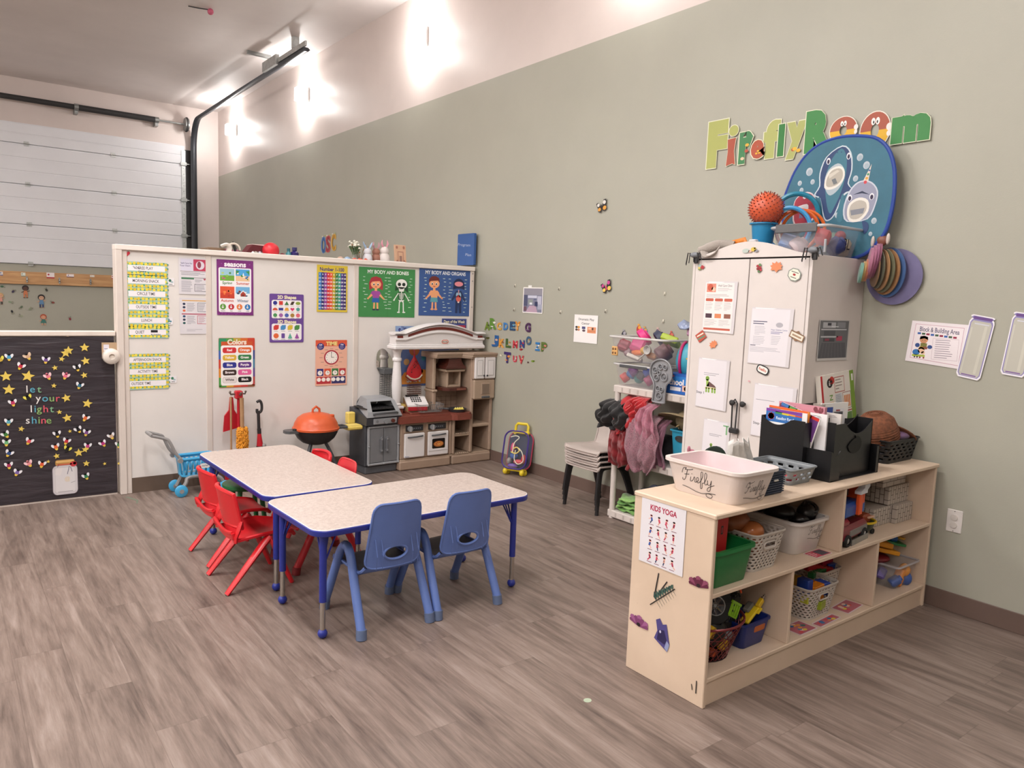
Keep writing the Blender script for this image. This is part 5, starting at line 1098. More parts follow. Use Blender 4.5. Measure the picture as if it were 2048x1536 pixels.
px0, py0 = Z3(730, 235)
def d(c):
    c.rect(0, 0, 40, 51, '#efece9', 1).up(); c.rect(1.5, 2, 37, 47, '#7d7f94').up(); c.poly([(6, 49), (14, 36), (26, 36), (30, 49)], '#b59aae').rect(1.5, 2, 37, 13, '#8f8c98').rect(1.5, 15, 8, 22, '#4c506c').rect(10, 16, 18, 5, '#c9cbdc').rect(29, 17, 8, 16, '#b9b9cc').rect(24, 28, 6, 9, '#30365c').rect(11, 24, 9, 10, '#8c9492').rect(30, 33, 8, 10, '#a3a6ba').rect(2, 38, 6, 9, '#6a4a58'); c.up().rect(14, 30, 5, 4, '#dfe2ea').rect(22, 22, 5, 3, '#5a6080')
    c.rect(10, -4, 7, 5, '#f0efec')
wcard(px0, py0, 'small printed photo of a classroom taped on the green wall', 'photo', 'photo_print', d, unitX(1047, 1087, 600, 40))
px0, py0 = Z3(1430, 605)
def d(c):
    c.rect(0, 0, 47, 55, '#f1efee').up(); c.text('Dramatic Play', 24, 9, 6.2, '#3a3a42', .01, maxw=31).text('Center', 23, 17, 6.2, '#3a3a42', .01, maxw=16)
    for i, cc in enumerate(('#2a2a2c', '#d9953a', '#4a3a34', '#c98a6a')): c.ell(5 + (i % 2) * 4.5, 25 + (i // 2) * 5, 2.6, 2.4, cc, 8)
    c.rect(16, 23, 7, 5, '#4a4c7c').ell(20, 31, 3.4, 2.4, '#5a4450', 8).rect(27, 23, 17, 12, '#e0976e').up().rect(29, 25, 5, 3, '#efc9b0').rect(36, 24, 3, 5, '#4a3a3a').rect(28, 31, 15, 1, '#c26a4a')
wcard(px0, py0, 'white Dramatic Play Center sign on the green wall', 'sign', 'paper_sign', d, unitX(1149, 1196, 660, 47))
def bfly(px, py, c1, c2, c3, lb, tilt):
    def d(c):
        for s, k in ((-1, .85), (1, 1)):
            c.poly([(0, 2), (s * 6 * k, -12 * k), (s * 11 * k, -11 * k), (s * 10 * k, -2), (s * 3, 5)], '#221e20').poly([(0, 2), (s * 9 * k, 0), (s * 9 * k, 8), (s * 3 * k, 12)], '#221e20')
        c.up()
        for s, k in ((-1, .85), (1, 1)): c.ell(s * 6.5 * k, -6 * k, 3 * k, 4 * k, c1, 10).ell(s * 5.5 * k, 5 * k, 3.6 * k, 4.2 * k, c2, 10)
        c.up().ell(0, 1, 1.2, 6, c3, 8)
    wcard(px, py, lb, 'butterfly sticker', 'butterfly_sticker', d, unitX(px - 5, px + 5, py, 10), tilt=tilt, X=WX - .012)
bfly(1203, 413, '#d9d6d0', '#d99a3c', '#221e20', 'black and orange paper butterfly high on the green wall', .25)
bfly(1212, 574, '#c2408c', '#e8c05a', '#e0507c', 'pink and yellow paper butterfly below the orange one', .35)
for px, py, lb in ((1031, 571, 'small hook left of the classroom photo'), (1119, 577, 'pair of bare adhesive marks right of the classroom photo'), (1212, 622, 'small clear hook above the Dramatic Play sign'), (1029, 619, 'tiny hook below left of the classroom photo'), (1122, 624, 'tiny hook right of the classroom photo'), (1330, 587, 'white adhesive hook above the clear toy bins'), (1327, 642, 'torn white adhesive hook just above the clear toy bins')):
    t = thing('adhesive_hook', lb, 'hook', onX(px, py, WX - .002), group='adhesive hooks on the green wall')
    b = B(); b.box((-.005, -.008, -.012), (0, .008, .012), mat('#d6d2c2', .35), .003); b.tube([(-.005, 0, .0), (-.012, 0, -.005), (-.012, 0, -.011), (-.008, 0, -.014)], .003, mat('#c9c6b8' if px > 1300 else '#5a564c', .3), 6); b.make('hook_body', t)
# OSC on the wall far behind and the blue plan board
for ch, px, cc, c2 in (('O', 647, '#2c5a98', '#5a86c0'), ('S', 656, '#98303c', '#c85a5c'), ('C', 667, '#b98a2c', '#e0b050')):
    def ex(c, c2=c2): c.star(-2, -17, 2.2, 1, '#e6e2d0').star(3, -18, 1.8, .8, '#b9c26a')
    wl(ch, px, {'O': 490, 'S': 488, 'C': 485}[ch], 31, cc, 'tall letter %s of the word OSC on the far green wall' % ch, c2, group=None, sx=.36, bold=.03, extra=ex)
un = unitX(920, 953, 500, 33, WX - .03)
c = Card(1, 1, None, unit=un); c.plate(rrect(33, 62, 1.5, 3, 16.5, -31), 0, .024, P_('#2f5694')); c.lv = .0242; c.text('Program', 13, 22, 7.5, '#a9b4cc', .0, rot=-.12).text('Plan', 22, 42, 7.5, '#a9b4cc', .0, rot=-.1)
c.stick('plan_board', onX(920, 469, WX - .03), '-x', label='blue board reading Program Plan at the right end of the partition', cat='board')
# Firefly Room
Z4 = lambda x, y: (1380 + x * .2441, 200 + y * .2441)
UF = None
def fl(ch, x, y, h, cols, lb, sx=.75, tilt=0, kind=None):
    px, py = Z4(x, y); un = unitX(px - 5, px + 5, py, 10 / .2441)
    def d(c):
        s = h / .72
        if kind == 'o':
            W_, H_ = (h * .5 if h < 250 else h * .4), h * .5
            for k, cc, lv in ((1.06, '#e6e2d6', 0), (1.0, None, .0008)):
                c.lv = .0006 + lv
                for a0, col in ((0, cols[1]), (pi, cols[0])):
                    seg = [(W_ * k * cos(a0 + pi * i / 14), H_ * k * sin(a0 + pi * i / 14)) for i in range(15)]; inn = [(W_ * .27 * cos(a0 + pi * i / 14), H_ * .38 * sin(a0 + pi * i / 14)) for i in range(15)]
                    c.poly(seg + inn[::-1], cc or col)
            c.up(); e = H_ * .42
            for sx_ in (-1, 1): c.ell(sx_ * h * .06, -e - h * .04, h * .055, h * .1, '#f4f2ee'); c.up().ell(sx_ * h * .05, -e - h * .02, h * .02, h * .045, '#1c1a1c', 8)
            c.ell(W_ * .95, -H_ * .1, h * .08, h * .10, '#efe9e4').ell(W_ * .95, H_ * .25, h * .06, h * .08, '#efe9e4')
            return
        if ch == 'i':
            body = [(-28, 115), (-20, 0), (-26, -100), (40, -105), (30, 0), (44, 110), (20, 100)]
            c.poly([(a * 1.12, b * 1.04) for a, b in body], '#dfe0c6').ell(18, -165, 42, 48, '#dfe0c6'); c.lv += .0008; c.poly(body, cols[0]).ell(18, -165, 37, 43, '#a9ae62'); return
        w = sx; c.glyph(ch, 0, 0, w, h, '#dfe0c6', .09, 14); c.lv += .0008; c.glyph(ch, 0, 0, w, h, cols[0], .08); c.up()
        q = random.Random(ord(ch) + int(x))
        if len(cols) > 1:
            for i in range(3): c.up().ell(q.uniform(-.12, .12) * h, q.uniform(-.1, .4) * h, h * .06, h * .05, cols[1 + i % (len(cols) - 1)], 10)
    return wcard(px, py, lb, 'letter', 'room_letter', d, un, tilt=tilt, X=WX - .005 - .0014 * (int(x / 90) % 7))
FR = 'in the laminated room name'
for ch, x0, x1, y0, y1, cols, lb in (('F', 145, 305, 172, 552, ['#a9ae62'], 'pale green letter F, first'), ('i', 300, 360, 300, 545, ['#a8503a'], 'red brown letter i, second'), ('r', 402, 512, 258, 520, ['#3f8050', '#d9c0a0', '#b5503c', '#e0b040'], 'green letter r, third'), ('e', 500, 606, 328, 480, ['#ad5036', '#e3b028'], 'small red and yellow letter e'), ('f', 605, 735, 168, 475, ['#adb26a'], 'pale green letter f beside the e'), ('l', 722, 772, 200, 460, ['#2c7a38'], 'dark green stroke letter l'), ('y', 788, 948, 178, 478, ['#a9ae68', '#e0b034', '#b54a34'], 'pale green letter y'), ('R', 945, 1170, 80, 425, ['#3a8444'], 'largest green capital R'), ('m', 1650, 1965, 112, 342, ['#3a8444'], 'wide green letter m, last')):
    fl(ch, (x0 + x1) / 2, (y0 + y1) / 2, y1 - y0, cols, lb + ' ' + FR, sx=x1 - x0)
fl('o', 1255, 248, 215, ['#a8543e', '#e3b028'], 'smaller brown and yellow letter o ' + FR, kind='o'); fl('o', 1515, 250, 300, ['#a8543e', '#e3b028'], 'bigger brown and yellow letter o ' + FR, kind='o')
# block area sign, jar cutouts, outlet
un = unitX(1825, 1938, 690, 585)
def d(c):
    c.poly([(0, 0), (584, 20), (560, 462), (-40, 420)], '#ece4e8').up(); c.poly([(42, 30), (550, 52), (528, 430), (10, 385)], '#c08aa0').up().poly([(46, 34), (546, 56), (524, 425), (15, 381)], '#efe6ea').up()
    c.text('Block & Building Area', 296, 92, 68, '#4a4668', .012, rot=-.04, maxw=415)
    for i in range(9): c.rect(70 + 47 * i, 117 + 3.2 * i, 36, 20, ('#2c5ca8', '#3a5a3c', '#98304c')[i % 3])
    c.frame(240, 170, 268, 214, 2, '#a88a98').lines(268, 184, 190, 9, 22, 5, '#7a6a7c', 4)
    c.ell(144, 190, 44, 40, '#c98f68').poly([(98, 190), (104, 158), (144, 150), (186, 160), (190, 192), (150, 176)], '#1c1618').rect(112, 226, 70, 36, '#7a7a3a').ell(80, 250, 26, 22, '#2c4a88').ell(214, 262, 26, 20, '#2c4a88').rect(100, 262, 90, 26, '#8c4a3c', 10)
    c.up().ell(126, 300, 36, 34, '#e8c0a0').poly([(92, 296), (100, 268), (132, 262), (160, 280), (160, 296), (124, 284)], '#e0b83c').ell(72, 322, 40, 30, '#2c70b0').ell(148, 326, 20, 16, '#e8c0a0').rect(30, 345, 140, 22, '#a8b848').ell(60, 372, 9, 9, '#1c1618').ell(88, 372, 9, 9, '#1c1618').ell(118, 374, 10, 9, '#8c2428').ell(158, 376, 10, 9, '#8c2428')
    for sx in (-1, 1): c.ell(144 + sx * 14, 196, 3.5, 5, '#1c1618', 8)
wcard(1825, 641, 'white Block and Building Area sign with two drawn children', 'sign', 'paper_sign', d, un)
def jar(px, py, lb, tilt):
    def d(c):
        o = [(-42, 0), (42, 4), (50, 14), (46, 26), (40, 30), (48, 44), (52, 70), (52, 600), (42, 632), (-42, 632), (-52, 600), (-52, 70), (-46, 42), (-40, 30), (-50, 22), (-50, 10)]
        c.poly([(x * 2.3 * 1.1, y * 1.0 - 12 if y < 300 else y + 16) for x, y in o], '#efecf2').up(); c.poly([(x * 2.3, y) for x, y in o], '#8c84b8').up()
        c.poly([(-108, 74), (-92, 48), (92, 50), (108, 76), (108, 598), (90, 624), (-90, 624), (-108, 598)], '#bdbbb0').up().rect(-98, 4, 200, 30, '#6a4a8c', 10).rect(-80, 606, 160, 12, '#7a5a9c', 5).rect(-96, 120, 14, 470, '#cac8bd', 7).rect(40, 90, 30, 500, '#c9c7bb', 12)
        c.poly([(-74, 70), (84, 72), (80, 84), (-70, 84)], '#cfd0d8')
    u = unitX(px - 10, px + 10, py, 20 * 5.12)
    wcard(px, py, lb, 'paper jar', 'paper_jar', d, u, tilt=tilt, X=WX - .007)
jar(1967, 634, 'tall paper jar with purple lid beside the block area sign', -.14); jar(2052, 628, 'tall paper jar with purple lid cut by the right picture edge', -.1)
t = thing('power_outlet', 'white double outlet with round safety caps on the green wall', 'outlet', onX(1909, 1042, WX))
B().box((-.006, -.038, -.06), (0, .038, .06), mat('#dcd6d2', .3), .003).make('cover_plate', t)
for z in (.02, -.02): B().at(rot=(0, -pi / 2, 0)).lathe([(.0, .006), (.0165, .006), (.0165, .011), (.0, .012)], mat('#cfc8c2', .3), 20).make('outlet_cap', t, loc=(0, 0, z))
for z in (.052, -.052): B().cyl((-.0075, 0, z), (-.006, 0, z), .003, mat('#8a8682', .3), n=8).make('screw', t)

# ================================================================ stack of chairs
def make_stackchair():
    t = thing('stacking_chair', 'x', 'chair')       # faces -x, origin on the floor below its middle
    M_SH = mat('#b6aaa4', .5, var=.05, bump=.03); M_BK = mat('#1e1d1f', .4)
    prof = [(-.185, .375), (-.19, .393), (-.17, .402), (-.08, .398), (.05, .388), (.12, .392), (.155, .42), (.175, .50), (.185, .60), (.195, .70), (.197, .74), (.195, .75)]
    def row(k, off=0):
        x, z = prof[k]; n = 16; r = []
        w = (.165, .18, .185, .185, .18, .175, .17, .168, .168, .166, .155, .12)[k]
        for i in range(n + 1):
            u = -1 + 2 * i / n; r.append((x - (.03 * u * u if k > 5 else 0) + (.012 * u * u if k < 2 else 0), w * u, z + (.012 * u * u if 1 < k < 6 else 0)))
        return r
    rows = [row(k) for k in range(len(prof))]
    b = B(); b.loft(rows, M_SH, closed=False, skip=lambda i, j: j == 7 and 5 <= i <= 10)
    rim = [r[0] for r in rows] + rows[-1][1:-1] + [r[-1] for r in rows[::-1]] + rows[0][1:-1][::-1]
    b.tube(rim, .006, M_SH, 6, closed=True); b.make('shell', t, solid=.006)
    b = B(); b.tube([(.19, .062 * cos(a), .55 + .030 * sin(a)) for a in [2 * pi * i / 20 for i in range(20)]], .008, M_SH, 6, closed=True, up=(1, 0, 0)); b.make('grip_hole_rim', t)
    for s in (-1, 1):
        b = B(); b.tube(smoothpath([(-.175, s * .178, 0), (-.155, s * .17, .20), (-.135, s * .16, .345), (-.10, s * .155, .385), (0, s * .15, .385)], 4), .014, M_BK, 8); b.make('leg', t)
        b = B(); b.tube(smoothpath([(.20, s * .178, 0), (.14, s * .17, .20), (.09, s * .16, .33), (.05, s * .155, .378), (-.02, s * .15, .385)], 4), .014, M_BK, 8); b.make('leg', t)
    b = B(); b.tube([(-.10, -.15, .375), (-.10, .15, .375)], .009, M_BK, 6); b.tube([(.06, -.15, .370), (.06, .15, .370)], .009, M_BK, 6); b.make('frame_bar', t)
    return t
s0 = make_stackchair(); SL = ('bottom', 'second from the bottom', 'third from the bottom', 'top')
for k in range(4):
    o = s0 if k == 0 else dup(s0, (0, 0, 0), 0)
    o.location = (3.928 - .004 * k, 4.01, .038 * k - .075 * 0); o['label'] = SL[k] + (' one' if k else ' one') + ' of the stacked beige chairs with black legs'; o['group'] = 'stacked beige chairs by the green wall'
    o.scale = (1, 1, .86)

# ================================================================ white plastic shelf rack with bins and dress-up clothes
M_RW = mat('#cfc6c0', .45, var=.03); M_CB = lambda a=.22, h='#c9c7cc': mat(h, .18, kind='clear', a=a)
rk = thing('plastic_shelf_rack', 'white plastic shelf rack beside the wardrobe with bins and dress-up clothes', 'shelf', (3.80, 3.02, 0))
for x in (.02, .315):
    for y in (.03, .725):
        b = B(); b.cyl((x, y, 0), (x, y, .955), .021, M_RW, n=14); b.make('post', rk)
for z in (.06, .47, .965):
    b = B(); b.box((0, 0, z - .052), (.335, .755, z), M_RW, .006)
    for i in range(9): b.box((-.0015, .06 + .075 * i, z - .042), (.0, .075 + .075 * i, z - .012), mat('#b5aca6', .5))
    b.make('shelf_tray', rk)
def bin_(name, label, cat, w, d, h, m, loc, rot=0, rim=.012, **k):
    t = thing(name, label, cat, loc, rot); b = B(); b.tub(w, d, h, m, rim=rim, **k); b.make('bin', t); return t
def lump(name, label, cat, cc, c_, s_, rot=(0, 0, 0), group=None, rough=.45, n=14):
    b = B(); k = len(label) % 3 if name in ('toy_piece', 'toy_food', 'builder_piece') else 0; mt = mat(cc, rough)
    if name == 'builder_piece': s_ = tuple(v * 1.25 for v in s_)
    if k == 1: b.box(tuple(-v * .82 for v in s_), tuple(v * .82 for v in s_), mt, min(s_) * .3); rot = (.3, .4, .5)
    elif k == 2: b.at(sc=s_); b.lathe([(0, -.9), (.75, -.9), (.95, -.7), (.95, .5), (.6, .7), (.55, .95), (0, .95)], mt, n); rot = (.9, .3, .6)
    else: b.sphere((0, 0, 0), 1, mt, n, 10, s_)
    return b.make(name, loc=c_, rot=rot, label=label, cat=cat, group=group)
RX, RY = 3.80, 3.02
big = bin_('clear_bin', 'larger clear bin of play food on top of the smaller one', 'bin', .38, .52, .175, M_CB(.12), (RX + .19, RY + .56, 1.135), 0, tap=.86, r=.04)
B().tube([(x, y, .172) for x, y in rrect(.40, .54, .05, 5)], .008, mat('#dcdad8', .25, kind='clear', a=.75), 8, closed=True).make('rim', big)
sm = bin_('clear_bin', 'smaller clear bin of colourful toys directly on the rack top', 'bin', .30, .42, .15, M_CB(.14), (RX + .17, RY + .57, .968), 0, tap=.88, r=.03)
B().tube([(x, y, .147) for x, y in rrect(.32, .44, .04, 5)], .007, mat('#d6d6d6', .25, kind='clear', a=.75), 8, closed=True).make('rim', sm); B().box((-.168, -.12, .128), (-.158, .14, .15), M_DG, .003).make('dark_strip', sm)
fx, fy, fz = RX + .19, RY + .56, 1.15
for nm, lb, ct, cc, (x, y, z), s_ in (
    ('toy_food', 'deep red toy piece at the left inside the big clear bin', 'toy food', '#8c2438', (-.12, .17, .09), (.05, .055, .05)), ('toy_food', 'magenta toy piece left in the big clear bin', 'toy food', '#c83078', (-.10, .06, .10), (.045, .06, .06)),
    ('toy_food', 'hot pink toy piece heaped above the big clear bin rim', 'toy food', '#d8287c', (-.02, .08, .16), (.06, .07, .035)), ('toy_food', 'dark blue toy piece heaped in the big clear bin', 'toy food', '#242c48', (.02, -.04, .155), (.06, .07, .035)),
    ('toy_food', 'lime green toy lid heaped right in the big clear bin', 'toy food', '#a3b82c', (-.02, -.16, .15), (.07, .075, .028)), ('toy_food', 'orange carrot shaped toy in the big clear bin', 'toy food', '#d9722c', (-.135, .03, .055), (.02, .06, .02)),
    ('toy_food', 'yellow and green toy cup in the big clear bin', 'toy food', '#d3a02c', (-.135, -.045, .075), (.035, .045, .03)), ('toy_food', 'bread coloured toy bun in the big clear bin', 'toy food', '#b87a44', (-.12, -.09, .04), (.04, .045, .022)),
    ('toy_food', 'white toy piece low in the big clear bin', 'toy food', '#d6d0c8', (-.13, .06, .018), (.03, .07, .016)), ('toy_food', 'maroon toy piece at the right of the big clear bin', 'toy food', '#5c2430', (-.09, -.17, .07), (.06, .06, .06)), ('toy_food', 'grey mauve toy piece left in the big clear bin', 'toy food', '#8a6a70', (-.125, .13, .05), (.03, .03, .035))):
    lump(nm, lb, ct, cc, (fx + x, fy + y, fz + z), s_)
b = B(); b.at(rot=(0, -pi / 2, 0)); b.lathe([(.0, 0), (.018, .0), (.030, .010), (.032, .024), (.029, .024), (.016, .006), (0, .005)], mat('#b5b2ae', .35), 18); b.at(); b.tube([(-.004, .02, -.02), (-.006, .09, -.075)], .006, mat('#b5b2ae', .35), 6)
b.make('toy_scoop', loc=(fx - .165, fy - .10, fz + .085), label='grey plastic scoop pressed against the big clear bin wall', cat='toy scoop')
b = B(); b.box((-.008, -.028, -.032), (.008, .028, .032), mat('#d9a868', .5), .004)
for y in (-.012, .012):
    for z in (-.014, .014): b.sphere((-.008, y, z), .009, mat('#6e4a2c', .6), 8, 6, (.4, 1, 1))
b.make('domino_toy', loc=(fx - .172, fy + .215, fz + .055), label='tan toy tile with four dark dots in the big clear bin', cat='toy tile')
q = random.Random(12); sx_, sy_, sz_ = RX + .17, RY + .57, .975
for k, (cc, nm2) in enumerate((('#c8382c', 'coral red'), ('#2c70b8', 'bright blue'), ('#7a3488', 'violet'), ('#1f7c78', 'teal'), ('#2a2a34', 'black'), ('#3450a0', 'royal blue'), ('#a03060', 'raspberry'), ('#3c8a4c', 'green'), ('#5a6a70', 'slate'))):
    lump('toy_piece', nm2 + ' toy piece in the smaller clear bin', 'toy', cc, (sx_ - .09 + .02 * (k % 2), sy_ + .15 - .038 * k, sz_ + .045 + .05 * ((k * 7) % 3) / 2), (.035, .036, .034))
# stickers of small figures behind the bin (on the wall)
for px, py, c1, c2, lb in ((1278, 657, '#b83c30', '#e0a038', 'red and yellow figure sticker above the big clear bin'), (1290, 662, '#5a6a9c', '#c99a50', 'blue grey figure sticker above the big clear bin'), (1316, 664, '#4a2c60', '#d0b0a8', 'purple haired head sticker above the big clear bin'), (1248, 668, '#2a2c3c', '#9a98a0', 'dark blue curl sticker above the left rim of the bin'), (1343, 671, '#a02c34', '#c86a5c', 'red dragon-like sticker above the right rim of the bin')):
    wcard(px, py, lb, 'wall sticker', 'figure_sticker', lambda c, c1=c1, c2=c2: (c.ell(0, 2, 5, 8, c1, 12), c.up(), c.ell(1, -2, 3, 3.4, c2, 10), c.rect(-3, -9, 4, 3, c2)), unitX(px - 5, px + 5, py, 10))
# right part of the top: toy backpack, baskets, boxes
t = thing('toy_shell_bag', 'turquoise bag with pink zip on the rack top', 'bag', (RX + .15, RY + .21, .97)); M_TQ = mat('#3f9cb4', .35, var=.05)
b = B(); b.sphere((0, 0, .21), .108, M_TQ, 20, 12, (.75, .9, 1.1)); b.make('shell', t); b = B(); b.tube([(-.085 * cos(a), .035 - .02 * cos(a), .21 + .121 * sin(a)) for a in [-1.5 + 3 * i / 20 for i in range(21)]], .010, mat('#c0286c', .4), 8); b.make('zip_band', t)
B().box((-.09, -.10, 0), (.09, .11, .10), mat('#2c4c98', .5), .006).make('under_box', t)
c = Card(.21, .13, '#1f5cae'); c.up().rect(0, .015, .21, .05, '#2878c4').up().text('school', .09, .055, .055, '#e9e2e6', .04).rect(.05, .085, .09, .025, '#dcdce4').rect(.15, .07, .05, .04, '#d9b0a0').ell(.18, .09, .015, .015, '#2a3a6c').rect(.02, .01, .06, .01, '#c8404c')
bx = B().box((.0, -.12, 0), (.14, .11, .13), mat('#1f5cae', .4), .003).make('school_box', loc=(RX + .02, RY + .20, .967), label='blue box with the word school on the rack top', cat='box')
c.stick('printed_front', (-.002, .10, .13), '-x', parent=bx)
B().box((-.01, -.02, 0), (.05, .05, .14), mat('#2f62c4', .4), .006).make('blue_block', loc=(RX + .035, RY + .36, 1.02), label='bright blue block behind the grey toy tray', cat='box')
yb = bin_('yellow_bin', 'narrow yellow bin at the right end of the rack top', 'bin', .14, .12, .24, mat('#d9a81f', .4), (RX + .09, RY + .065, .967), tap=.8, r=.012)
wb = bin_('white_mini_basket', 'small white slotted basket standing above the yellow bin', 'basket', .12, .10, .13, mat('#cfcac4', .4), (RX + .09, RY + .07, 1.215), tap=.88, r=.012)
b = B()
for j in range(6):
    for i in range(5): b.box((-.0595 + j * .0, -.038 + i * .017, .02 + j * .016), (-.057 + j * .0008 - .003, -.03 + i * .017, .028 + j * .016), M_DARK)
b.make('slots', wb)
b = B(); rows = []
for x in (-.12, -.06, 0, .06, .12): rows.append([(x * .8, y, .02 * sin(x * 30 + y * 25) + .012 * cos(y * 40)) for y in (-.11, -.07, -.03, .01, .05, .09, .12)])
b.loft(rows, mat('#8c98b4', .25, var=.2), closed=False); b.make('folded_bag', loc=(RX + .10, RY + .09, 1.40), rot=(.25, 0, 0), solid=.012, label='crumpled blue and pink plastic bag on top of the white mini basket', cat='bag')
B().box((-.08, -.06, 0), (.08, .06, .05), mat('#a9849c', .4), .01).make('pink_packet', loc=(RX + .10, RY + .09, 1.348), label='pinkish packet under the crumpled bag beside the wardrobe', cat='packet')
# grey plastic toy tray hanging in front
gt_ = thing('grey_toy_tray', 'grey moulded plastic toy tray hanging over the front of the rack', 'toy tray', (RX - .02, RY + .30, .90)); M_GT = mat('#8b8c90', .4, var=.06)
o = [(.045, 0), (-.045, 0), (-.052, .02), (-.045, .09), (-.052, .13), (-.085, .18), (-.08, .24), (-.04, .275), (.02, .285), (.075, .26), (.10, .20), (.09, .15), (.055, .115), (.05, .02)]
b = B(); b.at(rot=(pi / 2, 0, -pi / 2)); sp_ = [tuple(p) for p in [v.to_2d() for v in smoothpath([(x, y, 0) for x, y in o], 3, True)]]
b.plate(sp_, 0, .006, M_GT); b.tube([(x, y, .012) for x, y in sp_], .006, M_GT, 6, closed=True)
for x, y, r in ((-.0, .04, .024), (.018, .085, .016), (-.012, .09, .018), (.035, .17, .026), (-.03, .16, .02), (-.045, .21, .02), (.0, .235, .018), (.04, .235, .016), (-.01, .195, .012)): b.tube([(x + r * cos(a), y + r * sin(a), .012) for a in [2 * pi * i / 14 for i in range(14)]], .004, M_GT, 5, closed=True); b.sphere((x, y, .006), r * .5, mat('#6a6b70', .4), 8, 6, (1, 1, .5))
b.make('tray', gt_)
# dress-up clothes: each a draped folded sheet
def drape(name, label, cat, m, y0, y1, ztop, zbot, x0, seed, amp=.018, taper=.0, bulge=.05, parts=None, nx=30, nz=24, over=.05, rnd_=.12):
    q = random.Random(seed); ph = [q.uniform(0, 6) for _ in range(4)]; rows = []
    for j in range(nz + 1):
        v = j / nz; z = ztop - (ztop - zbot) * v; r = []
        for i in range(nx + 1):
            u = i / nx; w_ = 1 - taper * (1 - v) ** 2
            w_ *= 1 - rnd_ * max(0, v - .55) ** 1.6 / .28; y = (y0 + y1) / 2 + (u - .5) * (y1 - y0) * w_ + .014 * sin(ph[2] + v * 5) + .006 * sin(v * 14 + u * 8)
            x = x0 - bulge * sin(pi * min(1, v * 1.1)) ** .7 * (1 - .3 * abs(u - .5)) + amp * sin(ph[0] + u * 13 + v * 5 * sin(ph[3])) * (.4 + v) + amp * .7 * sin(ph[1] + u * 27 - v * 7) + amp * .5 * sin(v * 16 + u * 6 + ph[2])
            r.append((x + over * max(0, .12 - v) / .12, y, z + .015 * sin(ph[3] + u * 9) * (v > .8)))
        rows.append(r)
    return B().loft(rows, m, closed=False).make(name, solid=.006, label=label, cat=cat)
M_SPK = mat('#c47e92', .25, kind='sheer', a=.85, var=.5, scale=150, bump=.8); M_SPK2 = mat('#c07c90', .6, kind='sheer', a=.6, var=.2, scale=40)
drape('red_costume', 'red tulle costume hanging from the middle rack shelf', 'costume', mat('#b0141f', .6, kind='fabric', var=.25, scale=16, bump=.3), 3.38, 3.70, .905, .62, 3.80, 4, .022, .2, .05)
drape('dark_red_skirt', 'dark red and black pleated skirt hanging at the left end of the rack', 'costume', mat('#7a1820', .4, kind='fabric', var=.35, scale=20), 3.54, 3.76, .68, .40, 3.775, 9, .014, .25, .03)
drape('black_costume', 'black cloth costume bunched over the left rack post', 'costume', mat('#131214', .7, kind='fabric', var=.3), 3.56, 3.86, .86, .66, 3.77, 6, .025, .35, .06)
lump('black_cloth_bundle', 'black bundled cloth bulging left past the rack post', 'costume', '#141315', (3.76, 3.80, .725), (.055, .09, .055), (.5, 0, .3), rough=.8)
drape('pink_sequin_dress', 'pink sparkly sequin dress hanging below the middle shelf', 'costume', M_SPK, 3.27, 3.58, .80, .405, 3.765, 3, .011, .15, .06, rnd_=.55)
drape('pale_pink_tulle', 'pale pink ruffled tulle over the sequin dress', 'costume', M_SPK2, 3.28, 3.46, .88, .60, 3.745, 8, .014, .4, .05, rnd_=.4)
drape('pink_satin_panel', 'lilac pink translucent cloth right of the sequin dress', 'costume', mat('#a06a80', .35, kind='sheer', a=.7), 3.25, 3.36, .78, .46, 3.80, 11, .012, .2, .03)
drape('red_tulle_scarf', 'bright red tulle scarf knotted above the red costume', 'costume', mat('#c81824', .5, kind='sheer', a=.85, bump=.4), 3.40, 3.58, .91, .72, 3.765, 15, .022, .4, .035)
ht = thing('khaki_sun_hat', 'khaki straw hat lying on the middle rack shelf', 'hat', (RX + .12, RY + .16, .78), (0, .45, 0)); b = B(); b.lathe([(.02, .02), (.10, .015), (.15, 0), (.20, -.02), (.205, -.026), (.15, -.01), (.02, .0)], mat('#8c7c5e', .7, var=.2, scale=40), 30, sy=1.0); b.make('brim', ht); B().sphere((0, 0, .0), .09, mat('#7a6c52', .7, var=.2, scale=40), 18, 10, (1, 1, .8)).make('crown', ht)
tq = bin_('turquoise_bin', 'turquoise bin with dark oval handle hole on the middle shelf', 'bin', .20, .17, .26, mat('#2f8fb0', .38, var=.04), (RX + .11, RY + .135, .472), tap=.8, r=.025)
B().at(loc=(-.098, .0, .205), rot=(0, -pi / 2 + .07, 0)).lathe([(.0, .002), (.02, .003), (.022, 0)], M_DARK, 20, sy=2.0).make('handle_hole', tq)
q = random.Random(8); b = B()
for i in range(26): b.at(loc=(RX + .11 + q.uniform(-.07, .07), RY + .135 + q.uniform(-.06, .06), .745 + q.uniform(-.01, .03)), rot=(q.uniform(0, 3), q.uniform(0, 3), 0)); b.tube([(.012 * cos(a), .012 * sin(a), 0) for a in [2 * pi * k / 8 for k in range(8)]], .005, mat(('#a8a48a', '#b8a070', '#8a9c94')[i % 3], .6), 5, closed=True)
tag(b.make('garland'), 'pale flower garland heaped in the turquoise bin', 'garland', kind='stuff')
lump('grey_cloth_pile', 'dark grey cloth at the back of the middle rack shelf', 'cloth', '#3a3a40', (RX + .20, RY + .42, .56), (.10, .2, .085), rough=.9)
t = thing('navy_tub', 'dark navy tub with loop handle on the lower rack shelf', 'tub', (RX + .11, RY + .30, .06)); B().tub(.24, .26, .22, mat('#1c2234', .45), rim=.01).make('tub', t); B().tube([(-.13, .06 * cos(a) - .01, .215 + .055 * sin(a)) for a in [2 * pi * k / 20 for k in range(20)]], .012, mat('#1c2234', .45), 8, closed=True, up=(1, 0, 0)).make('loop_handle', t)
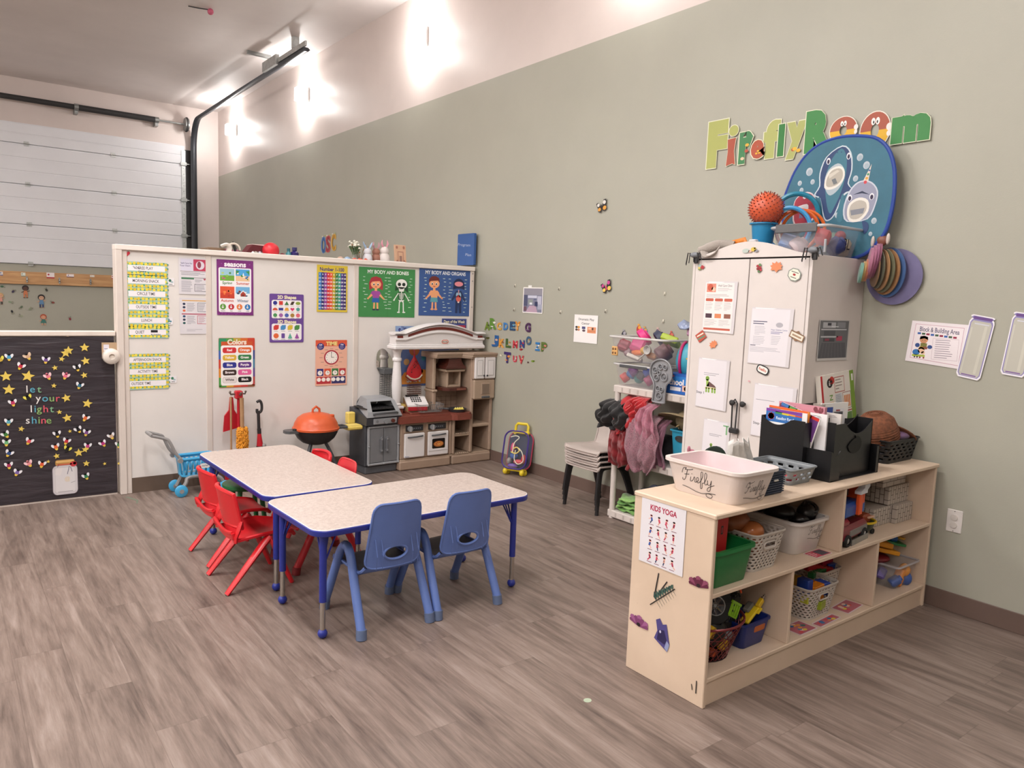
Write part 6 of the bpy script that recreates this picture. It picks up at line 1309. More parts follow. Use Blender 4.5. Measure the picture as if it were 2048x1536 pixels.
for k in range(4):
    b = B(); rows = []
    for x in (-.09, -.045, 0, .045, .09): rows.append([(x, y, .009 * sin(y * 60 + x * 40 + k * 2)) for y in (-.1, -.07, -.04, -.01, .02, .05, .08, .1)])
    b.loft(rows, mat(('#6a9a4c', '#7fae5c', '#5c8c44', '#8ab868')[k], .7, kind='fabric', var=.3, scale=50), closed=False)
    b.make('green_cloth', loc=(RX + .12, RY + .60, .075 + .026 * k), rot=(0, 0, .2 * k), solid=.014, label=('lowest', 'second lowest', 'second highest', 'topmost')[k] + ' of the folded green patterned cloths on the bottom rack shelf', cat='cloth', group='green cloths on the bottom shelf')

# ================================================================ wardrobe
wd = thing('wardrobe', 'white wardrobe with two doors, arched top and a black lock', 'wardrobe', (3.622, 2.20, 0)); M_WW = mat('#dad2ce', .42, var=.02); M_GAP = mat('#2a2424', .7)
b = B(); b.box((.022, 0, 0), (.54, .782, 1.835), M_WW, .003); b.box((.002, 0, .0), (.024, .0175, 1.835), M_WW); b.box((.002, .7645, .0), (.024, .782, 1.835), M_WW); b.make('carcass', wd)
b = B(); b.box((.016, .018, .06), (.024, .764, 1.826), M_GAP); b.make('shadow_gap', wd)
for y0, y1 in ((.02, .380), (.386, .762)): B().box((0, y0, .07), (.018, y1, 1.815), M_WW, .002).make('door', wd)
b = B(); pts = [(0, 1.824), (.782, 1.824), (.782, 1.842)] + [(.782 - .782 * i / 24, 1.842 + .07 * max(0, sin(pi * min(1, max(0, (i / 24 - .08) / .84)))) ** 1.3) for i in range(1, 24)] + [(0, 1.842)]
b.T = Matrix(((0, 0, 1, 0), (1, 0, 0, 0), (0, 1, 0, 0), (0, 0, 0, 1))); b.plate(pts, -.004, .022, M_WW); b.make('arched_crown', wd)
for y in (.35, .42): B().at(loc=(0, y, 1.0), rot=(0, -pi / 2, 0)).lathe([(.008, 0), (.008, .012), (.016, .018), (.017, .026), (.01, .032), (0, .033)], M_DARK, 16).make('knob', wd)
t = thing('cabinet_lock', 'black child lock loop hanging from the right wardrobe knob', 'lock', (3.622, 2.60, 0)); b = B()
b.tube([(-.012, .017, 1.0 + .0), (-.012, .0, 1.022), (-.012, -.017, 1.0), (-.012, -.013, .85), (-.012, .013, .85)], .0045, M_DARK, 6, closed=True); b.make('cord', t, loc=(-.008, 0.017 - .015, 0)); B().box((-.028, -.03, .825), (-.004, .03, .855), M_DARK, .005).make('lock_body', t)
XW = 3.617
def wdoc(px, py, un, label, cat, name, draw, tilt=0, group=None, d=0): 
    c = Card(1, 1, None, unit=un); c.lv = .0006; draw(c); return c.stick(name, onX(px, py, XW - d), '-x', tilt, label=label, cat=cat, group=group)
Z5 = lambda x, y: (1360 + x * .28653, 480 + y * .28646)
UW = unitX(1400, 1500, 700, 100 / .28653, XW)
GD = 'documents in clear sleeves on the wardrobe'
def sleeve(c, w, h, p='#e3dfe4'): c.poly([(0, 0), (w, 2), (w - 8, h), (-8, h - 6)], '#d6d1d4').up().poly([(2, 8), (w - 22, 10), (w - 28, h - 6), (-4, h - 12)], p).up(); c.poly([(20, 2), (w * .6, 4), (w * .5, 9), (26, 8)], '#f6f4f6')
def d(c):
    sleeve(c, 226, 352, '#ece6e4'); c.rect(10, 16, 66, 58, '#d98a78').up().ell(36, 42, 20, 24, '#c25a44').ell(58, 54, 14, 16, '#efc0a8').text('Well Care Clinic', 140, 30, 20, '#6a6068', .01, maxw=100).lines(90, 46, 100, 3, 8, 2, '#a8a0a4')
    c.lines(10, 88, 180, 3, 9, 3, '#b0a4a6', 3)
    for i in range(3): c.rect(8 + 66 * i, 116, 56, 20, '#c2604c', 6).lines(8 + 66 * i, 144, 54, 7, 8, 2, '#a89c9e', i + 1).rect(12 + 66 * i, 220, 46, 30, ('#4a3440', '#d9885c', '#8c5a48')[i])
    c.lines(6, 262, 90, 6, 8, 2, '#a8a0a2', 8).lines(110, 262, 80, 5, 9, 2, '#a8a0a2', 9).rect(2, 318, 190, 14, '#c2604c')
wdoc(*Z5(182, 288), UW, 'sleeve with an orange and white leaflet high on the left wardrobe door', 'notice', 'document_sleeve', d, group=GD)
def d(c):
    sleeve(c, 262, 372); c.lines(14, 88, 90, 2, 14, 6, '#5a5a72', 2).lines(26, 122, 76, 6, 10, 2.5, '#a8a6b0', 3).lines(20, 188, 88, 6, 10, 2.5, '#a8a6b0', 4).ell(180, 108, 22, 16, '#b0aeb6').text('Hope Children Centre', 180, 140, 14, '#6a6a98', .01, maxw=100).lines(130, 152, 80, 2, 9, 4, '#7a7aa4', 5).lines(135, 180, 60, 6, 10, 2.5, '#a8a6b0', 6).lines(4, 244, 76, 1, 10, 5, '#5a5a6c').lines(4, 258, 210, 4, 9, 2.5, '#a8a6b0', 7)
wdoc(*Z5(505, 468), UW, 'sleeve with a printed text page on the right wardrobe door', 'notice', 'document_sleeve', d, group=GD)
def turtle(c, x, y, s):
    c.poly([(x - 10 * s, y + 30 * s), (x + 6 * s, y - 6 * s), (x + 50 * s, y + 20 * s), (x + 60 * s, y + 34 * s)], '#6a4c4a'); c.ell(x - 6 * s, y - 26 * s, 14 * s, 16 * s, '#8ab04a').poly([(x - 16 * s, y - 20 * s), (x + 2 * s, y - 20 * s), (x + 8 * s, y + 30 * s), (x - 12 * s, y + 32 * s)], '#9cbc5a').rect(x - 20 * s, y + 34 * s, 78 * s, 12 * s, '#d3cc8c', 4)
    for k in (-16, 2, 28, 46): c.rect(x + k * s, y + 38 * s, 12 * s, 34 * s, '#8ab04a', 4)
    c.up().ell(x - 11 * s, y - 28 * s, 3 * s, 4 * s, '#1c1c1c', 8).ell(x - 1 * s, y - 28 * s, 3 * s, 4 * s, '#1c1c1c', 8)
def d(c): sleeve(c, 224, 352); c.lines(44, 102, 110, 2, 12, 3, '#8a8894', 2).text('Step 1', 26, 244, 24, '#3a3844', .01).up(); turtle(c, 78, 166, 1.0)
wdoc(*Z5(134, 818), UW, 'sleeve with a green turtle and the words Step 1 on the left door', 'notice', 'document_sleeve', d, group=GD)
def d(c): sleeve(c, 262, 352); c.lines(14, 104, 150, 1, 12, 3, '#8a8894', 2).text('Step 2', 36, 262, 24, '#3a3844', .01)
wdoc(*Z5(524, 996), UW, 'sleeve with the words Step 2 behind the black lock', 'notice', 'document_sleeve', d, group=GD)
def d(c): sleeve(c, 190, 352); c.lines(44, 100, 90, 2, 10, 3, '#8a8894', 2).up(); turtle(c, 66, 196, .7); c.rect(160, 30, 10, 60, '#7ab07c').rect(140, 26, 40, 8, '#7ab07c')
wdoc(*Z5(170, 1242), UW, 'lowest sleeve on the left door with a small half hidden turtle', 'notice', 'document_sleeve', d, group=GD)
def stk(x, y, lb, draw, tilt=0): wdoc(*Z5(x, y), UW, lb, 'sticker', 'wardrobe_sticker', draw, tilt, d=.001)
stk(145, 188, 'red and teal flower sticker at the top of the left door', lambda c: (c.ell(-6, -8, 12, 12, '#a8c0b8'), c.ell(-8, 14, 12, 9, '#7c9050'), c.up(), c.poly([(-4, 4), (8, -14), (30, 0), (14, 18)], '#b0343a'), c.ell(-12, 6, 7, 7, '#e0c060')))
stk(548, 195, 'small bunch of red flowers sticker at the top of the right door', lambda c: [c.ell(x, y, 9, 9, cc, 10) for x, y, cc in ((-6, -12, '#a83038'), (10, -2, '#a83038'), (-4, 6, '#8c2830'), (14, 12, '#b8404a'), (4, 22, '#5a7a50'), (8, -20, '#6a8a5c'))])
def leaf(c, cc, s=1): c.poly([(0, -34 * s), (10 * s, -20 * s), (26 * s, -30 * s), (26 * s, -12 * s), (38 * s, -8 * s), (30 * s, 4 * s), (36 * s, 18 * s), (16 * s, 20 * s), (2 * s, 36 * s), (-10 * s, 22 * s), (-34 * s, 22 * s), (-28 * s, 6 * s), (-38 * s, -6 * s), (-24 * s, -12 * s), (-28 * s, -28 * s), (-10 * s, -20 * s)], cc)
stk(672, 186, 'peach paper leaf at the top of the right door', lambda c: leaf(c, '#e0895e'))
stk(232, 728, 'peach paper leaf below the leaflet on the left door', lambda c: leaf(c, '#e0895e', .8), .5)
stk(798, 242, 'white badge sticker with tiny red flower on the right door', lambda c: (c.poly(ngon(8, 42, .3), '#8c948c'), c.up(), c.poly(ngon(8, 36, .3), '#e9e6d6'), c.up(), c.ell(0, 0, 9, 7, '#a83030'), c.rect(-22, -18, 44, 5, '#6a7068'), c.rect(-18, 16, 36, 5, '#6a7068')), -.3)
stk(145, 672, 'striped red and green text sticker on the left door', lambda c: (c.poly([(-36, -26), (28, -34), (38, 26), (-26, 36)], '#b85040'), c.up(), c.rect(-26, -16, 52, 10, '#e9e2d0'), c.rect(-30, 4, 60, 12, '#6a8a70')), .5)
stk(815, 672, 'brown edged name plate sticker on the right door', lambda c: (c.poly([(-44, -24), (-14, -24), (0, -36), (14, -24), (44, -22), (44, 22), (10, 24), (0, 34), (-12, 24), (-44, 22)], '#8a6a50'), c.up(), c.rect(-38, -16, 76, 32, '#e6e0d0'), c.up(), c.rect(-28, -5, 56, 11, '#a88c70')), -.35)
stk(577, 906, 'black edged sticker reading hello on the right door', lambda c: (c.rect(-40, -28, 80, 56, '#1c1c22', 22), c.up(), c.rect(-33, -21, 66, 42, '#ecebe6', 16), c.up(), c.text('hello', 0, 0, 26, '#c2604c', .03)), -.3)
stk(482, 985, 'tiny pink smudge sticker near the door gap', lambda c: c.ell(0, 0, 8, 5, '#d9a0a8', 8))
def d(c): c.ell(-34, 4, 24, 14, '#b8c4bc').ell(-6, 8, 12, 8, '#d9b0a0'); c.up().ell(16, -4, 18, 14, '#d9bc50').ell(34, 6, 14, 9, '#8c8c94').ell(24, -10, 6, 5, '#b0a060')
wdoc(*Z5(496, 70), UW, 'little bee and leaf ornament on the arched wardrobe crown', 'ornament', 'crown_ornament', d, d=.004)
un = unitY(1641, 1698, 640, 203, 2.20)
c = Card(1, 1, None, unit=un); c.lv = .0006
c.rect(-6, -6, 216, 296, '#c9c6c4').up().rect(0, 0, 203, 272, '#6a6c70').up().poly([(0, 272), (20, 160), (185, 160), (196, 272)], '#55565c').rect(10, 60, 180, 8, '#c9cad0').rect(10, 112, 120, 9, '#c2c4ca').rect(120, 112, 42, 34, '#b03c58').rect(20, 12, 90, 40, '#b4b6bc').rect(120, 10, 60, 42, '#8c8e94').rect(30, 72, 80, 36, '#505258').rect(28, 126, 80, 26, '#45474c').up()
for i in range(7): c.line(24 + 24 * i, 268, 34 + 20 * i, 164, 1.6, '#74757c')
c.rect(52, 16, 26, 20, '#3a3c44').rect(80, 40, 50, 6, '#e0e2e6').rect(40, 130, 30, 16, '#8c3c50')
c.stick('photo_print', onY(1641, 641, 2.196), '-y', label='grey printed photo of shelves on the side of the wardrobe', cat='photo')
# grey toy flies at the crown corners
for px, py, lb in ((1390, 510, 'grey toy fly on the left corner of the wardrobe crown'), (1627, 500, 'grey toy fly on the right corner of the wardrobe crown')):
    p = onX(px, py, 3.60); t = thing('toy_fly', lb, 'toy insect', p, group='toy flies on the wardrobe corners'); b = B(); b.sphere((0, 0, .0), .022, mat('#7a7e84', .35), 12, 8, (1, 1.5, .8)); b.make('body', t)
    b = B()
    for k in range(6): a = -1 + k * .5; b.tube([(0, .02 * sin(a), 0), (-.012, .045 * sin(a * 1.3), .012), (-.008, .06 * sin(a * 1.3), -.03 - .006 * k)], .003, M_DARK, 5)
    b.make('legs', t)
    b = B(); b.box((-.004, -.022, -.05), (.01, .004, .0), M_DARK, .003); b.make('clip', t)

# --- on top of the wardrobe
ZW = 1.837
sk = thing('plush_sock', 'beige plush sock lying over the left crown of the wardrobe', 'plush', (3.66, 2.86, ZW)); b = B()
b.tube(smoothpath([(.05, -.10, .062), (.02, -.02, .07), (-.0, .05, .05), (-.02, .10, .03)], 5), [.028] * 6 + [.03] * 5 + [.026] * 4 + [.018], mat('#a39a92', .9, kind='fabric', bump=.4), 12); b.make('plush_body', sk); b = B(); b.tube(smoothpath([(-.02, .06, .03), (-.045, .02, .0), (-.045, -.03, .01), (-.02, -.05, .05)], 4), .012, mat('#a39a92', .9, kind='fabric', bump=.4), 8, sq=(2, .5)); b.make('strap', sk)
t = thing('toy_drill', 'orange toy frame lying beside the beige sock on the wardrobe', 'toy', (3.72, 2.73, ZW)); b = B(); M_O2 = mat('#d97c1e', .4)
b.tube([(0, .06, .0), (0, .05, .082), (0, -.03, .095), (0, -.05, .05), (0, -.075, .048)], .011, M_O2, 8, sq=(1.6, .8)); b.tube([(0, .01, .085), (0, .0, .02)], .011, M_O2, 8); b.make('frame', t); B().box((-.02, -.12, .04), (.02, -.07, .095), mat('#c9c6c8', .4), .006).make('white_block', t)
B().cyl((3.73, 2.68, 1.875), (3.78, 2.48, 1.885), .012, mat('#1f2a78', .4)).make('blue_baton', label='dark blue baton lying behind the wardrobe crown', cat='baton')
lump('pink_toy', 'small pink toy behind the blue baton on the wardrobe', 'toy', '#b8506c', (3.80, 2.66, 1.895), (.03, .045, .035))
bk = bin_('blue_bucket', 'blue bucket holding the spiky orange ball', 'bucket', .13, .13, .19, mat('#1f80b0', .38, var=.03), (3.78, 2.62, ZW), tap=.74, r=.06)
b = B()
for z, y in ((.075, .01), (.06, .01), (.03, .02), (.035, -.02)): b.box((-.062, y - .008, z), (-.048, y + .01, z + .006), M_DARK)
b.make('printed_marks', bk)
sb = thing('spiky_ball', 'orange spiky massage ball sitting in the blue bucket', 'ball', (3.77, 2.605, 2.105)); M_BALL = mat('#d05a38', .38, var=.04); B().sphere((0, 0, 0), .092, M_BALL, 28, 18).make('ball', sb); b = B(); N_ = 230
for i in range(N_):
    z = 1 - 2 * (i + .5) / N_; a = i * 2.39996; r = math.sqrt(1 - z * z); dv = Vector((r * cos(a), r * sin(a), z)); b.cyl(dv * .088, dv * .102, .0042, mat('#8a3c2c', .4), r1=.0022, n=6)
b.make('spikes', sb)
def hoop(lb, cc, y, z, r, x, ry, rz, th=.008): b = B(); b.tube([(0, r * cos(a), r * sin(a)) for a in [2 * pi * i / 40 for i in range(40)]], th, mat(cc, .35), 8, closed=True, up=(1, 0, 0)); b.make('toss_ring', loc=(x, y, z), rot=(0, ry, rz), label=lb, cat='toy ring', group='toss rings on the wardrobe')
for lb, cc, px, py, X_, r, rz, th in (('magenta ring, leftmost of the rings beside the clear BL bin', '#a8285c', 1571, 458, 3.86, .118, .45, .008), ('light blue ring in front of the orange rings', '#3c94cc', 1576, 458, 3.835, .118, .40, .012), ('orange ring right behind the light blue ring', '#d9601e', 1594, 460, 3.90, .112, .5, .010), ('second orange ring tilting to the right', '#dd6a24', 1606, 462, 3.93, .114, .55, .009), ('teal ring standing highest behind the other rings', '#1f7f9c', 1592, 430, 3.98, .12, .55, .014)):
    p = onX(px, py, X_); hoop(lb, cc, p.y, max(p.z, ZW + r + th + .001), r, X_, -.05, rz, th)
cb2 = bin_('clear_bin', 'clear bin marked BL in black on top of the wardrobe', 'bin', .36, .33, .155, M_CB(.18), (3.90, 2.36, ZW), 0, tap=.86, r=.03)
B().tube([(x, y, .152) for x, y in rrect(.38, .35, .04, 5)], .008, mat('#c6c6c8', .25, kind='clear', a=.8), 8, closed=True).make('rim', cb2)
B().box((-.20, -.12, .12), (-.19, .13, .168), mat('#5a5a5c', .4), .004).make('dark_rim_strip', cb2); B().box((-.19, -.172, .01), (-.178, -.16, .08), mat('#a8aab0', .35), .003).make('corner_clip', cb2)
b = B(); vs, fs = textgeo('BL', .0); b.at(loc=(.04, -.158, .065), rot=(pi / 2 + .12, 0, 0)); b.add([(x * .075, y * .085, 0) for x, y in vs], fs, P_('#1c1a1c')); b.make('marker_letters', cb2)
for k, (cc, nm2, x, y, z, s_) in enumerate((('#b8a8ac', 'pale lilac', -.13, .02, .05, (.03, .05, .045)), ('#c02c38', 'red', -.10, -.10, .09, (.045, .045, .045)), ('#2c3870', 'navy', .0, -.12, .05, (.055, .05, .05)), ('#7a8cb0', 'grey blue', -.13, .09, .07, (.03, .05, .05)), ('#9c8c6c', 'tan', .10, -.10, .05, (.05, .05, .05)), ('#8c3c48', 'wine red', .09, -.09, .11, (.03, .03, .03)), ('#6a8c80', 'sea green', .12, -.04, .09, (.03, .04, .05)))):
    lump('toy_piece', nm2 + ' toy piece inside the clear BL bin', 'toy', cc, (3.90 + x, 2.36 + y, ZW + .008 + z), s_)
# shark target tent
ZS = Z4; UT = unitX(1563, 1778, 395, 880, 4.08)
sh_ = thing('shark_target', 'teal pop-up toss target printed with a shark and a narwhal', 'toy target', onX(1380 + 1190 * .2441, 200 + 790 * .2441, 4.06)); 
def P2(x, y): return (x - 1190, y - 790)
out = [(750, 790), (775, 690), (830, 560), (910, 450), (1010, 380), (1120, 350), (1240, 345), (1380, 365), (1480, 400), (1560, 480), (1610, 600), (1630, 740), (1628, 900), (1600, 1060), (1540, 1160), (1450, 1240), (1300, 1280), (1100, 1290), (920, 1240), (810, 1120), (755, 960)]
op = [v.to_2d() for v in smoothpath([(x - 1190, y - 790, 0) for x, y in out], 3, True)]
R3 = Matrix(((0, 0, -1), (-1, 0, 0), (0, 1, 0))).to_4x4() @ Matrix.Diagonal((UT[0], UT[1], 1, 1))
b = B(R3); b.plate([(x, -y) for x, y in op], -.02, .0, mat('#2f6a80', .55, kind='fabric', var=.1, scale=8)); b.make('fabric_panel', sh_)
b = B(); b.tube([R3 @ Vector((x, -y, -.008)) for x, y in op], .011, mat('#23449a', .45), 8, closed=True, up=(1, 0, 0)); b.make('blue_rim', sh_)
c = Card(1, 1, None); c.T = R3; c.lv = .0006
def pl(pts, cc): c.poly([P2(x, y) for x, y in pts], cc)
def spl(pts, cc): c.poly([tuple(v.to_2d()) for v in smoothpath([(x - 1190, y - 790, 0) for x, y in pts], 3, True)], cc)
for x, y, r in ((958, 578, 28), (882, 660, 18), (992, 660, 18), (902, 716, 17), (1360, 515, 24), (1415, 580, 25), (1340, 670, 20), (1220, 935, 20), (1508, 995, 20), (1490, 1090, 14)): c.ell(x - 1190, y - 790, r, r * 1.15, '#b9c4cc').up().ell(x - 1188, y - 784, r * .7, r * .8, '#a2b2be')
spl([(1215, 408), (1290, 470), (1310, 600), (1290, 700), (1330, 760), (1260, 790), (1200, 930), (1150, 975), (1110, 950), (1060, 800), (1010, 770), (1050, 700), (1045, 600), (1090, 480)], '#c4d2da'); c.up()
spl([(1215, 418), (1280, 475), (1300, 600), (1280, 700), (1318, 752), (1250, 780), (1195, 920), (1150, 965), (1115, 940), (1070, 795), (1025, 765), (1060, 700), (1055, 600), (1100, 480)], '#26406e'); c.up()
spl([(1210, 430), (1255, 500), (1262, 620), (1235, 760), (1190, 870), (1160, 920), (1130, 860), (1105, 740), (1100, 620), (1140, 500)], '#3a7488'); c.up()
spl([(1265, 700), (1300, 760), (1350, 800), (1360, 900), (1400, 960), (1340, 975), (1300, 960), (1270, 860)], '#3a7488') if 0 else None
spl([(1190, 540), (1240, 580), (1250, 660), (1210, 740), (1150, 780), (1110, 740), (1092, 660), (1120, 580)], '#aebcc4'); c.up()
spl([(1200, 562), (1245, 590), (1250, 660), (1205, 715), (1140, 735), (1095, 715), (1100, 640), (1135, 580)], '#e6e2da'); c.up()
spl([(1200, 578), (1232, 600), (1236, 655), (1200, 700), (1140, 715), (1110, 700), (1112, 645), (1145, 592)], '#b4aea2'); c.up()
pl([(1150, 660), (1180, 650), (1200, 690), (1170, 700)], '#6f7478'); pl([(1120, 620), (1190, 590), (1210, 600), (1130, 650)], '#cfcabe')
for x, y in ((1112, 515), (1272, 495)): c.ell(x - 1190, y - 790, 17, 26, '#dfe3e8').up().ell(x - 1190, y - 786, 10, 17, '#2a1c40').up()
for x in (1180, 1212): c.ell(x - 1190, 458 - 790, 5, 4, '#26406e')
spl([(1000, 960), (1050, 790), (1080, 830), (1100, 960), (1060, 1000)], '#3a7488'); spl([(1215, 960), (1240, 790), (1262, 800), (1262, 980)], '#3a7488'); c.up()
spl([(1400, 690), (1470, 710), (1520, 780), (1510, 880), (1460, 980), (1300, 990), (1262, 900), (1290, 780), (1340, 710)], '#c4ccd8'); c.up()
spl([(1400, 700), (1465, 720), (1510, 785), (1500, 880), (1450, 975), (1310, 985), (1275, 900), (1300, 785), (1345, 720)], '#9296ac'); c.up()
pl([(1400, 695), (1455, 575), (1440, 700)], '#d9cfc4'); pl([(1330, 790), (1400, 768), (1460, 800), (1400, 785)], '#26304c')
for x, y in ((1308, 812), (1476, 815)): c.ell(x - 1190, y - 790, 18, 25, '#e3e5ea').up().ell(x - 1190, y - 786, 12, 18, '#2a1c40').up()
for i, cc in enumerate(('#c8404c', '#d9a03c', '#3c8a5c', '#3a5aa8')): c.ell(1418 + i * 8 - 1190, 705 - i * 28 - 790, 13 - 2 * i, 13 - 2 * i, cc, 8)
spl([(1380, 815), (1450, 840), (1460, 920), (1400, 990), (1320, 985), (1295, 920), (1310, 850)], '#e6e2da'); c.up(); spl([(1380, 835), (1435, 855), (1442, 915), (1392, 970), (1330, 968), (1312, 915), (1325, 862)], '#b8b2a8'); c.up(); pl([(1320, 905), (1430, 895), (1420, 935), (1330, 945)], '#80848e')
c.up(); spl([(860, 780), (930, 735), (1000, 750), (1040, 820), (1045, 920), (980, 990), (860, 990), (840, 860)], '#d9c4c8'); c.up(); spl([(860, 790), (930, 747), (995, 760), (1030, 825), (1032, 915), (970, 980), (870, 980), (850, 870)], '#a82c40'); c.up(); spl([(870, 850), (960, 830), (975, 870), (960, 890), (880, 880)], '#e6e2e4'); pl([(900, 880), (970, 870), (980, 930), (900, 940)], '#6a6a88'); c.ell(935 - 1190, 770 - 790, 16, 18, '#e3e5ea')
spl([(1420, 990), (1465, 1010), (1470, 1060), (1440, 1090), (1430, 1040)], '#26406e')
c.make('printed_picture', sh_)

# --- hats and headbands hanging on the wall edge of the wardrobe
def disc(lb, cc, y, z, x, ry, rz, r=.15, sy=1.0, t_=.006, cat='felt hat', nm='hat_brim', rx=0):
    b = B(); b.at(rot=(0, -pi / 2, 0)); b.lathe([(.001, 0), (r * .6, .004), (r, 0), (r, t_), (r * .6, t_ + .004), (.001, t_)], mat(cc, .6, kind='fabric', var=.1), 32, sy=sy)
    return b.make(nm, loc=(x, y, z), rot=(rx, ry, rz), label=lb, cat=cat, group='hats hanging at the wardrobe edge')
disc('large violet round brim lying flat on the green wall', '#6a648c', 2.03, 1.74, 4.148, 0, 0, .152)
HB = [('#3a5c90', 'blue', .135), ('#9c7046', 'tan', .125), ('#6a6a50', 'olive grey', .118), ('#a87c50', 'light tan', .112), ('#5c5c48', 'dark olive', .105), ('#8c6a48', 'brown', .10)]
for k, (cc, nm2, r) in enumerate(HB): disc(nm2 + ' curved brim in the fan of hats in front of the violet one', cc, 2.055 + .008 * k, 1.762 + .004 * k, 4.135 - .014 * k, .0, -.25 - .11 * k, r, .8, cat='hat')
for k, (cc, nm2, r) in enumerate((('#8c5068', 'dusty plum', .09), ('#98587a', 'mauve', .092), ('#a0607c', 'rose', .09), ('#a86a84', 'pink', .085), ('#c07a5c', 'peach', .06), ('#b09058', 'gold', .055), ('#6a9a8c', 'mint green', .055))): disc(nm2 + ' oval headband in the cluster left of the violet brim', cc, 2.09 + .004 * k, 1.83 - .008 * k - (.03 if k > 3 else 0), 4.085 - .020 * k, .1, -1.0, r, 1.0 if k < 4 else .9, .014, cat='headband', nm='headband')
for dx, dz, lb in ((-.0, .0, 'left white ear sticking up from the hanging headbands'), (.075, .012, 'right white ear sticking up from the hanging headbands')):
    p = onX(1745 if dx <= 0 else 1775, 490, 4.06); b = B(); b.sphere((0, 0, 0), .028, mat('#cfc4bc', .5), 12, 8, (.35, .5, 1.1)); b.make('ear_piece', loc=(4.06, p.y, 1.925 + dz), rot=(.15, 0, -.8), label=lb, cat='headband ear')
lump('brown_toy_curl', 'brown curl between the two white ears', 'headband ear', '#7c4a3c', (4.07, 2.075, 1.93), (.018, .03, .03))

# --- things on top of the partition, seen above its rail
YT = 6.24; ZT = 1.80
def tx(px, py=515): return onY(px, py, YT).x
def tz(px, py): return onY(px, py, YT).z
b = B(); b.box((tx(416), YT, ZT), (tx(450), YT + .22, tz(430, 495)), mat('#7c6450', .8), .003); b.make('cardboard_box', label='low brown cardboard box at the left above the partition', cat='box')
b = B(); b.tube(smoothpath([(tx(441), YT - .03, tz(441, 492)), (tx(450), YT - .05, tz(450, 489)), (tx(456), YT - .04, tz(456, 496)), (tx(452), YT - .03, ZT + .01)], 4), .016, mat('#d9d3cb', .7), 8, sq=(1.6, .8)); b.make('white_ribbon', label='white curled ribbon beside the cardboard box', cat='ribbon')
b = B(); b.tube([(tx(466) + .05 * cos(a), YT - .02, ZT + .055 + .05 * sin(a)) for a in [pi * i / 10 for i in range(11)]], .009, mat('#c9bdb0', .6), 8); b.make('headband', label='pale headband standing above the pink cloth', cat='headband')
b = B(); rows = [[(tx(450) + (tx(480) - tx(450)) * i / 10, YT - .04 + .02 * sin(i * 2 + j), ZT + .05 * sin(pi * (j / 5)) * (1 + .3 * sin(i * 1.9)) + .004) for i in range(11)] for j in range(6)]; 
rows = [[(x, y + .02 * j, z) for x, y, z in r] for j, r in enumerate(rows)]; b.loft(rows, mat('#9c5a70', .7, kind='fabric', var=.5, scale=40), closed=False); b.make('pink_cloth', solid=.006, label='crumpled pink patterned cloth above the second panel', cat='cloth')
b = B(); b.tube([(tx(466), YT, tz(466, 483)), (tx(468), YT, tz(468, 492)), (tx(476), YT, ZT + .01)], [.004, .012, .012], M_DARK, 6); b.make('black_strap', label='black strap poking up behind the pink cloth', cat='strap')
bkx = thing('red_folder', 'open dark red folder standing like a tent above the partition', 'folder', (tx(486), YT, ZT)); M_MR = mat('#5a1a22', .45)
b = B(); x1 = tx(505) - tx(486); x2 = tx(547) - tx(486); h_ = tz(520, 490) - ZT; b.T = Matrix(((1, 0, 0, 0), (0, 0, -1, 0), (0, 1, 0, 0), (0, 0, 0, 1))); b.plate([(0, .012), (x1, h_), (x2, h_ - .01), (x2, h_ - .05), (x1, h_ - .055), (.02, 0)], -.14, 0, M_MR); b.make('cover', bkx); B().box((x1, 0, h_ - .004), (x2, .14, h_ + .004), mat('#d3b9b4', .6)).make('page_edge', bkx)
B().sphere((0, 0, 0), .068, mat('#c4202c', .42, var=.03), 28, 18).make('red_ball', loc=(tx(540), YT - .02, ZT + .068), label='bright red ball above the partition', cat='ball')
lump('maroon_ball', 'small maroon ball right of the bright red ball', 'ball', '#6e1c28', (tx(563), YT - .02, ZT + .028), (.028, .028, .028))
b = B(); q = random.Random(3)
for i in range(14): b.sphere((tx(505 + q.uniform(-8, 12)), YT - .08 + q.uniform(-.02, .02), ZT + q.uniform(.01, .045)), .012, mat(('#9a948c', '#d9d4d0', '#3c4038', '#b0a8b8')[i % 4], .3), 8, 6)
tag(b.make('bead_heap'), 'heap of grey and white beads in front of the red folder', 'beads', kind='stuff')
for px, w_, cc, top, lb in ((577, .022, '#3a7c84', 497, 'teal plastic bottle above the partition'), (589, .035, '#2c2260', 495, 'dark purple squat bottle right of the teal one')):
    t = thing('plastic_bottle', lb, 'bottle', (tx(px), YT, ZT)); h_ = tz(px, top) - ZT; B().lathe([(w_ * .9, 0), (w_, .006), (w_, h_ * .6), (w_ * .5, h_ * .72), (w_ * .5, h_ * .78)], mat(cc, .25), 16).make('bottle_body', t); B().lathe([(w_ * .6, h_ * .76), (w_ * .6, h_), (0, h_)], mat('#2c2a5c' if px > 580 else '#28606c', .35), 14).make('bottle_cap', t)
for px, cc, s_, lb in ((678, '#b89a88', .03, 'small tan shell on the partition rail side'), (692, '#8aa4c0', .032, 'small pale blue toy beside the tan shell')): lump('small_toy', lb, 'toy', cc, (tx(px), YT - .03, ZT + .03), (s_, s_, s_))
fv = thing('flower_vase', 'glass vase with a bunch of white flowers above the partition', 'flower vase', (tx(710), YT, ZT)); B().lathe([(.026, 0), (.03, .004), (.022, .05), (.02, .08), (.024, .085)], mat('#c6ccca', .1, kind='clear', a=.35), 16, caps=False).make('vase', fv)
zc_ = tz(708, 490) - ZT; b = B(); q = random.Random(6)
for i in range(26):
    a, r = q.uniform(0, 6.28), q.uniform(0, .055); b.sphere((r * cos(a), r * sin(a), zc_ + q.uniform(-.03, .035)), .012, mat('#dcd9cc', .6), 8, 6, (1, 1, .7))
b.make('blossoms', fv); b = B()
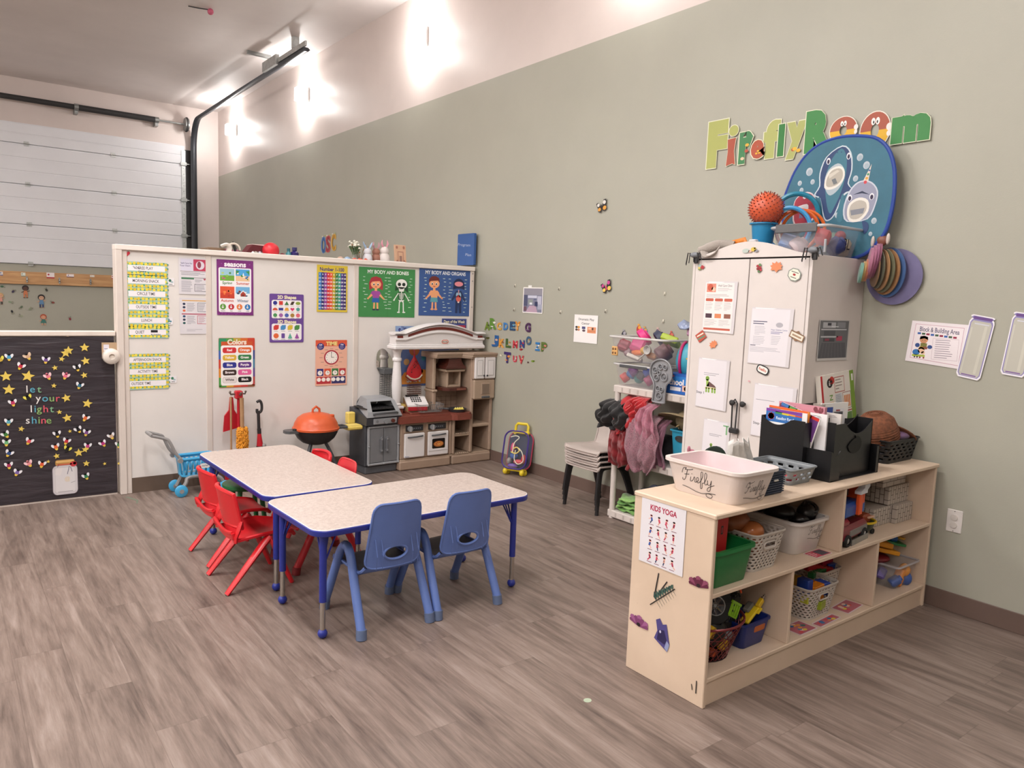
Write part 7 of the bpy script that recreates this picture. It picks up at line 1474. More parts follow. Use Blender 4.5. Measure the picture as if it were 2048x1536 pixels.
for i in range(16): a, r = q.uniform(0, 6.28), q.uniform(.02, .055); b.tube([(0, 0, .02), (r * .5 * cos(a), r * .5 * sin(a), zc_ * .6), (r * cos(a), r * sin(a), zc_ - .01)], [.002, .002, .007], mat('#3c5a34', .6), 5)
b.make('stems', fv)
dv_ = thing('dried_branch', 'dried brown branch standing between flowers and the bunny', 'dried branch', (tx(722), YT + .02, ZT)); b = B()
for i in range(14): a = q.uniform(-.9, .9); h_ = q.uniform(.10, .19); b.tube([(0, 0, 0), (a * .04, 0, h_ * .6), (a * .09, q.uniform(-.02, .02), h_)], [.003, .002, .001], mat('#7a6a58', .8), 4); b.sphere((a * .09, 0, h_), .008, mat('#a87c50', .8), 6, 5)
b.make('twigs', dv_)
b = B(); rows = [[(tx(702) + (tx(736) - tx(702)) * i / 8, YT - .08 + .018 * j, ZT + .045 * sin(pi * j / 5) * (1 + .25 * sin(i * 2.3)) + .002) for i in range(9)] for j in range(6)]; b.loft(rows, mat('#cc5238', .75, kind='fabric', var=.2), closed=False); b.make('orange_cloth', solid=.006, label='crumpled orange cloth at the foot of the vase', cat='cloth')
def bunny(px, lb, cb, ce, hpx, dy=0):
    x = tx(px); h_ = tz(px, hpx) - ZT; t = thing('bunny_figure', lb, 'bunny', (x, YT + dy, ZT)); b = B(); b.sphere((0, 0, h_ * .26), h_ * .27, mat(cb, .6), 14, 10, (.8, .8, 1.05)); b.make('body', t); B().sphere((0, 0, h_ * .58), h_ * .17, mat(cb, .6), 14, 10).make('head', t)
    for s in (-1, 1): B().tube([(s * .012, 0, h_ * .68), (s * .03, 0, h_ * .85), (s * (.045 if px == 735 else .025), 0, h_)], [.010, .014, .004], mat(ce, .5), 8, sq=(1.2, .5)).make('ear', t)
bunny(735, 'white bunny with pale blue ears above the partition', '#cfcfd6', '#9ab4d0', 484); bunny(755, 'brown bunny in the middle of the bunny group', '#9c6a58', '#b0808a', 484, .03); bunny(769, 'white bunny with pink ears, rightmost of the bunnies', '#d9d0cc', '#c98898', 480)
B().box((tx(742), YT - .11, ZT + .02), (tx(800), YT - .05, ZT + .045), mat('#d3d0cf', .3), .006).make('white_tray', label='flat white tray in front of the bunnies', cat='tray')
x0, x1, z1 = tx(791), tx(814), tz(800, 489); t = thing('wooden_plaque', 'light wooden plaque with painted brown marks above the green poster', 'plaque', (x0, YT, ZT), (math.radians(-8), 0, 0)); B().box((0, 0, 0), (x1 - x0, .018, z1 - ZT), mat('#cda588', .6), .004).make('board', t)
c = Card(1, 1, None); c.lv = .001; w_, h_ = x1 - x0, z1 - ZT
for fx_, fy_ in ((.2, .12), (.8, .12), (.2, .75), (.8, .75)): c.ell(w_ * fx_, h_ * fy_, w_ * .09, h_ * .07, '#a06a58', 10)
c.frame(w_ * .25, h_ * .3, w_ * .5, h_ * .6, .006, '#a87868').rect(w_ * .4, h_ * .5, w_ * .2, h_ * .35, '#8c6a60'); c.stick('painted_marks', (0, -.001, h_), '-y', parent=t)
# ================================================================ low wooden shelf unit
def mat_cream():
    m, nt, b = nodes('worn_cream_paint'); tc = N(nt, 'ShaderNodeTexCoord')
    n = N(nt, 'ShaderNodeTexNoise', {'Vector': tc.outputs['Object'], 'Scale': 3, 'Detail': 6}); n2 = N(nt, 'ShaderNodeTexNoise', {'Vector': tc.outputs['Object'], 'Scale': 34, 'Detail': 5, 'Roughness': .7})
    c1 = ramp(nt, n.outputs[0], (.3, '#cfb8a2'), (.7, '#dac4ae')); sp = math_(nt, 'GREATER_THAN', n2.outputs[0], .71)
    mx = N(nt, 'ShaderNodeMix', {0: math_(nt, 'MULTIPLY', sp, .45), 6: c1, 7: lin('#8f7a68')}, data_type='RGBA'); nt.links.new(mx.outputs[2], b.inputs['Base Color']); b.inputs['Roughness'].default_value = .48; return m
M_CR = mat_cream(); SX, SY, SX1, ZS_ = 2.283, 1.70, 4.122, .772
su = thing('shelf_unit', 'low cream painted wooden shelf unit full of toy bins at the right', 'shelf unit', (SX, SY, 0)); L_ = SX1 - SX
B().box((0, 0, 0), (.02, .41, .755), M_CR, .003).make('side_panel', su); B().box((L_ - .02, 0, 0), (L_, .41, .755), M_CR, .003).make('side_panel', su)
B().box((-.004, -.008, .752), (L_ + .004, .412, ZS_), M_CR, .004).make('top_board', su)
B().box((.02, .0, .438), (L_ - .02, .395, .456), M_CR, .003).make('middle_shelf', su); B().box((.02, .0, .100), (L_ - .02, .395, .118), M_CR, .003).make('bottom_shelf', su)
B().box((.02, .012, 0), (L_ - .02, .03, .10), M_CR).make('kick_board', su); B().box((.02, .395, .0), (L_ - .02, .405, .752), M_CR).make('back_board', su)
for x, z0, z1 in ((3.222, .456, .752), (2.847, .118, .438), (3.572, .118, .438)): B().box((x - SX - .009, .003, z0), (x - SX + .009, .395, z1), M_CR, .002).make('divider', su)
def scard(px, py, un, label, cat, name, draw, tilt=0, group=None):
    c = Card(1, 1, None, unit=un); c.lv = .0006; draw(c); return c.stick(name, onX(px, py, SX - .002), '-x', tilt, label=label, cat=cat, group=group)
US = unitX(1284, 1374, 1020, 90, SX)
def d(c):      # yoga sheet, drawn along the slanting edge seen in the photo
    c.rect(0, 0, 90, 135 * .98, '#dcd9de').up().rect(0, 0, 90, 1, '#c9c6cc'); k = 1.0; c.text('KIDS YOGA', 45, 19, 15, '#a82448', .035, maxw=54); c.up(); q = random.Random(4)
    for r in range(4):
        for i in range(4):
            x, y = 22 + 15.5 * i, 36 + 25 * r; c.ell(x, y, 2.4, 2.6, '#e8b0a0', 8).ell(x + q.uniform(-1, 1), y - 1.4, 2.6, 1.8, q.choice(('#a83048', '#3a2430', '#c05070')), 8)
            a = q.uniform(-.8, .8); c.line(x, y + 2, x + 4 * sin(a), y + 9, 3.6, q.choice(('#d9506a', '#e8b0a0', '#b83a58', '#3a5aa8'))).line(x + 3 * sin(a), y + 8, x + 3 * sin(a) + q.uniform(-5, 5), y + 14, 2.2, q.choice(('#3a4468', '#c23a58', '#e8b0a0'))).line(x, y + 4, x + q.uniform(-6, 6), y + 6, 1.5, '#e8b0a0').rect(x - 5, y + 16, 10, 1.2, '#7a3a50')
scard(1285, 990, US, 'white KIDS YOGA sheet taped on the end of the wooden shelf', 'sheet', 'yoga_sheet', d)
def flower(lb, px, py, c1, c2, k, tilt):
    def d(c):
        for i in range(7):
            a = -1.25 + i * .415; r = 19 + 3 * (i % 2); c.poly([(0, 10), (r * sin(a - .24), 8 - r * .85 * cos(a - .24)), (r * 1.08 * sin(a), 8 - r * .95 * cos(a)), (r * sin(a + .24), 8 - r * .85 * cos(a + .24))], c1 if i % 2 else c2); c.up()
        c.poly([(-9, -2), (0, -6), (9, -2), (5, 9), (-5, 9)], c2).up().ell(0, 6, 4, 3.5, '#1f1018')
    scard(px, py, (US[0] * k, US[1] * k), lb, 'sticker', 'flower_sticker', d, tilt)
flower('dark magenta flower sticker high on the shelf end', 1397, 1165, '#84405c', '#5c1c38', .95, .1); flower('mauve flower sticker at the left edge of the shelf end', 1278, 1243, '#9a5a88', '#7a3c68', 1.05, -.1)
scard(1322, 1272, US, 'dark violet iris sticker on the lower shelf end', 'sticker', 'flower_sticker', lambda c: (c.poly([(-12, -28), (-4, -34), (2, -24), (10, -28), (14, -8), (18, 10), (14, 26), (-4, 16), (-14, 10), (-8, -8)], '#4c4480'), c.up(), c.poly([(-6, -10), (6, -14), (12, 4), (8, 14), (-8, 10)], '#241c4c'), c.poly([(12, 4), (18, 10), (14, 26), (8, 20)], '#8c94b8'), c.up(), c.ell(-2, -8, 2, 3, '#c9c6e0', 8)))
def d(c):
    c.line(-10, -36, -16, 12, 2.2, '#221a1c').line(8, -26, -12, 12, 2.2, '#221a1c').line(-24, 34, 24, -18, 2, '#2a2420'); c.up()
    for i in range(8):
        t = i / 7; x, y = -12 + 32 * t, 20 - 34 * t
        for s, a in ((1, .9), (-1, -1.9)): dx, dy = 17 * cos(a), 17 * sin(a); c.poly([(x, y), (x + dx * .5 - 3 * s, y + dy * .5 - 3), (x + dx * (1 - .4 * t), y + dy * (1 - .4 * t)), (x + dx * .5 + 3 * s, y + dy * .5 + 3)], '#3c5a50' if i % 2 else '#2c4a44')
scard(1325, 1186, US, 'green leafy twig sticker on the shelf end below the yoga sheet', 'sticker', 'leaf_sticker', d)
scard(1387, 1372, US, 'two short black marker strokes low on the shelf end', 'marker strokes', 'marker_marks', lambda c: (c.line(-4, -2, -2, 9, 1.4, '#1f1a18'), c.line(5, -13, 5, 12, 1.8, '#1f1a18')))
def basket(name, label, w, d, h, m, loc, rot=0, n=144, rows=25, tap=.82, r=.03, hole=None, holes_round=False, cat='basket'):
    t = thing(name, label, cat, loc, rot); b = B(); R = []
    for j in range(rows + 1):
        k = tap + (1 - tap) * j / rows; R.append([(x, y, h * j / rows) for x, y in ringN(w * k, d * k, r, n)])
    hh = hole or (0, 0)
    def sk(i, j):
        x, y, z = R[j][i]
        if hole and y < -d * .36 and abs(x) < hh[0] and h * .60 < z < h * .60 + hh[1]: return True
        if hole and y < -d * .36 and abs(x) < hh[0] + .012 and h * .54 < z < h * .66 + hh[1]: return False
        if j < 2 or j > rows - 3: return False
        return j % 2 == 0 and (i + (j // 2 % 2) * 2) % 4 < (2 if holes_round else 2)
    b.loft(R, m, skip=sk, cap0=True); b.make('woven_wall', t, solid=.003)
    b = B(); b.tube([(x, y, h) for x, y in rrect(w + .004, d + .004, r, 5)], .0045, m, 6, closed=True)
    b.make('rim', t)
    if hole: b = B(); b.tube([(x, -d / 2 * (.955 if tap < .9 else .98) - .002, h * .60 + hh[1] / 2 + z) for x, z in rrect(hh[0] * 2, hh[1], .012, 4)], .004, m, 6, closed=True); b.make('handle_rim', t)
    return t
FF = ([(2, 14), (6, 4), (14, 2), (10, 6), (24, 4), (30, 2)], [(16, 5), (13, 16), (9, 26), (4, 28), (3, 24)], [(8, 16), (20, 14)], [(24, 18), (22, 27), (28, 25), (32, 17), (34, 20), (33, 27), (37, 26), (42, 22), (42, 17), (38, 18), (38, 26), (44, 26), (52, 14), (53, 4), (49, 5), (48, 20), (46, 36), (50, 36), (51, 26), (56, 24), (62, 12), (62, 4), (58, 6), (57, 26), (63, 25), (64, 17), (64, 26), (70, 25), (73, 16), (71, 28), (68, 38), (62, 38), (66, 31), (80, 24)], [(26, 11), (27, 13)])
def script(c, x, y, k, t=1.15, under=True, cc='#1f1c1f'):
    for st in FF: 
        p = [v.to_2d() for v in smoothpath([(a, b, 0) for a, b in st], 3)]
        for a, b in zip(p, p[1:]): c.line(x + a[0] * k, y + a[1] * k, x + b[0] * k, y + b[1] * k, t * k, cc)
    if under:
        p = [v.to_2d() for v in smoothpath([(a, b, 0) for a, b in ((2, 40), (18, 42), (34, 46), (50, 47), (64, 44), (74, 46), (70, 52), (60, 50), (62, 44), (82, 42))], 3)]
        for a, b in zip(p, p[1:]): c.line(x + a[0] * k, y + a[1] * k, x + b[0] * k, y + b[1] * k, t * k, cc)
# --- white tub on top
M_TUB = mat('#ddd2cd', .35, var=.02)
tt = thing('white_tub', 'white plastic tub with handwritten Firefly on top of the shelf', 'tub', (2.553, 1.893, ZS_)); b = B(); b.tub(.262, .375, .138, M_TUB, t=.004, tap=.84, r=.04, rim=.014, n=6, rimh=.012, m_in=mat('#dcc6c8', .35)); b.make('tub', tt)
tl = math.atan2(.021, .126)
def on_tub(t, w_, d_, h_, face, x, z, k, under=True, w2=None, tap_=.84):
    c = Card(1, 1, None, unit=.001); c.lv = .0; script(c, 0, 0, k, under=under)
    if face == '-x': c.lines(14 * k, 60 * k, 40 * k, 1, 5, 1.2, '#4a464a')
    c.lv = 0
    if face == '-x': c.stick('handwriting', (-(w_ / 2) * (tap_ + (1 - tap_) * z / h_) - .0022, x, z), '-x', lean=math.atan2(w_ / 2 * (1 - tap_), h_), parent=t)
    else: c.stick('handwriting', (x, -(d_ / 2) * (tap_ + (1 - tap_) * z / h_) - .0022, z), '-y', lean=math.atan2(d_ / 2 * (1 - tap_), h_), parent=t)
on_tub(tt, .262, .375, .138, '-x', .10, .115, 2.1); on_tub(tt, .262, .375, .138, '-y', -.07, .098, 1.75)
nb = thing('navy_box', 'small navy ribbed box beside the white tub', 'box', (2.752, 1.822, ZS_)); b = B(); b.tub(.135, .12, .10, mat('#1b2638', .5), tap=.95, r=.008, rim=.004)
for j in range(9): b.box((-.066, -.0605 + .0 - .0005 * j, .008 + .0098 * j), (.066, -.057 - .0003 * j, .013 + .0098 * j), mat('#223048', .5))
b.make('box_body', nb); B().box((-.014, -.068, .058), (.014, -.060, .066), mat('#c9c4bc', .4), .002).make('label_clip', nb)
tis = thing('white_tissue', 'crumpled white paper tissue sticking up behind the white tub', 'tissue', (2.93, 2.05, ZS_)); rows = []
q = random.Random(4)
for j in range(9): rows.append([(-.11 + .22 * i / 12 * (1 - .04 * j), .012 * sin(i * 2.1 + j * .3) , .02 * 0 + j * .021 + .014 * sin(i * 1.7) * (j > 6)) for i in range(13)])
b = B(); b.loft(rows, mat('#d9d6d2', .7, bump=.2), closed=False); b.make('tissue_sheet', tis, solid=.002)
ld_ = thing('green_disc', 'dark green round lid edge showing behind the white tub', 'lid', (2.79, 2.115, ZS_ + .055)); B().at(rot=(pi / 2, 0, 0)).lathe([(.0, -.004), (.105, -.004), (.11, 0), (.105, .004), (0, .004)], mat('#22382f', .4), 28, sy=.78).make('lid_disc', ld_)
b = B(); b.sphere((0, 0, 0), .028, mat('#c07a8c', .7), 10, 8, (1, .7, 1)); b.sphere((-.018, 0, .028), .012, mat('#c07a8c', .7), 8, 6, (.8, .5, 1.4)); b.make('pink_plush', loc=(2.64, 2.118, ZS_ + .112), label='small pink plush ear showing above the back rim of the white tub', cat='plush')
B().box((-.02, -.02, 0), (.02, .02, .085), mat('#8c7a6a', .6)).make('plush_stand', loc=(2.64, 2.118, ZS_), label='small brown block hidden behind the white tub', cat='block')
gb = basket('grey_basket', 'small grey perforated basket beside the black organiser', .20, .25, .072, mat('#7f8488', .4), (3.035, 1.925, ZS_), 0, n=60, rows=7, tap=.84, r=.02)
B().box((-.05, -.03, .004), (.03, .0, .035), mat('#b8303c', .4), .004).make('red_packet', loc=(3.02, 1.87, ZS_ + .004), label='little red packet inside the grey perforated basket', cat='packet')
# --- black desktop organiser
M_BLK = mat('#111114', .38, var=.1); og2 = thing('black_organiser', 'large black magazine organiser on the shelf full of workbooks', 'organiser', (3.15, 1.79, ZS_))
def dipwall(b, p0, p1, h, dip, t=.005, d0=.25, d1=.75, steps=16):
    P0, P1 = Vector((*p0, 0)), Vector((*p1, 0)); rows = []
    u = (P1 - P0).normalized(); nrm = Vector((-u.y, u.x, 0)) * t
    for i in range(steps + 1):
        s = i / steps; z = h
        if d0 < s < d1: z = h - dip * sin(pi * (s - d0) / (d1 - d0)) ** .8
        p = P0 + (P1 - P0) * s; rows.append([tuple(p), tuple(p + nrm), tuple(p + nrm + Vector((0, 0, z))), tuple(p + Vector((0, 0, z)))])
    b.loft(rows, M_BLK, cap0=True, cap1=True, smooth=False)
b = B(); dipwall(b, (0, .095), (0, .325), .262, .035, d0=.3, d1=.98); dipwall(b, (0, .095), (.10, .095), .255, .0); dipwall(b, (0, .32), (.10, .32), .262, 0); dipwall(b, (.10, .095), (.10, .32), .25, .02); b.box((0, .095, 0), (.10, .325, .004), M_BLK); b.make('left_pocket', og2)
b = B()
for y, h, dp in ((0.0, .255, .055), (.075, .272, .05), (.15, .285, .045)): dipwall(b, (.10, y), (.43, y), h, dp, d0=.25, d1=.98)
dipwall(b, (.10, 0), (.10, .30), .262, 0); dipwall(b, (.43, 0), (.43, .30), .262, .02); dipwall(b, (.10, .30), (.43, .30), .30, 0); b.box((.10, 0, 0), (.43, .30, .005), M_BLK); b.make('tiered_pockets', og2)
b = B(); dipwall(b, (.03, -.03), (.105, -.03), .14, .022, d0=.05, d1=.95); dipwall(b, (.03, -.03), (.03, .095), .14, 0); dipwall(b, (.46, -.03), (.46, .20), .135, .02); b.box((.03, -.03, 0), (.46, .0, .004), M_BLK); b.box((.435, -.03, 0), (.46, -.026, .13), M_BLK); b.make('low_pockets', og2)
B().at(loc=(.27, -.002, .15), rot=(pi / 2, 0, 0)).plate([(.06 * cos(a) + .02 * (sin(a) > .3) * (cos(a) < 0) * sin(a), .042 * sin(a) - .01 * (cos(a) < 0) * (sin(a) > 0)) for a in [2 * pi * i / 28 for i in range(28)]], 0, .003, mat('#030304', .6)).make('finger_hole', og2)
b = B(); b.tube([(-.002, .22, .06), (-.002, .215, .14), (-.002, .19, .19), (-.002, .17, .215)], .0012, mat('#4a4a50', .4), 4); b.tube([(-.002, .215, .14), (-.002, .235, .18)], .001, mat('#4a4a50', .4), 4); b.make('scratch', og2)
def book(label, w, h, t, col, loc, rot, draw=None, cat='workbook', face='-x', nm='workbook'):
    o = B().box((0, -w if face == '-x' else 0, 0), (t, 0, h) if face == '-x' else (w, t, h), P_(col)).make(nm, loc=loc, rot=rot, label=label, cat=cat)
    if draw:
        c = Card(1, 1, None, unit=.001); c.lv = .0006; draw(c); c.stick('cover_print', (0, 0, h) if face == '-x' else (0, 0, h), face, parent=o)
    return o
def d(c):
    c.rect(0, 0, 190, 240, '#2c6cb4').up().rect(0, 0, 190, 14, '#7a3a9c')
    for i, cc in enumerate(('#3c8a5c', '#d9c23a', '#e8902c', '#d2402c')): c.poly([(50 + 35 * i, 10 + 2 * i), (85 + 35 * i, 12 + 2 * i), (85 + 35 * i, 24), (50 + 35 * i, 22)], cc)
    c.up().ell(28, 36, 17, 15, '#c8343c').star(28, 36, 20, 14, '#c8343c', 8).text('Reading Readiness', 118, 42, 20, '#d9e3ee', .02, maxw=125).rect(0, 62, 190, 14, '#f2f0ee').lines(50, 86, 110, 4, 8, 2, '#9cc0e0')
book('blue Reading Readiness workbook in the left organiser pocket', .215, .29, .004, '#ece8e6', (3.163, 2.102, ZS_ + .008), (0, 0, 0), d)
book('second orange edged workbook behind the Reading Readiness one', .21, .302, .006, '#e08a34', (3.180, 2.108, ZS_ + .008), (.03, 0, .02), lambda c: c.rect(0, 0, 200, 8, '#e8602c').rect(0, 10, 60, 20, '#2a4a94'))
def d(c):
    c.rect(0, 0, 205, 120, '#6a3a80').up()
    for i, cc in enumerate(('#3a78b8', '#5a9c4c', '#e3c83a', '#e8842c', '#d2382c')): c.poly([(40 * i, 2), (40 * i + 46, 2), (40 * i + 46, 16), (40 * i, 16)], cc)
    c.up().ell(30, 34, 16, 12, '#d2403c').poly([(40, 60), (66, 26), (80, 60)], '#b08c70')
book('tilted rainbow and purple workbook behind the blue one', .21, .28, .005, '#ece6e2', (3.205, 2.12, ZS_ + .06), (.26, 0, 0), d)
def d(c):
    q = random.Random(5); c.rect(0, 0, 240, 120, '#c98a98').up()
    for i in range(26): c.ell(q.uniform(8, 230), q.uniform(6, 60), q.uniform(5, 14), q.uniform(5, 12), q.choice(('#6e2c3a', '#8c4450', '#dbaab0', '#7a3844')), 9); c.lv += 2e-6
book('pink binder patterned with dark red spots standing behind the workbooks', .24, .315, .02, '#c98a98', (3.27, 2.105, ZS_ + .008), (0, 0, 0), d, cat='binder', nm='pink_binder')
for k, (cc, lb, x, w_, h_) in enumerate((('#ece9ea', 'white paper bundle with thin dark lines in the organiser', 3.235, .19, .285), ('#c8302c', 'red booklet in the middle of the organiser', 3.255, .10, .278), ('#dcd6d2', 'cream paper bundle right of the red booklet', 3.32, .17, .285))):
    book(lb, w_, h_, .012, cc, (x, 2.02 - .02 * k, ZS_ + .01), (0, 0, 0), lambda c, w_=w_: c.rect(6, 10, w_ * 800, 1.5, '#5a5658').rect(30, 16, w_ * 700, 1.5, '#5a5658'), cat='papers' if k != 1 else 'booklet', nm='paper_bundle' if k != 1 else 'booklet')
b = B(); b.tube([(0, 0, 0), (0, 0, .075)], .028, mat('#b9ada4', .15, kind='clear', a=.6), 16); b.make('clear_cup', loc=(3.40, 1.97, ZS_ + .245), label='clear plastic cup standing among the organiser papers', cat='cup'); B().box((-.02, -.02, 0), (.02, .02, .24), M_BLK).make('inner_block', og2, loc=(.25, .18, .004))
book('white framed sheet with blue print at the right of the organiser', .20, .315, .006, '#efedec', (3.395, 1.955, ZS_ + .008), (0, 0, math.radians(-8)), lambda c: c.rect(16, 20, 70, 60, '#3a55a8').rect(90, 28, 80, 60, '#e9e9ee').rect(92, 44, 70, 26, '#2c2c40').rect(110, 34, 30, 8, '#c8404c'), cat='sheet', face='-y', nm='framed_sheet')
def d(c):
    c.rect(0, 0, 330, 330, '#e6e0d8').up().rect(0, 0, 18, 330, '#c2242c').rect(288, 0, 42, 330, '#7a9c34').up().rect(305, 20, 18, 38, '#e9e6e2')
    c.ell(86, 46, 28, 26, '#1f1a1c').ell(108, 34, 24, 22, '#c2342c').up().text('80+', 84, 46, 18, '#e9e4e0', .03, rot=pi / 2); c.frame(130, 20, 100, 86, 4, '#a8443c').lines(140, 34, 70, 4, 16, 5, '#8c8078'); c.rect(205, 112, 82, 94, '#e9e4de'); c.up(); c.frame(205, 112, 82, 94, 3, '#8c3c34')
    for i in range(4): c.rect(218 + 16 * i, 130, 12, 66, '#d98444')
    c.rect(130, 112, 66, 90, '#cdd0d4').lines(136, 120, 54, 8, 9, 3, '#8c949c').rect(200, 214, 90, 6, '#a8242c').rect(210, 226, 76, 60, '#6a8a4c')
    for ch, cc, y in (('N', '#6a9c3c', 126), ('E', '#e0aa5c', 160), ('T', '#1f1c1e', 192), ('R', '#c2342c', 224)): c.text(ch, 92, y, 44, cc, .02, rot=pi / 2)
kb_ = book('tall flat teaching kit box leaning against the side of the wardrobe', .33, .42, .03, '#d9d2c8', (3.77, 2.12, ZS_ + .005), (math.radians(-7), math.radians(-5), 0), d, cat='box', face='-y', nm='teaching_kit')
# --- black basket with straw hat
wk = basket('black_basket', 'black woven basket holding the straw hat at the wall end of the shelf', .33, .24, .12, mat('#17171a', .45), (3.975, 1.93, ZS_), 0, n=80, rows=13, tap=.84, r=.02)
sh2 = thing('straw_hat', 'brown straw hat standing in the black woven basket', 'hat', (3.91, 1.93, ZS_ + .10), (0, -.25, 0)); sh2.scale = (1.1, 1.1, 1.05); M_STR = mat('#7c4a30', .75, var=.35, scale=60, bump=.5)
b = B(); b.lathe([(.115, .0), (.115, .03), (.112, .065), (.095, .11), (.06, .14), (0, .15)], M_STR, 30, sy=.85)
for k in range(16): a = k / 16; b.tube([((.117 * cos(a * 1.45)) * cos(t), .85 * (.117 * cos(a * 1.45)) * sin(t), .02 + .13 * sin(a * 1.5)) for t in [2 * pi * i / 30 for i in range(30)]], .0028, M_STR, 4, closed=True)
b.make('crown', sh2); B().at(loc=(.12, 0, -.01), rot=(0, .8, 0)).lathe([(.05, 0), (.12, .012), (.122, .016), (.05, .006)], M_STR, 28).make('brim', sh2)
b = B(); b.sphere((0, 0, 0), .06, mat('#8c6c94', .6, kind='fabric'), 14, 8, (1.2, .6, .45)); b.make('lilac_cap', loc=(4.03, 1.855, ZS_ + .135), label='lilac cloth edge hanging over the rim of the black basket', cat='cap')
b = B(); b.box((-.05, -.012, 0), (.05, .012, .11), mat('#6a84b0', .4), .008); b.box((-.03, -.014, .045), (.03, -.012, .095), P_('#d9dce0')); b.ell if 0 else None; b.make('blue_case', loc=(4.08, 1.99, ZS_ + .11), rot=(0, -.15, -.15), label='small blue case with white picture standing behind the straw hat', cat='case')
# --- middle shelf
ZM = .4565
g1 = thing('green_tub', 'green plastic tub at the left of the middle shelf', 'tub', (2.448, 1.835, ZM)); b = B(); b.tub(.245, .235, .155, mat('#17733a', .35, var=.04), t=.004, tap=.86, r=.02, rim=.012, rimh=.014); b.make('tub', g1)
c = Card(.05, .014, '#c9c4c0'); c.lv += .0002; c.lines(.006, .004, .03, 2, .004, .001, '#7a7a7a'); c.stick('tape_label', (-.105, -.1135, .125), '-y', lean=.1, parent=g1)
def d(c): c.rect(34, 46, 16, 34, '#2a2428').up().rect(38, 52, 8, 22, '#a8383c')
book('red clear-fronted case standing in the green tub', .085, .19, .03, '#b8201f', (2.39, 1.775, ZM + .085), (0, .05, .1), d, cat='case', face='-y', nm='red_case')
for k, (cc, lb) in enumerate((('#2a78b8', 'blue'), ('#a8b83c', 'lime'), ('#d98a2c', 'orange'), ('#1f2430', 'black'))): lump('toy_piece', lb + ' toy piece lying in the green tub', 'toy', cc, (2.36 + .035 * k, 1.75 + .02 * (k % 2) + .05 * (k == 3), ZM + .10), (.035, .02, .016))
M_WB = mat('#bfb6ae', .45, var=.04)
wb1 = basket('white_basket', 'white woven basket with brown toy food on the middle shelf', .22, .30, .165, M_WB, (2.715, 1.885, ZM), 0, hole=(.04, .028))
lump('brown_toy', 'large brown bread shaped toy on top of the white basket', 'toy', '#8c4f2c', (2.665, 1.90, ZM + .185), (.11, .075, .05), (0, .1, .4)); lump('brown_toy', 'glossy tan dome toy in front in the white basket', 'toy', '#b0683a', (2.695, 1.82, ZM + .15), (.06, .05, .045), rough=.2); lump('brown_toy', 'dark red brown toy low in the white basket', 'toy', '#6a2c1c', (2.74, 1.86, ZM + .12), (.05, .06, .04)); lump('brown_toy', 'orange brown toy behind the handle hole of the white basket', 'toy', '#a85c34', (2.70, 1.80, ZM + .085), (.07, .03, .04))
lump('dark_toy', 'dark brown toy at the back left of the middle shelf', 'toy', '#4c2c20', (2.53, 2.03, ZM + .17), (.09, .05, .07))
t2 = thing('white_tub', 'white tub with handwritten Firefly and black items on the middle shelf', 'tub', (3.085, 1.92, ZM)); b = B(); b.tub(.25, .31, .155, mat('#d6cfcb', .35), t=.004, tap=.84, r=.035, rim=.012, n=6, rimh=.012); b.make('tub', t2); on_tub(t2, .25, .31, .155, '-y', -.03, .13, 1.5)
q = random.Random(9)
for k, (x, y, z, s_) in enumerate(((.04, -.09, .165, (.045, .045, .045)), (.085, -.07, .15, (.03, .04, .03)), (.0, -.08, .14, (.05, .04, .03)), (-.05, .0, .17, (.06, .09, .04)), (-.08, .08, .19, (.07, .05, .04)), (.02, .06, .17, (.07, .07, .03)))):
    lump('black_camera_part', ('round black lens topmost', 'small black lens at the right', 'black lens at the front', 'black case part at the left', 'black strap bundle at the back', 'flat black part in the middle')[k] + ' in the middle shelf Firefly tub', 'camera part', '#0f0f12', (3.085 + x, 1.92 + y, ZM + z), s_, (0, 0, k), rough=.3)
b = B()
for r, z in ((.034, 0), (.036, .018), (.033, .036)): b.tube([(r * cos(a), r * sin(a), z) for a in [2 * pi * i / 20 for i in range(20)]], .007, mat('#17171a', .3), 6, closed=True)
b.lathe([(.033, -.01), (.033, .04), (.02, .042), (.016, .03), (0, .03)], mat('#101012', .25), 20); b.make('lens_barrel', loc=(3.14, 1.835, ZM + .165), rot=(.5, -.2, 0), label='black ribbed lens barrel standing in the Firefly tub', cat='camera part')
c = Card(.13, .07, '#d9d2d0', r=.006); c.up().rect(.004, .004, .122, .062, '#b83a50', .004).up().rect(.06, .01, .06, .05, '#4a4450').lines(.01, .015, .04, 4, .012, .004, '#e0c0c0'); c.stick('picture_mat', (3.045, 1.785, ZM + .0005), '+z', label='red picture card under the front of the middle shelf tub', cat='picture card')
# toy truck with a blue and orange top
def wheel(b, x, y, z, r, w, hub='#b9b9bc', rz=0):
    b.at(loc=(x, y, z), rot=(pi / 2, 0, 0)); b.lathe([(r * .55, -w / 2), (r * .92, -w / 2), (r, -w * .3), (r, w * .3), (r * .92, w / 2), (r * .55, w / 2)], mat('#111112', .7), 20, caps=False); b.lathe([(0, -w * .42), (r * .3, -w * .45), (r * .56, -w * .3), (r * .56, w * .3), (r * .3, w * .45), (0, w * .42)], mat(hub, .25, .7), 16); b.at()
tr = thing('toy_truck', 'red and grey toy truck with blue bucket on the middle shelf', 'toy truck', (3.405, 1.80, ZM), (0, 0, .12)); tr.scale = (1.3, 1.2, 1.1); b = B(); b.box((-.125, -.05, .02), (.11, .05, .085), mat('#7c1a28', .3), .012); b.box((-.06, -.052, .03), (.11, .052, .07), mat('#77716e', .35), .008); b.box((-.125, -.045, .08), (-.04, .045, .115), mat('#8c1c2c', .25), .012); b.make('truck_body', tr)
for x in (-.075, .075): 
    for y in (-.048, .048): b = B(); wheel(b, x, y, .026, .026, .02); b.make('wheel', tr)
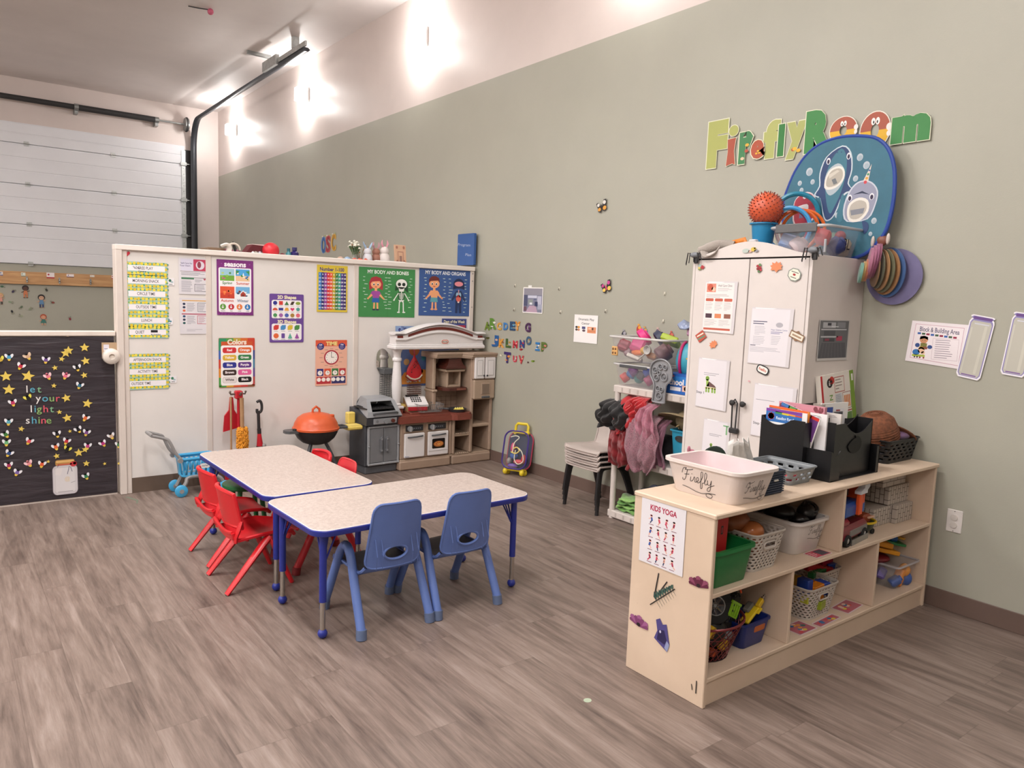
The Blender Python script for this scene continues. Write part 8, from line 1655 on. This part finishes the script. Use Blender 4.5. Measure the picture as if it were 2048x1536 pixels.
B().box((-.05, -.06, .0), (.10, -.056, .025), M_STEEL).make('side_step', tr)
tb_ = thing('toy_tower_vehicle', 'blue orange and white toy piece piled on the toy truck', 'toy', (3.39, 1.80, ZM + .129), (0, 0, .1)); tb_.scale = (1.15, 1, .92); b = B(); b.box((-.11, -.06, 0), (.10, .06, .075), mat('#1d4f9c', .35), .015); b.make('blue_bucket', tb_)
b = B(); b.box((.0, -.075, .01), (.035, -.055, .125), mat('#d9531e', .4), .004); b.box((.065, -.06, .05), (.085, .03, .165), mat('#d9531e', .4), .004); b.make('orange_panel', tb_)
b = B(); b.loft([[(x, y, z) for x, y in ((-.005, -.08), (.06, -.08), (.06, -.05), (-.005, -.05))] for z in (.12, .135)] + [[(x + .03, y, z) for x, y in ((.0, -.08), (.05, -.08), (.05, -.05), (.0, -.05))] for z in (.15, .165)], mat('#cfd0d6', .35), cap1=True, smooth=False); b.make('white_hatch', tb_)
gb2 = thing('grey_toy_bin', 'grey toy container with yellow knob above the toy truck', 'toy container', (3.36, 1.87, ZM + .2)); B().box((-.12, -.06, 0), (.10, .10, .065), mat('#5c5a5a', .4), .012).make('container', gb2); B().cyl((-.02, -.085, .04), (-.02, -.06, .04), .018, mat('#d9c01f', .4)).make('yellow_knob', gb2)
b = B(); rows = [[(-.1 + .04 * i, -.08 + .05 * j, .012 * sin(i * 1.9 + j) + .008 * i * (i > 3)) for i in range(7)] for j in range(5)]; b.loft(rows, mat('#3c3c42', .2, var=.4), closed=False); b.make('grey_bag', loc=(3.34, 1.93, ZM + .272), solid=.004, label='crumpled grey plastic bag on the grey toy container', cat='bag')
bo = thing('toy_boat', 'dark green toy wheelbarrow body with yellow rim on the middle shelf', 'toy boat', (3.60, 1.80, ZM)); b = B(); b.lathe([(.0, .016), (.035, .016), (.05, .03), (.062, .062), (.056, .062), (0, .05)], mat('#1d3222', .35), 24, sy=.8); b.make('hull', bo); b = B(); b.tube([(.063 * cos(a), .051 * sin(a), .064) for a in [2 * pi * i / 24 for i in range(24)]], .006, mat('#cfae1f', .4), 6, closed=True); b.make('yellow_rim', bo)
b = B(); wheel(b, -.03, -.03, .014, .014, .012, '#2a2a2a'); wheel(b, .03, -.03, .014, .014, .012, '#2a2a2a'); wheel(b, .0, .03, .014, .014, .012, '#2a2a2a'); b.make('wheels', bo); B().box((-.04, -.02, .055), (.03, .03, .10), mat('#8c3a1c', .4), .008).box((-.01, -.03, .08), (.045, .0, .09), mat('#d9a88c', .4), .003).make('deck_piece', bo)
m, nt, b_ = nodes('brick_print_card'); tc = N(nt, 'ShaderNodeTexCoord'); sp_ = N(nt, 'ShaderNodeSeparateXYZ', {0: tc.outputs['Object']}); cb_2 = N(nt, 'ShaderNodeCombineXYZ', {0: math_(nt, 'ADD', sp_.outputs[0], sp_.outputs[1]), 1: sp_.outputs[2]})
br_ = N(nt, 'ShaderNodeTexBrick', {'Vector': cb_2.outputs[0], 'Color1': lin('#b5aaa0'), 'Color2': lin('#bdb2a7'), 'Mortar': lin('#4a3f3a'), 'Scale': 1.0, 'Mortar Size': .0016, 'Brick Width': .075, 'Row Height': .026}); nt.links.new(br_.outputs['Color'], b_.inputs['Base Color']); b_.inputs['Roughness'].default_value = .6; M_BRK = m
m2 = m.copy(); m2.name = 'brick_print_card_upright'; nt = m2.node_tree
for n_ in nt.nodes:
    if n_.type == 'TEX_BRICK': n_.inputs['Brick Width'].default_value = .05; n_.inputs['Row Height'].default_value = .024; n_.offset = .5
for n_ in nt.nodes:
    if n_.type == 'COMBXYZ':
        l0 = n_.inputs[0].links[0].from_socket; l1 = n_.inputs[1].links[0].from_socket; nt.links.new(l1, n_.inputs[0]); nt.links.new(l0, n_.inputs[1])
for k, (x0, y0, z0, x1, y1, z1, mm, lb) in enumerate(((3.79, 1.84, .648, 4.03, 2.07, .742, M_BRK, 'topmost cardboard brick block, close under the shelf top'), (3.84, 1.83, .553, 4.055, 2.07, .647, m2, 'cardboard brick block in the middle of the pile'), (3.875, 1.80, ZM, 4.05, 2.06, .552, m2, 'lowest cardboard brick block at the right of the pile'), (3.70, 1.80 + .03, ZM, 3.870, 2.06, .548, m2, 'lowest cardboard brick block behind the toy boat'))):
    B().box((0, 0, 0), (x1 - x0, y1 - y0, z1 - z0), mm, .002).make('brick_block', loc=(x0 + .035, y0 - .01, z0), label=lb, cat='block', group='cardboard brick blocks')
B().box((0, 0, 0), (.10, .12, .16), mat('#77705a', .6), .002).box((.0, .0, .16), (.10, .12, .175), mat('#1f3a80', .5)).make('carton', loc=(3.57, 1.93, ZM), label='olive carton with blue top behind the toy boat', cat='carton')
# --- bottom shelf
ZB = .1185
rb = thing('red_wire_basket', 'dark red wire basket with toy vehicles at the lower left', 'basket', (2.475, 1.865, ZB)); rb.scale = (1.12, 1.05, 1.1); b = B(); M_RW2 = mat('#6e2a2c', .35, .3); n = 30
def rbp(u, v): a = 2 * pi * u; k = .62 + .38 * v; return (.155 * k * cos(a), .145 * k * sin(a), .145 * v + .03 * v * abs(cos(a)) ** 3 * 0)
for i in range(n):
    for s in (1, -1): b.tube([rbp(i / n + s * v / 6 * .14, v / 6) for v in range(7)], .0018, M_RW2, 4)
for v in (.33, .66): b.tube([rbp(i / 30, v) for i in range(30)], .0016, M_RW2, 4, closed=True)
b.make('wire_mesh', rb); b = B(); b.tube([rbp(i / 40, 1) for i in range(40)], .005, mat('#7a2c30', .3, .3), 6, closed=True); b.tube([rbp(i / 30, 0) for i in range(30)], .003, M_RW2, 4, closed=True); b.lathe([(0, .001), (.096, .001), (.096, .003), (0, .003)], mat('#2a1a1c', .7), 20); b.make('rim', rb)
def bigwheel(lb, loc, rot, r, w, hub, group=None):
    t = thing('rubber_tyre', lb, 'toy wheel', loc, rot); b = B(); b.lathe([(r * .5, -w / 2), (r * .9, -w / 2), (r, -w * .3), (r, w * .3), (r * .9, w / 2), (r * .5, w / 2)], mat('#0f0f10', .75), 28, caps=False)
    for i in range(20): a = 2 * pi * i / 20; b.at(loc=(r * cos(a), r * sin(a), 0), rot=(0, 0, a)); b.box((-.003, -.004, -w * .45), (.004, .004, w * .45), mat('#161617', .7))
    b.at(); b.make('tyre', t); b = B(); b.lathe([(0, w * .3), (r * .18, w * .34), (r * .22, w * .2), (r * .5, w * .1), (r * .52, w * .5), (r * .46, w * .5), (r * .44, 0), (0, 0)], mat(hub, .2, .8), 24)
    for i in range(8): a = 2 * pi * i / 8; b.tube([(r * .1 * cos(a), r * .1 * sin(a), w * .3), (r * .48 * cos(a), r * .48 * sin(a), w * .42)], r * .05, mat(hub, .2, .8), 5)
    b.make('hub', t)
bigwheel('big black toy tyre with chrome spoked hub in the red wire basket', (2.475, 1.825, ZB + .215), (1.35, 0, -.45), .078, .06, '#96969a'); bigwheel('big black toy tyre tilting right over the red wire basket', (2.58, 1.835, ZB + .165), (1.75, .5, .35), .08, .06, '#55565a')
gw = bigwheel('grey hubbed black toy wheel at the back right of the vehicle pile', (2.70, 1.93, ZB + .20), (1.3, 0, -.3), .045, .035, '#5c5e62')
t = thing('toy_truck_chassis', 'black toy truck chassis lying between the two big tyres', 'toy truck', (2.52, 1.89, ZB + .18), (0, .4, .5)); B().box((-.09, -.04, -.03), (.09, .04, .03), mat('#161618', .6), .01).make('frame', t); B().tube([(-.03, -.05, .0), (.0, -.062, .02), (.03, -.05, .0)], .005, mat('#8c8c90', .3, .6)).make('bumper', t)
t = thing('green_grille', 'lime green toy grille between the black tyres', 'toy part', (2.545, 1.765, ZB + .20), (0, .5, .1)); b = B(); b.box((-.04, 0, .02), (.04, .008, .03), mat('#7cab1f', .4)); b.box((-.03, 0, -.035), (.03, .008, -.028), mat('#7cab1f', .4))
for i in range(4): b.box((-.034 + i * .02, 0, -.03), (-.027 + i * .02, .008, .022), mat('#7cab1f', .4))
b.make('grille', t)
t = thing('yellow_dumper', 'yellow toy loader body at the left in the wire basket', 'toy vehicle', (2.395, 1.79, ZB + .135), (.3, .45, .5)); b = B(); b.box((-.045, -.03, -.02), (.045, .03, .03), mat('#cfa81a', .4), .006); b.box((.03, -.02, -.04), (.06, .02, -.01), mat('#6e7074', .4)); b.box((-.05, -.02, -.05), (.02, .02, -.02), M_DARK); b.make('loader_body', t)
t = thing('red_toy_truck', 'red toy truck cab at the back of the vehicle pile', 'toy truck', (2.63, 1.93, ZB + .235), (.2, .3, .3)); B().box((-.05, -.05, -.07), (.05, .05, .06), mat('#a81620', .35), .008).box((-.03, -.053, -.01), (.03, -.049, .02), M_DARK).make('cab', t)
for lb, cc, c_, s_ in (('yellow toy piece low in the red wire basket', '#cfa01a', (2.51, 1.79, ZB + .05), (.03, .02, .03)), ('orange toy piece low in the red wire basket', '#b8502a', (2.45, 1.80, ZB + .03), (.04, .025, .02)), ('dark red toy piece under the tyres in the wire basket', '#5c1018', (2.50, 1.81, ZB + .115), (.04, .025, .02)), ('grey toy piece behind the wire basket mesh', '#7a7c80', (2.53, 1.78, ZB + .085), (.03, .015, .02)), ('black toy heap filling the red wire basket', '#141416', (2.47, 1.87, ZB + .10), (.11, .10, .085)), ('dark green toy piece at the back left of the wire basket', '#2c3a1c', (2.38, 1.90, ZB + .19), (.05, .05, .03))): lump('toy_piece', lb, 'toy', cc, c_, s_)
b = B(); b.tube([(0, 0, .12), (.01, -.01, .06), (.03, -.03, 0)], .004, mat('#a8b83c', .4), 6); b.tube([(-.04, 0, .11), (.0, -.02, .03)], .003, mat('#c9a83c', .4), 6); b.make('lime_bar', loc=(2.56, 1.85, ZB + .20), label='thin lime green toy bars rising above the tyres', cat='toy part')
b = B(); b.tube(smoothpath([(0, 0, .07), (.004, -.004, .04), (.012, -.006, .01), (.02, -.004, 0)], 3), .004, mat('#e0521f', .4), 6); b.make('orange_hook', loc=(2.60, 1.80, ZB + .245), label='bright orange toy hook strand in front of the red truck cab', cat='toy part')
bb = thing('blue_basket', 'dark blue basket of yellow toys right of the wire basket', 'basket', (2.70, 1.835, ZB)); b = B(); b.tub(.19, .15, .115, mat('#16286e', .4), tap=.8, r=.02, rim=.006); b.make('basket_wall', bb)
c = Card(.075, .028, '#b8602c', r=.008); c.stick('orange_slot', (-.015, -.0725, .092), '-y', lean=.13, parent=bb)
t = thing('yellow_toy_plane', 'yellow winged toy piece lying on the blue basket', 'toy', (2.70, 1.80, ZB + .13), (0, -.3, .2)); B().box((-.06, -.02, -.008), (.06, .02, .008), mat('#d9bc1f', .4), .005).box((.02, -.03, -.006), (.06, .04, .004), mat('#d9bc1f', .4), .003).make('wing', t); B().box((-.01, .0, .01), (.05, .03, .03), mat('#66645c', .5), .005).make('grey_part', t)
t = thing('yellow_toy_drill', 'yellow toy with silver drill tip at the right of the pile', 'toy', (2.765, 1.80, ZB + .165), (0, -.6, .1)); t.scale = (.75, .8, .8); B().box((-.03, -.012, -.014), (.03, .012, .014), mat('#cfa81a', .4), .004).make('body', t)
b = B(); b.cyl((.03, 0, 0), (.07, 0, 0), .008, M_CHR, r1=.003); b.sphere((.04, 0, 0), .011, M_CHR, 8, 6, (.4, 1, 1)); b.sphere((.055, 0, 0), .008, M_CHR, 8, 6, (.4, 1, 1)); b.make('drill_tip', t)
w3 = basket('white_basket', 'white woven basket of yellow and blue blocks on the bottom shelf', .245, .245, .155, M_WB, (3.225, 1.885, ZB), 0, hole=(.04, .028)); w4 = basket('white_basket', 'white woven basket of red blocks at the right on the bottom shelf', .19, .21, .155, M_WB, (3.455, 1.965, ZB), 0, hole=(.035, .026))
for x, y, z, cc, s_, lb in ((2.955, 1.80, .145, '#1f3c8c', (.02, .03, .05), 'upright navy blue block left in the white basket of blocks'), (3.02, 1.80, .125, '#d9801a', (.045, .04, .035), 'translucent orange block in the front of the white basket'), (3.085, 1.79, .13, '#2048a8', (.025, .03, .03), 'bright blue block at the right of the white basket of blocks'), (2.95, 1.78, .11, '#a8a832', (.03, .02, .02), 'lime yellow block at the left of the white basket of blocks'), (3.03, 1.755, .07, '#8c9c2c', (.03, .012, .02), 'lime block seen through the handle hole'), (3.03, 1.90, .10, '#c9a02c', (.08, .07, .04), 'pile of mustard blocks at the back of the white basket'),
    (3.15, 2.0, .16, '#8c141c', (.10, .025, .02), 'long red brick at the back of the red block basket'), (3.24, 1.90, .155, '#a8161f', (.09, .025, .018), 'long red brick lying across the front of the red block basket'), (3.20, 1.88, .15, '#1f6a38', (.07, .016, .014), 'green brick tucked under the red bricks'), (3.26, 1.95, .19, '#c9a81f', (.07, .02, .018), 'yellow brick on top of the red bricks'), (3.33, 1.94, .17, '#8c1430', (.05, .04, .018), 'crimson brick at the right of the red block basket'), (3.35, 1.91, .15, '#24469c', (.03, .03, .015), 'blue brick at the right rim of the red block basket')):
    b = B(); b.box((-s_[0], -s_[1], -s_[2]), s_, mat(cc, .35), .003)
    if s_[0] > .04: [b.cyl((-s_[0] + .012 + i * .02, 0, s_[2]), (-s_[0] + .012 + i * .02, 0, s_[2] + .004), .006, mat(cc, .35), n=8) for i in range(int(s_[0] * 2 / .02))]
    b.make('toy_brick', loc=(x + .19, y + .02, ZB + z - .005), rot=(0, .25 if 'long red' in lb or 'yellow brick' in lb else .0, .3 * sin(x * 50)), label=lb, cat='toy brick')
for x, y, w_, h_, lb, a in ((2.965, 1.765, .14, .10, 'red and white picture card left of the bottom shelf baskets', 0), (3.12, 1.735, .19, .05, 'strip of picture card in front of the white basket of blocks', .05), (3.37, 1.765, .17, .09, 'picture card of colourful blocks right of the front basket', .1)):
    c = Card(w_, h_, '#d9c9cc', r=.006); c.up().rect(.006, .006, w_ - .012, h_ - .012, '#b0606c', .004).up(); q = random.Random(int(x * 100))
    for i in range(12): c.ell(q.uniform(.03, w_ - .03), q.uniform(.015, h_ - .015), .014, .009, q.choice(('#d9903c', '#3a6a9c', '#c8404c', '#3c6a5c', '#e0c0b0', '#d9c040')), 8); c.lv += 3e-6
    c.stick('picture_mat', (x, y + h_ / 2, ZB + .0005), '+z', a, label=lb, cat='picture card')
cb3 = bin_('clear_bin', 'clear bin of orange and blue builders on the bottom shelf', 'bin', .22, .29, .13, M_CB(.15), (3.985, 1.885, ZB), 0, tap=.9, r=.015)
B().tube([(x, y, .122) for x, y in rrect(.235, .305, .02, 4)], .0055, mat('#c9c4c8', .25, kind='clear', a=.7), 6, closed=True).make('rim', cb3)
for k, (x, y, z, cc, lb) in enumerate(((-.07, -.12, .04, '#5068a8', 'blue'), (-.03, -.12, .07, '#d98a3c', 'orange'), (.04, -.125, .03, '#3f5ca0', 'darker blue'), (.02, -.12, .08, '#e09a4c', 'pale orange'), (-.08, -.05, .06, '#6a5aa0', 'violet'), (-.02, -.11, .025, '#c97a34', 'brown orange'), (.08, -.10, .05, '#c98a5c', 'tan'), (.0, .0, .05, '#8c6a7c', 'mauve'), (.09, .05, .04, '#a83a50', 'pink red'))): lump('builder_piece', lb + ' building piece inside the bottom shelf clear bin', 'toy', cc, (3.985 + x, 1.885 + y, ZB + z), (.028, .022, .028))
lump('maroon_toy', 'dark red toy base at the back left of the clear bottom bin', 'toy', '#6a1018', (3.90, 1.89, ZB + .14), (.08, .09, .025))
t = thing('orange_toy_ramp', 'orange yellow toy ramp lying over the clear bottom bin', 'toy', (3.90, 1.90, ZB + .185), (0, .22, -.5)); B().box((-.10, -.09, .0), (.11, .0, .022), mat('#cf8a1a', .4), .004).box((-.10, -.09, .028), (.06, .0, .055), mat('#cf8a1a', .4), .004).make('ramp', t)
t = thing('green_toy_tray', 'green toy tray with studs and blue figures on the orange ramp', 'toy', (3.98, 1.91, ZB + .215), (0, .22, -.4)); b = B(); b.at(rot=(0, 0, 0)); b.plate([(-.12, .0), (-.10, .08), (.06, .10), (.12, .06), (.14, -.02), (.11, -.09), (.04, -.10), (-.02, -.06)], 0, .012, mat('#1a7a3c', .4))
for i in range(12): b.cyl((-.08 + .045 * (i % 4), -.02 + .035 * (i // 4), .012), (-.08 + .045 * (i % 4), -.02 + .035 * (i // 4), .022), .013, mat('#1a7a3c', .4), n=10)
b.make('tray', t); B().box((.03, -.06, .012), (.08, -.02, .04), mat('#2458a0', .4), .006).make('blue_piece', t); B().at(loc=(.115, -.03, .03)).lathe([(0, 0), (.025, 0), (.027, .01), (0, .012)], mat('#d9a02c', .4), 16).make('yellow_disc', t)

t = thing('ceiling_dart', 'small pink toy stuck on the ceiling at the top left', 'toy', onZ(421, 18, ZC - .002)); B().sphere((0, 0, -.03), .035, mat('#c8607c', .5), 10, 8).make('pink_body', t); B().tube([(0, 0, -.01), (-.12, .06, -.004), (-.22, .08, -.002)], .006, M_DARK, 5).make('string', t)
c = Card(1, 1, None); c.lv = .001; c.ell(0, 0, .017, .015, '#a9b8a0', 14); c.stick('floor_dot', onZ(1175, 1401, 0), '+z', label='small pale green dot stuck on the floor in front of the wooden shelf', cat='sticker')
c = Card(1, 1, None); c.lv = .001; c.line(0, 0, .05, .14, .02, '#6f7a68').line(.05, .14, .03, .22, .012, '#6f7a68'); c.stick('floor_mark', onZ(252, 994, 0), '+z', label='faint green streak on the floor beside the black papered half wall', cat='mark')
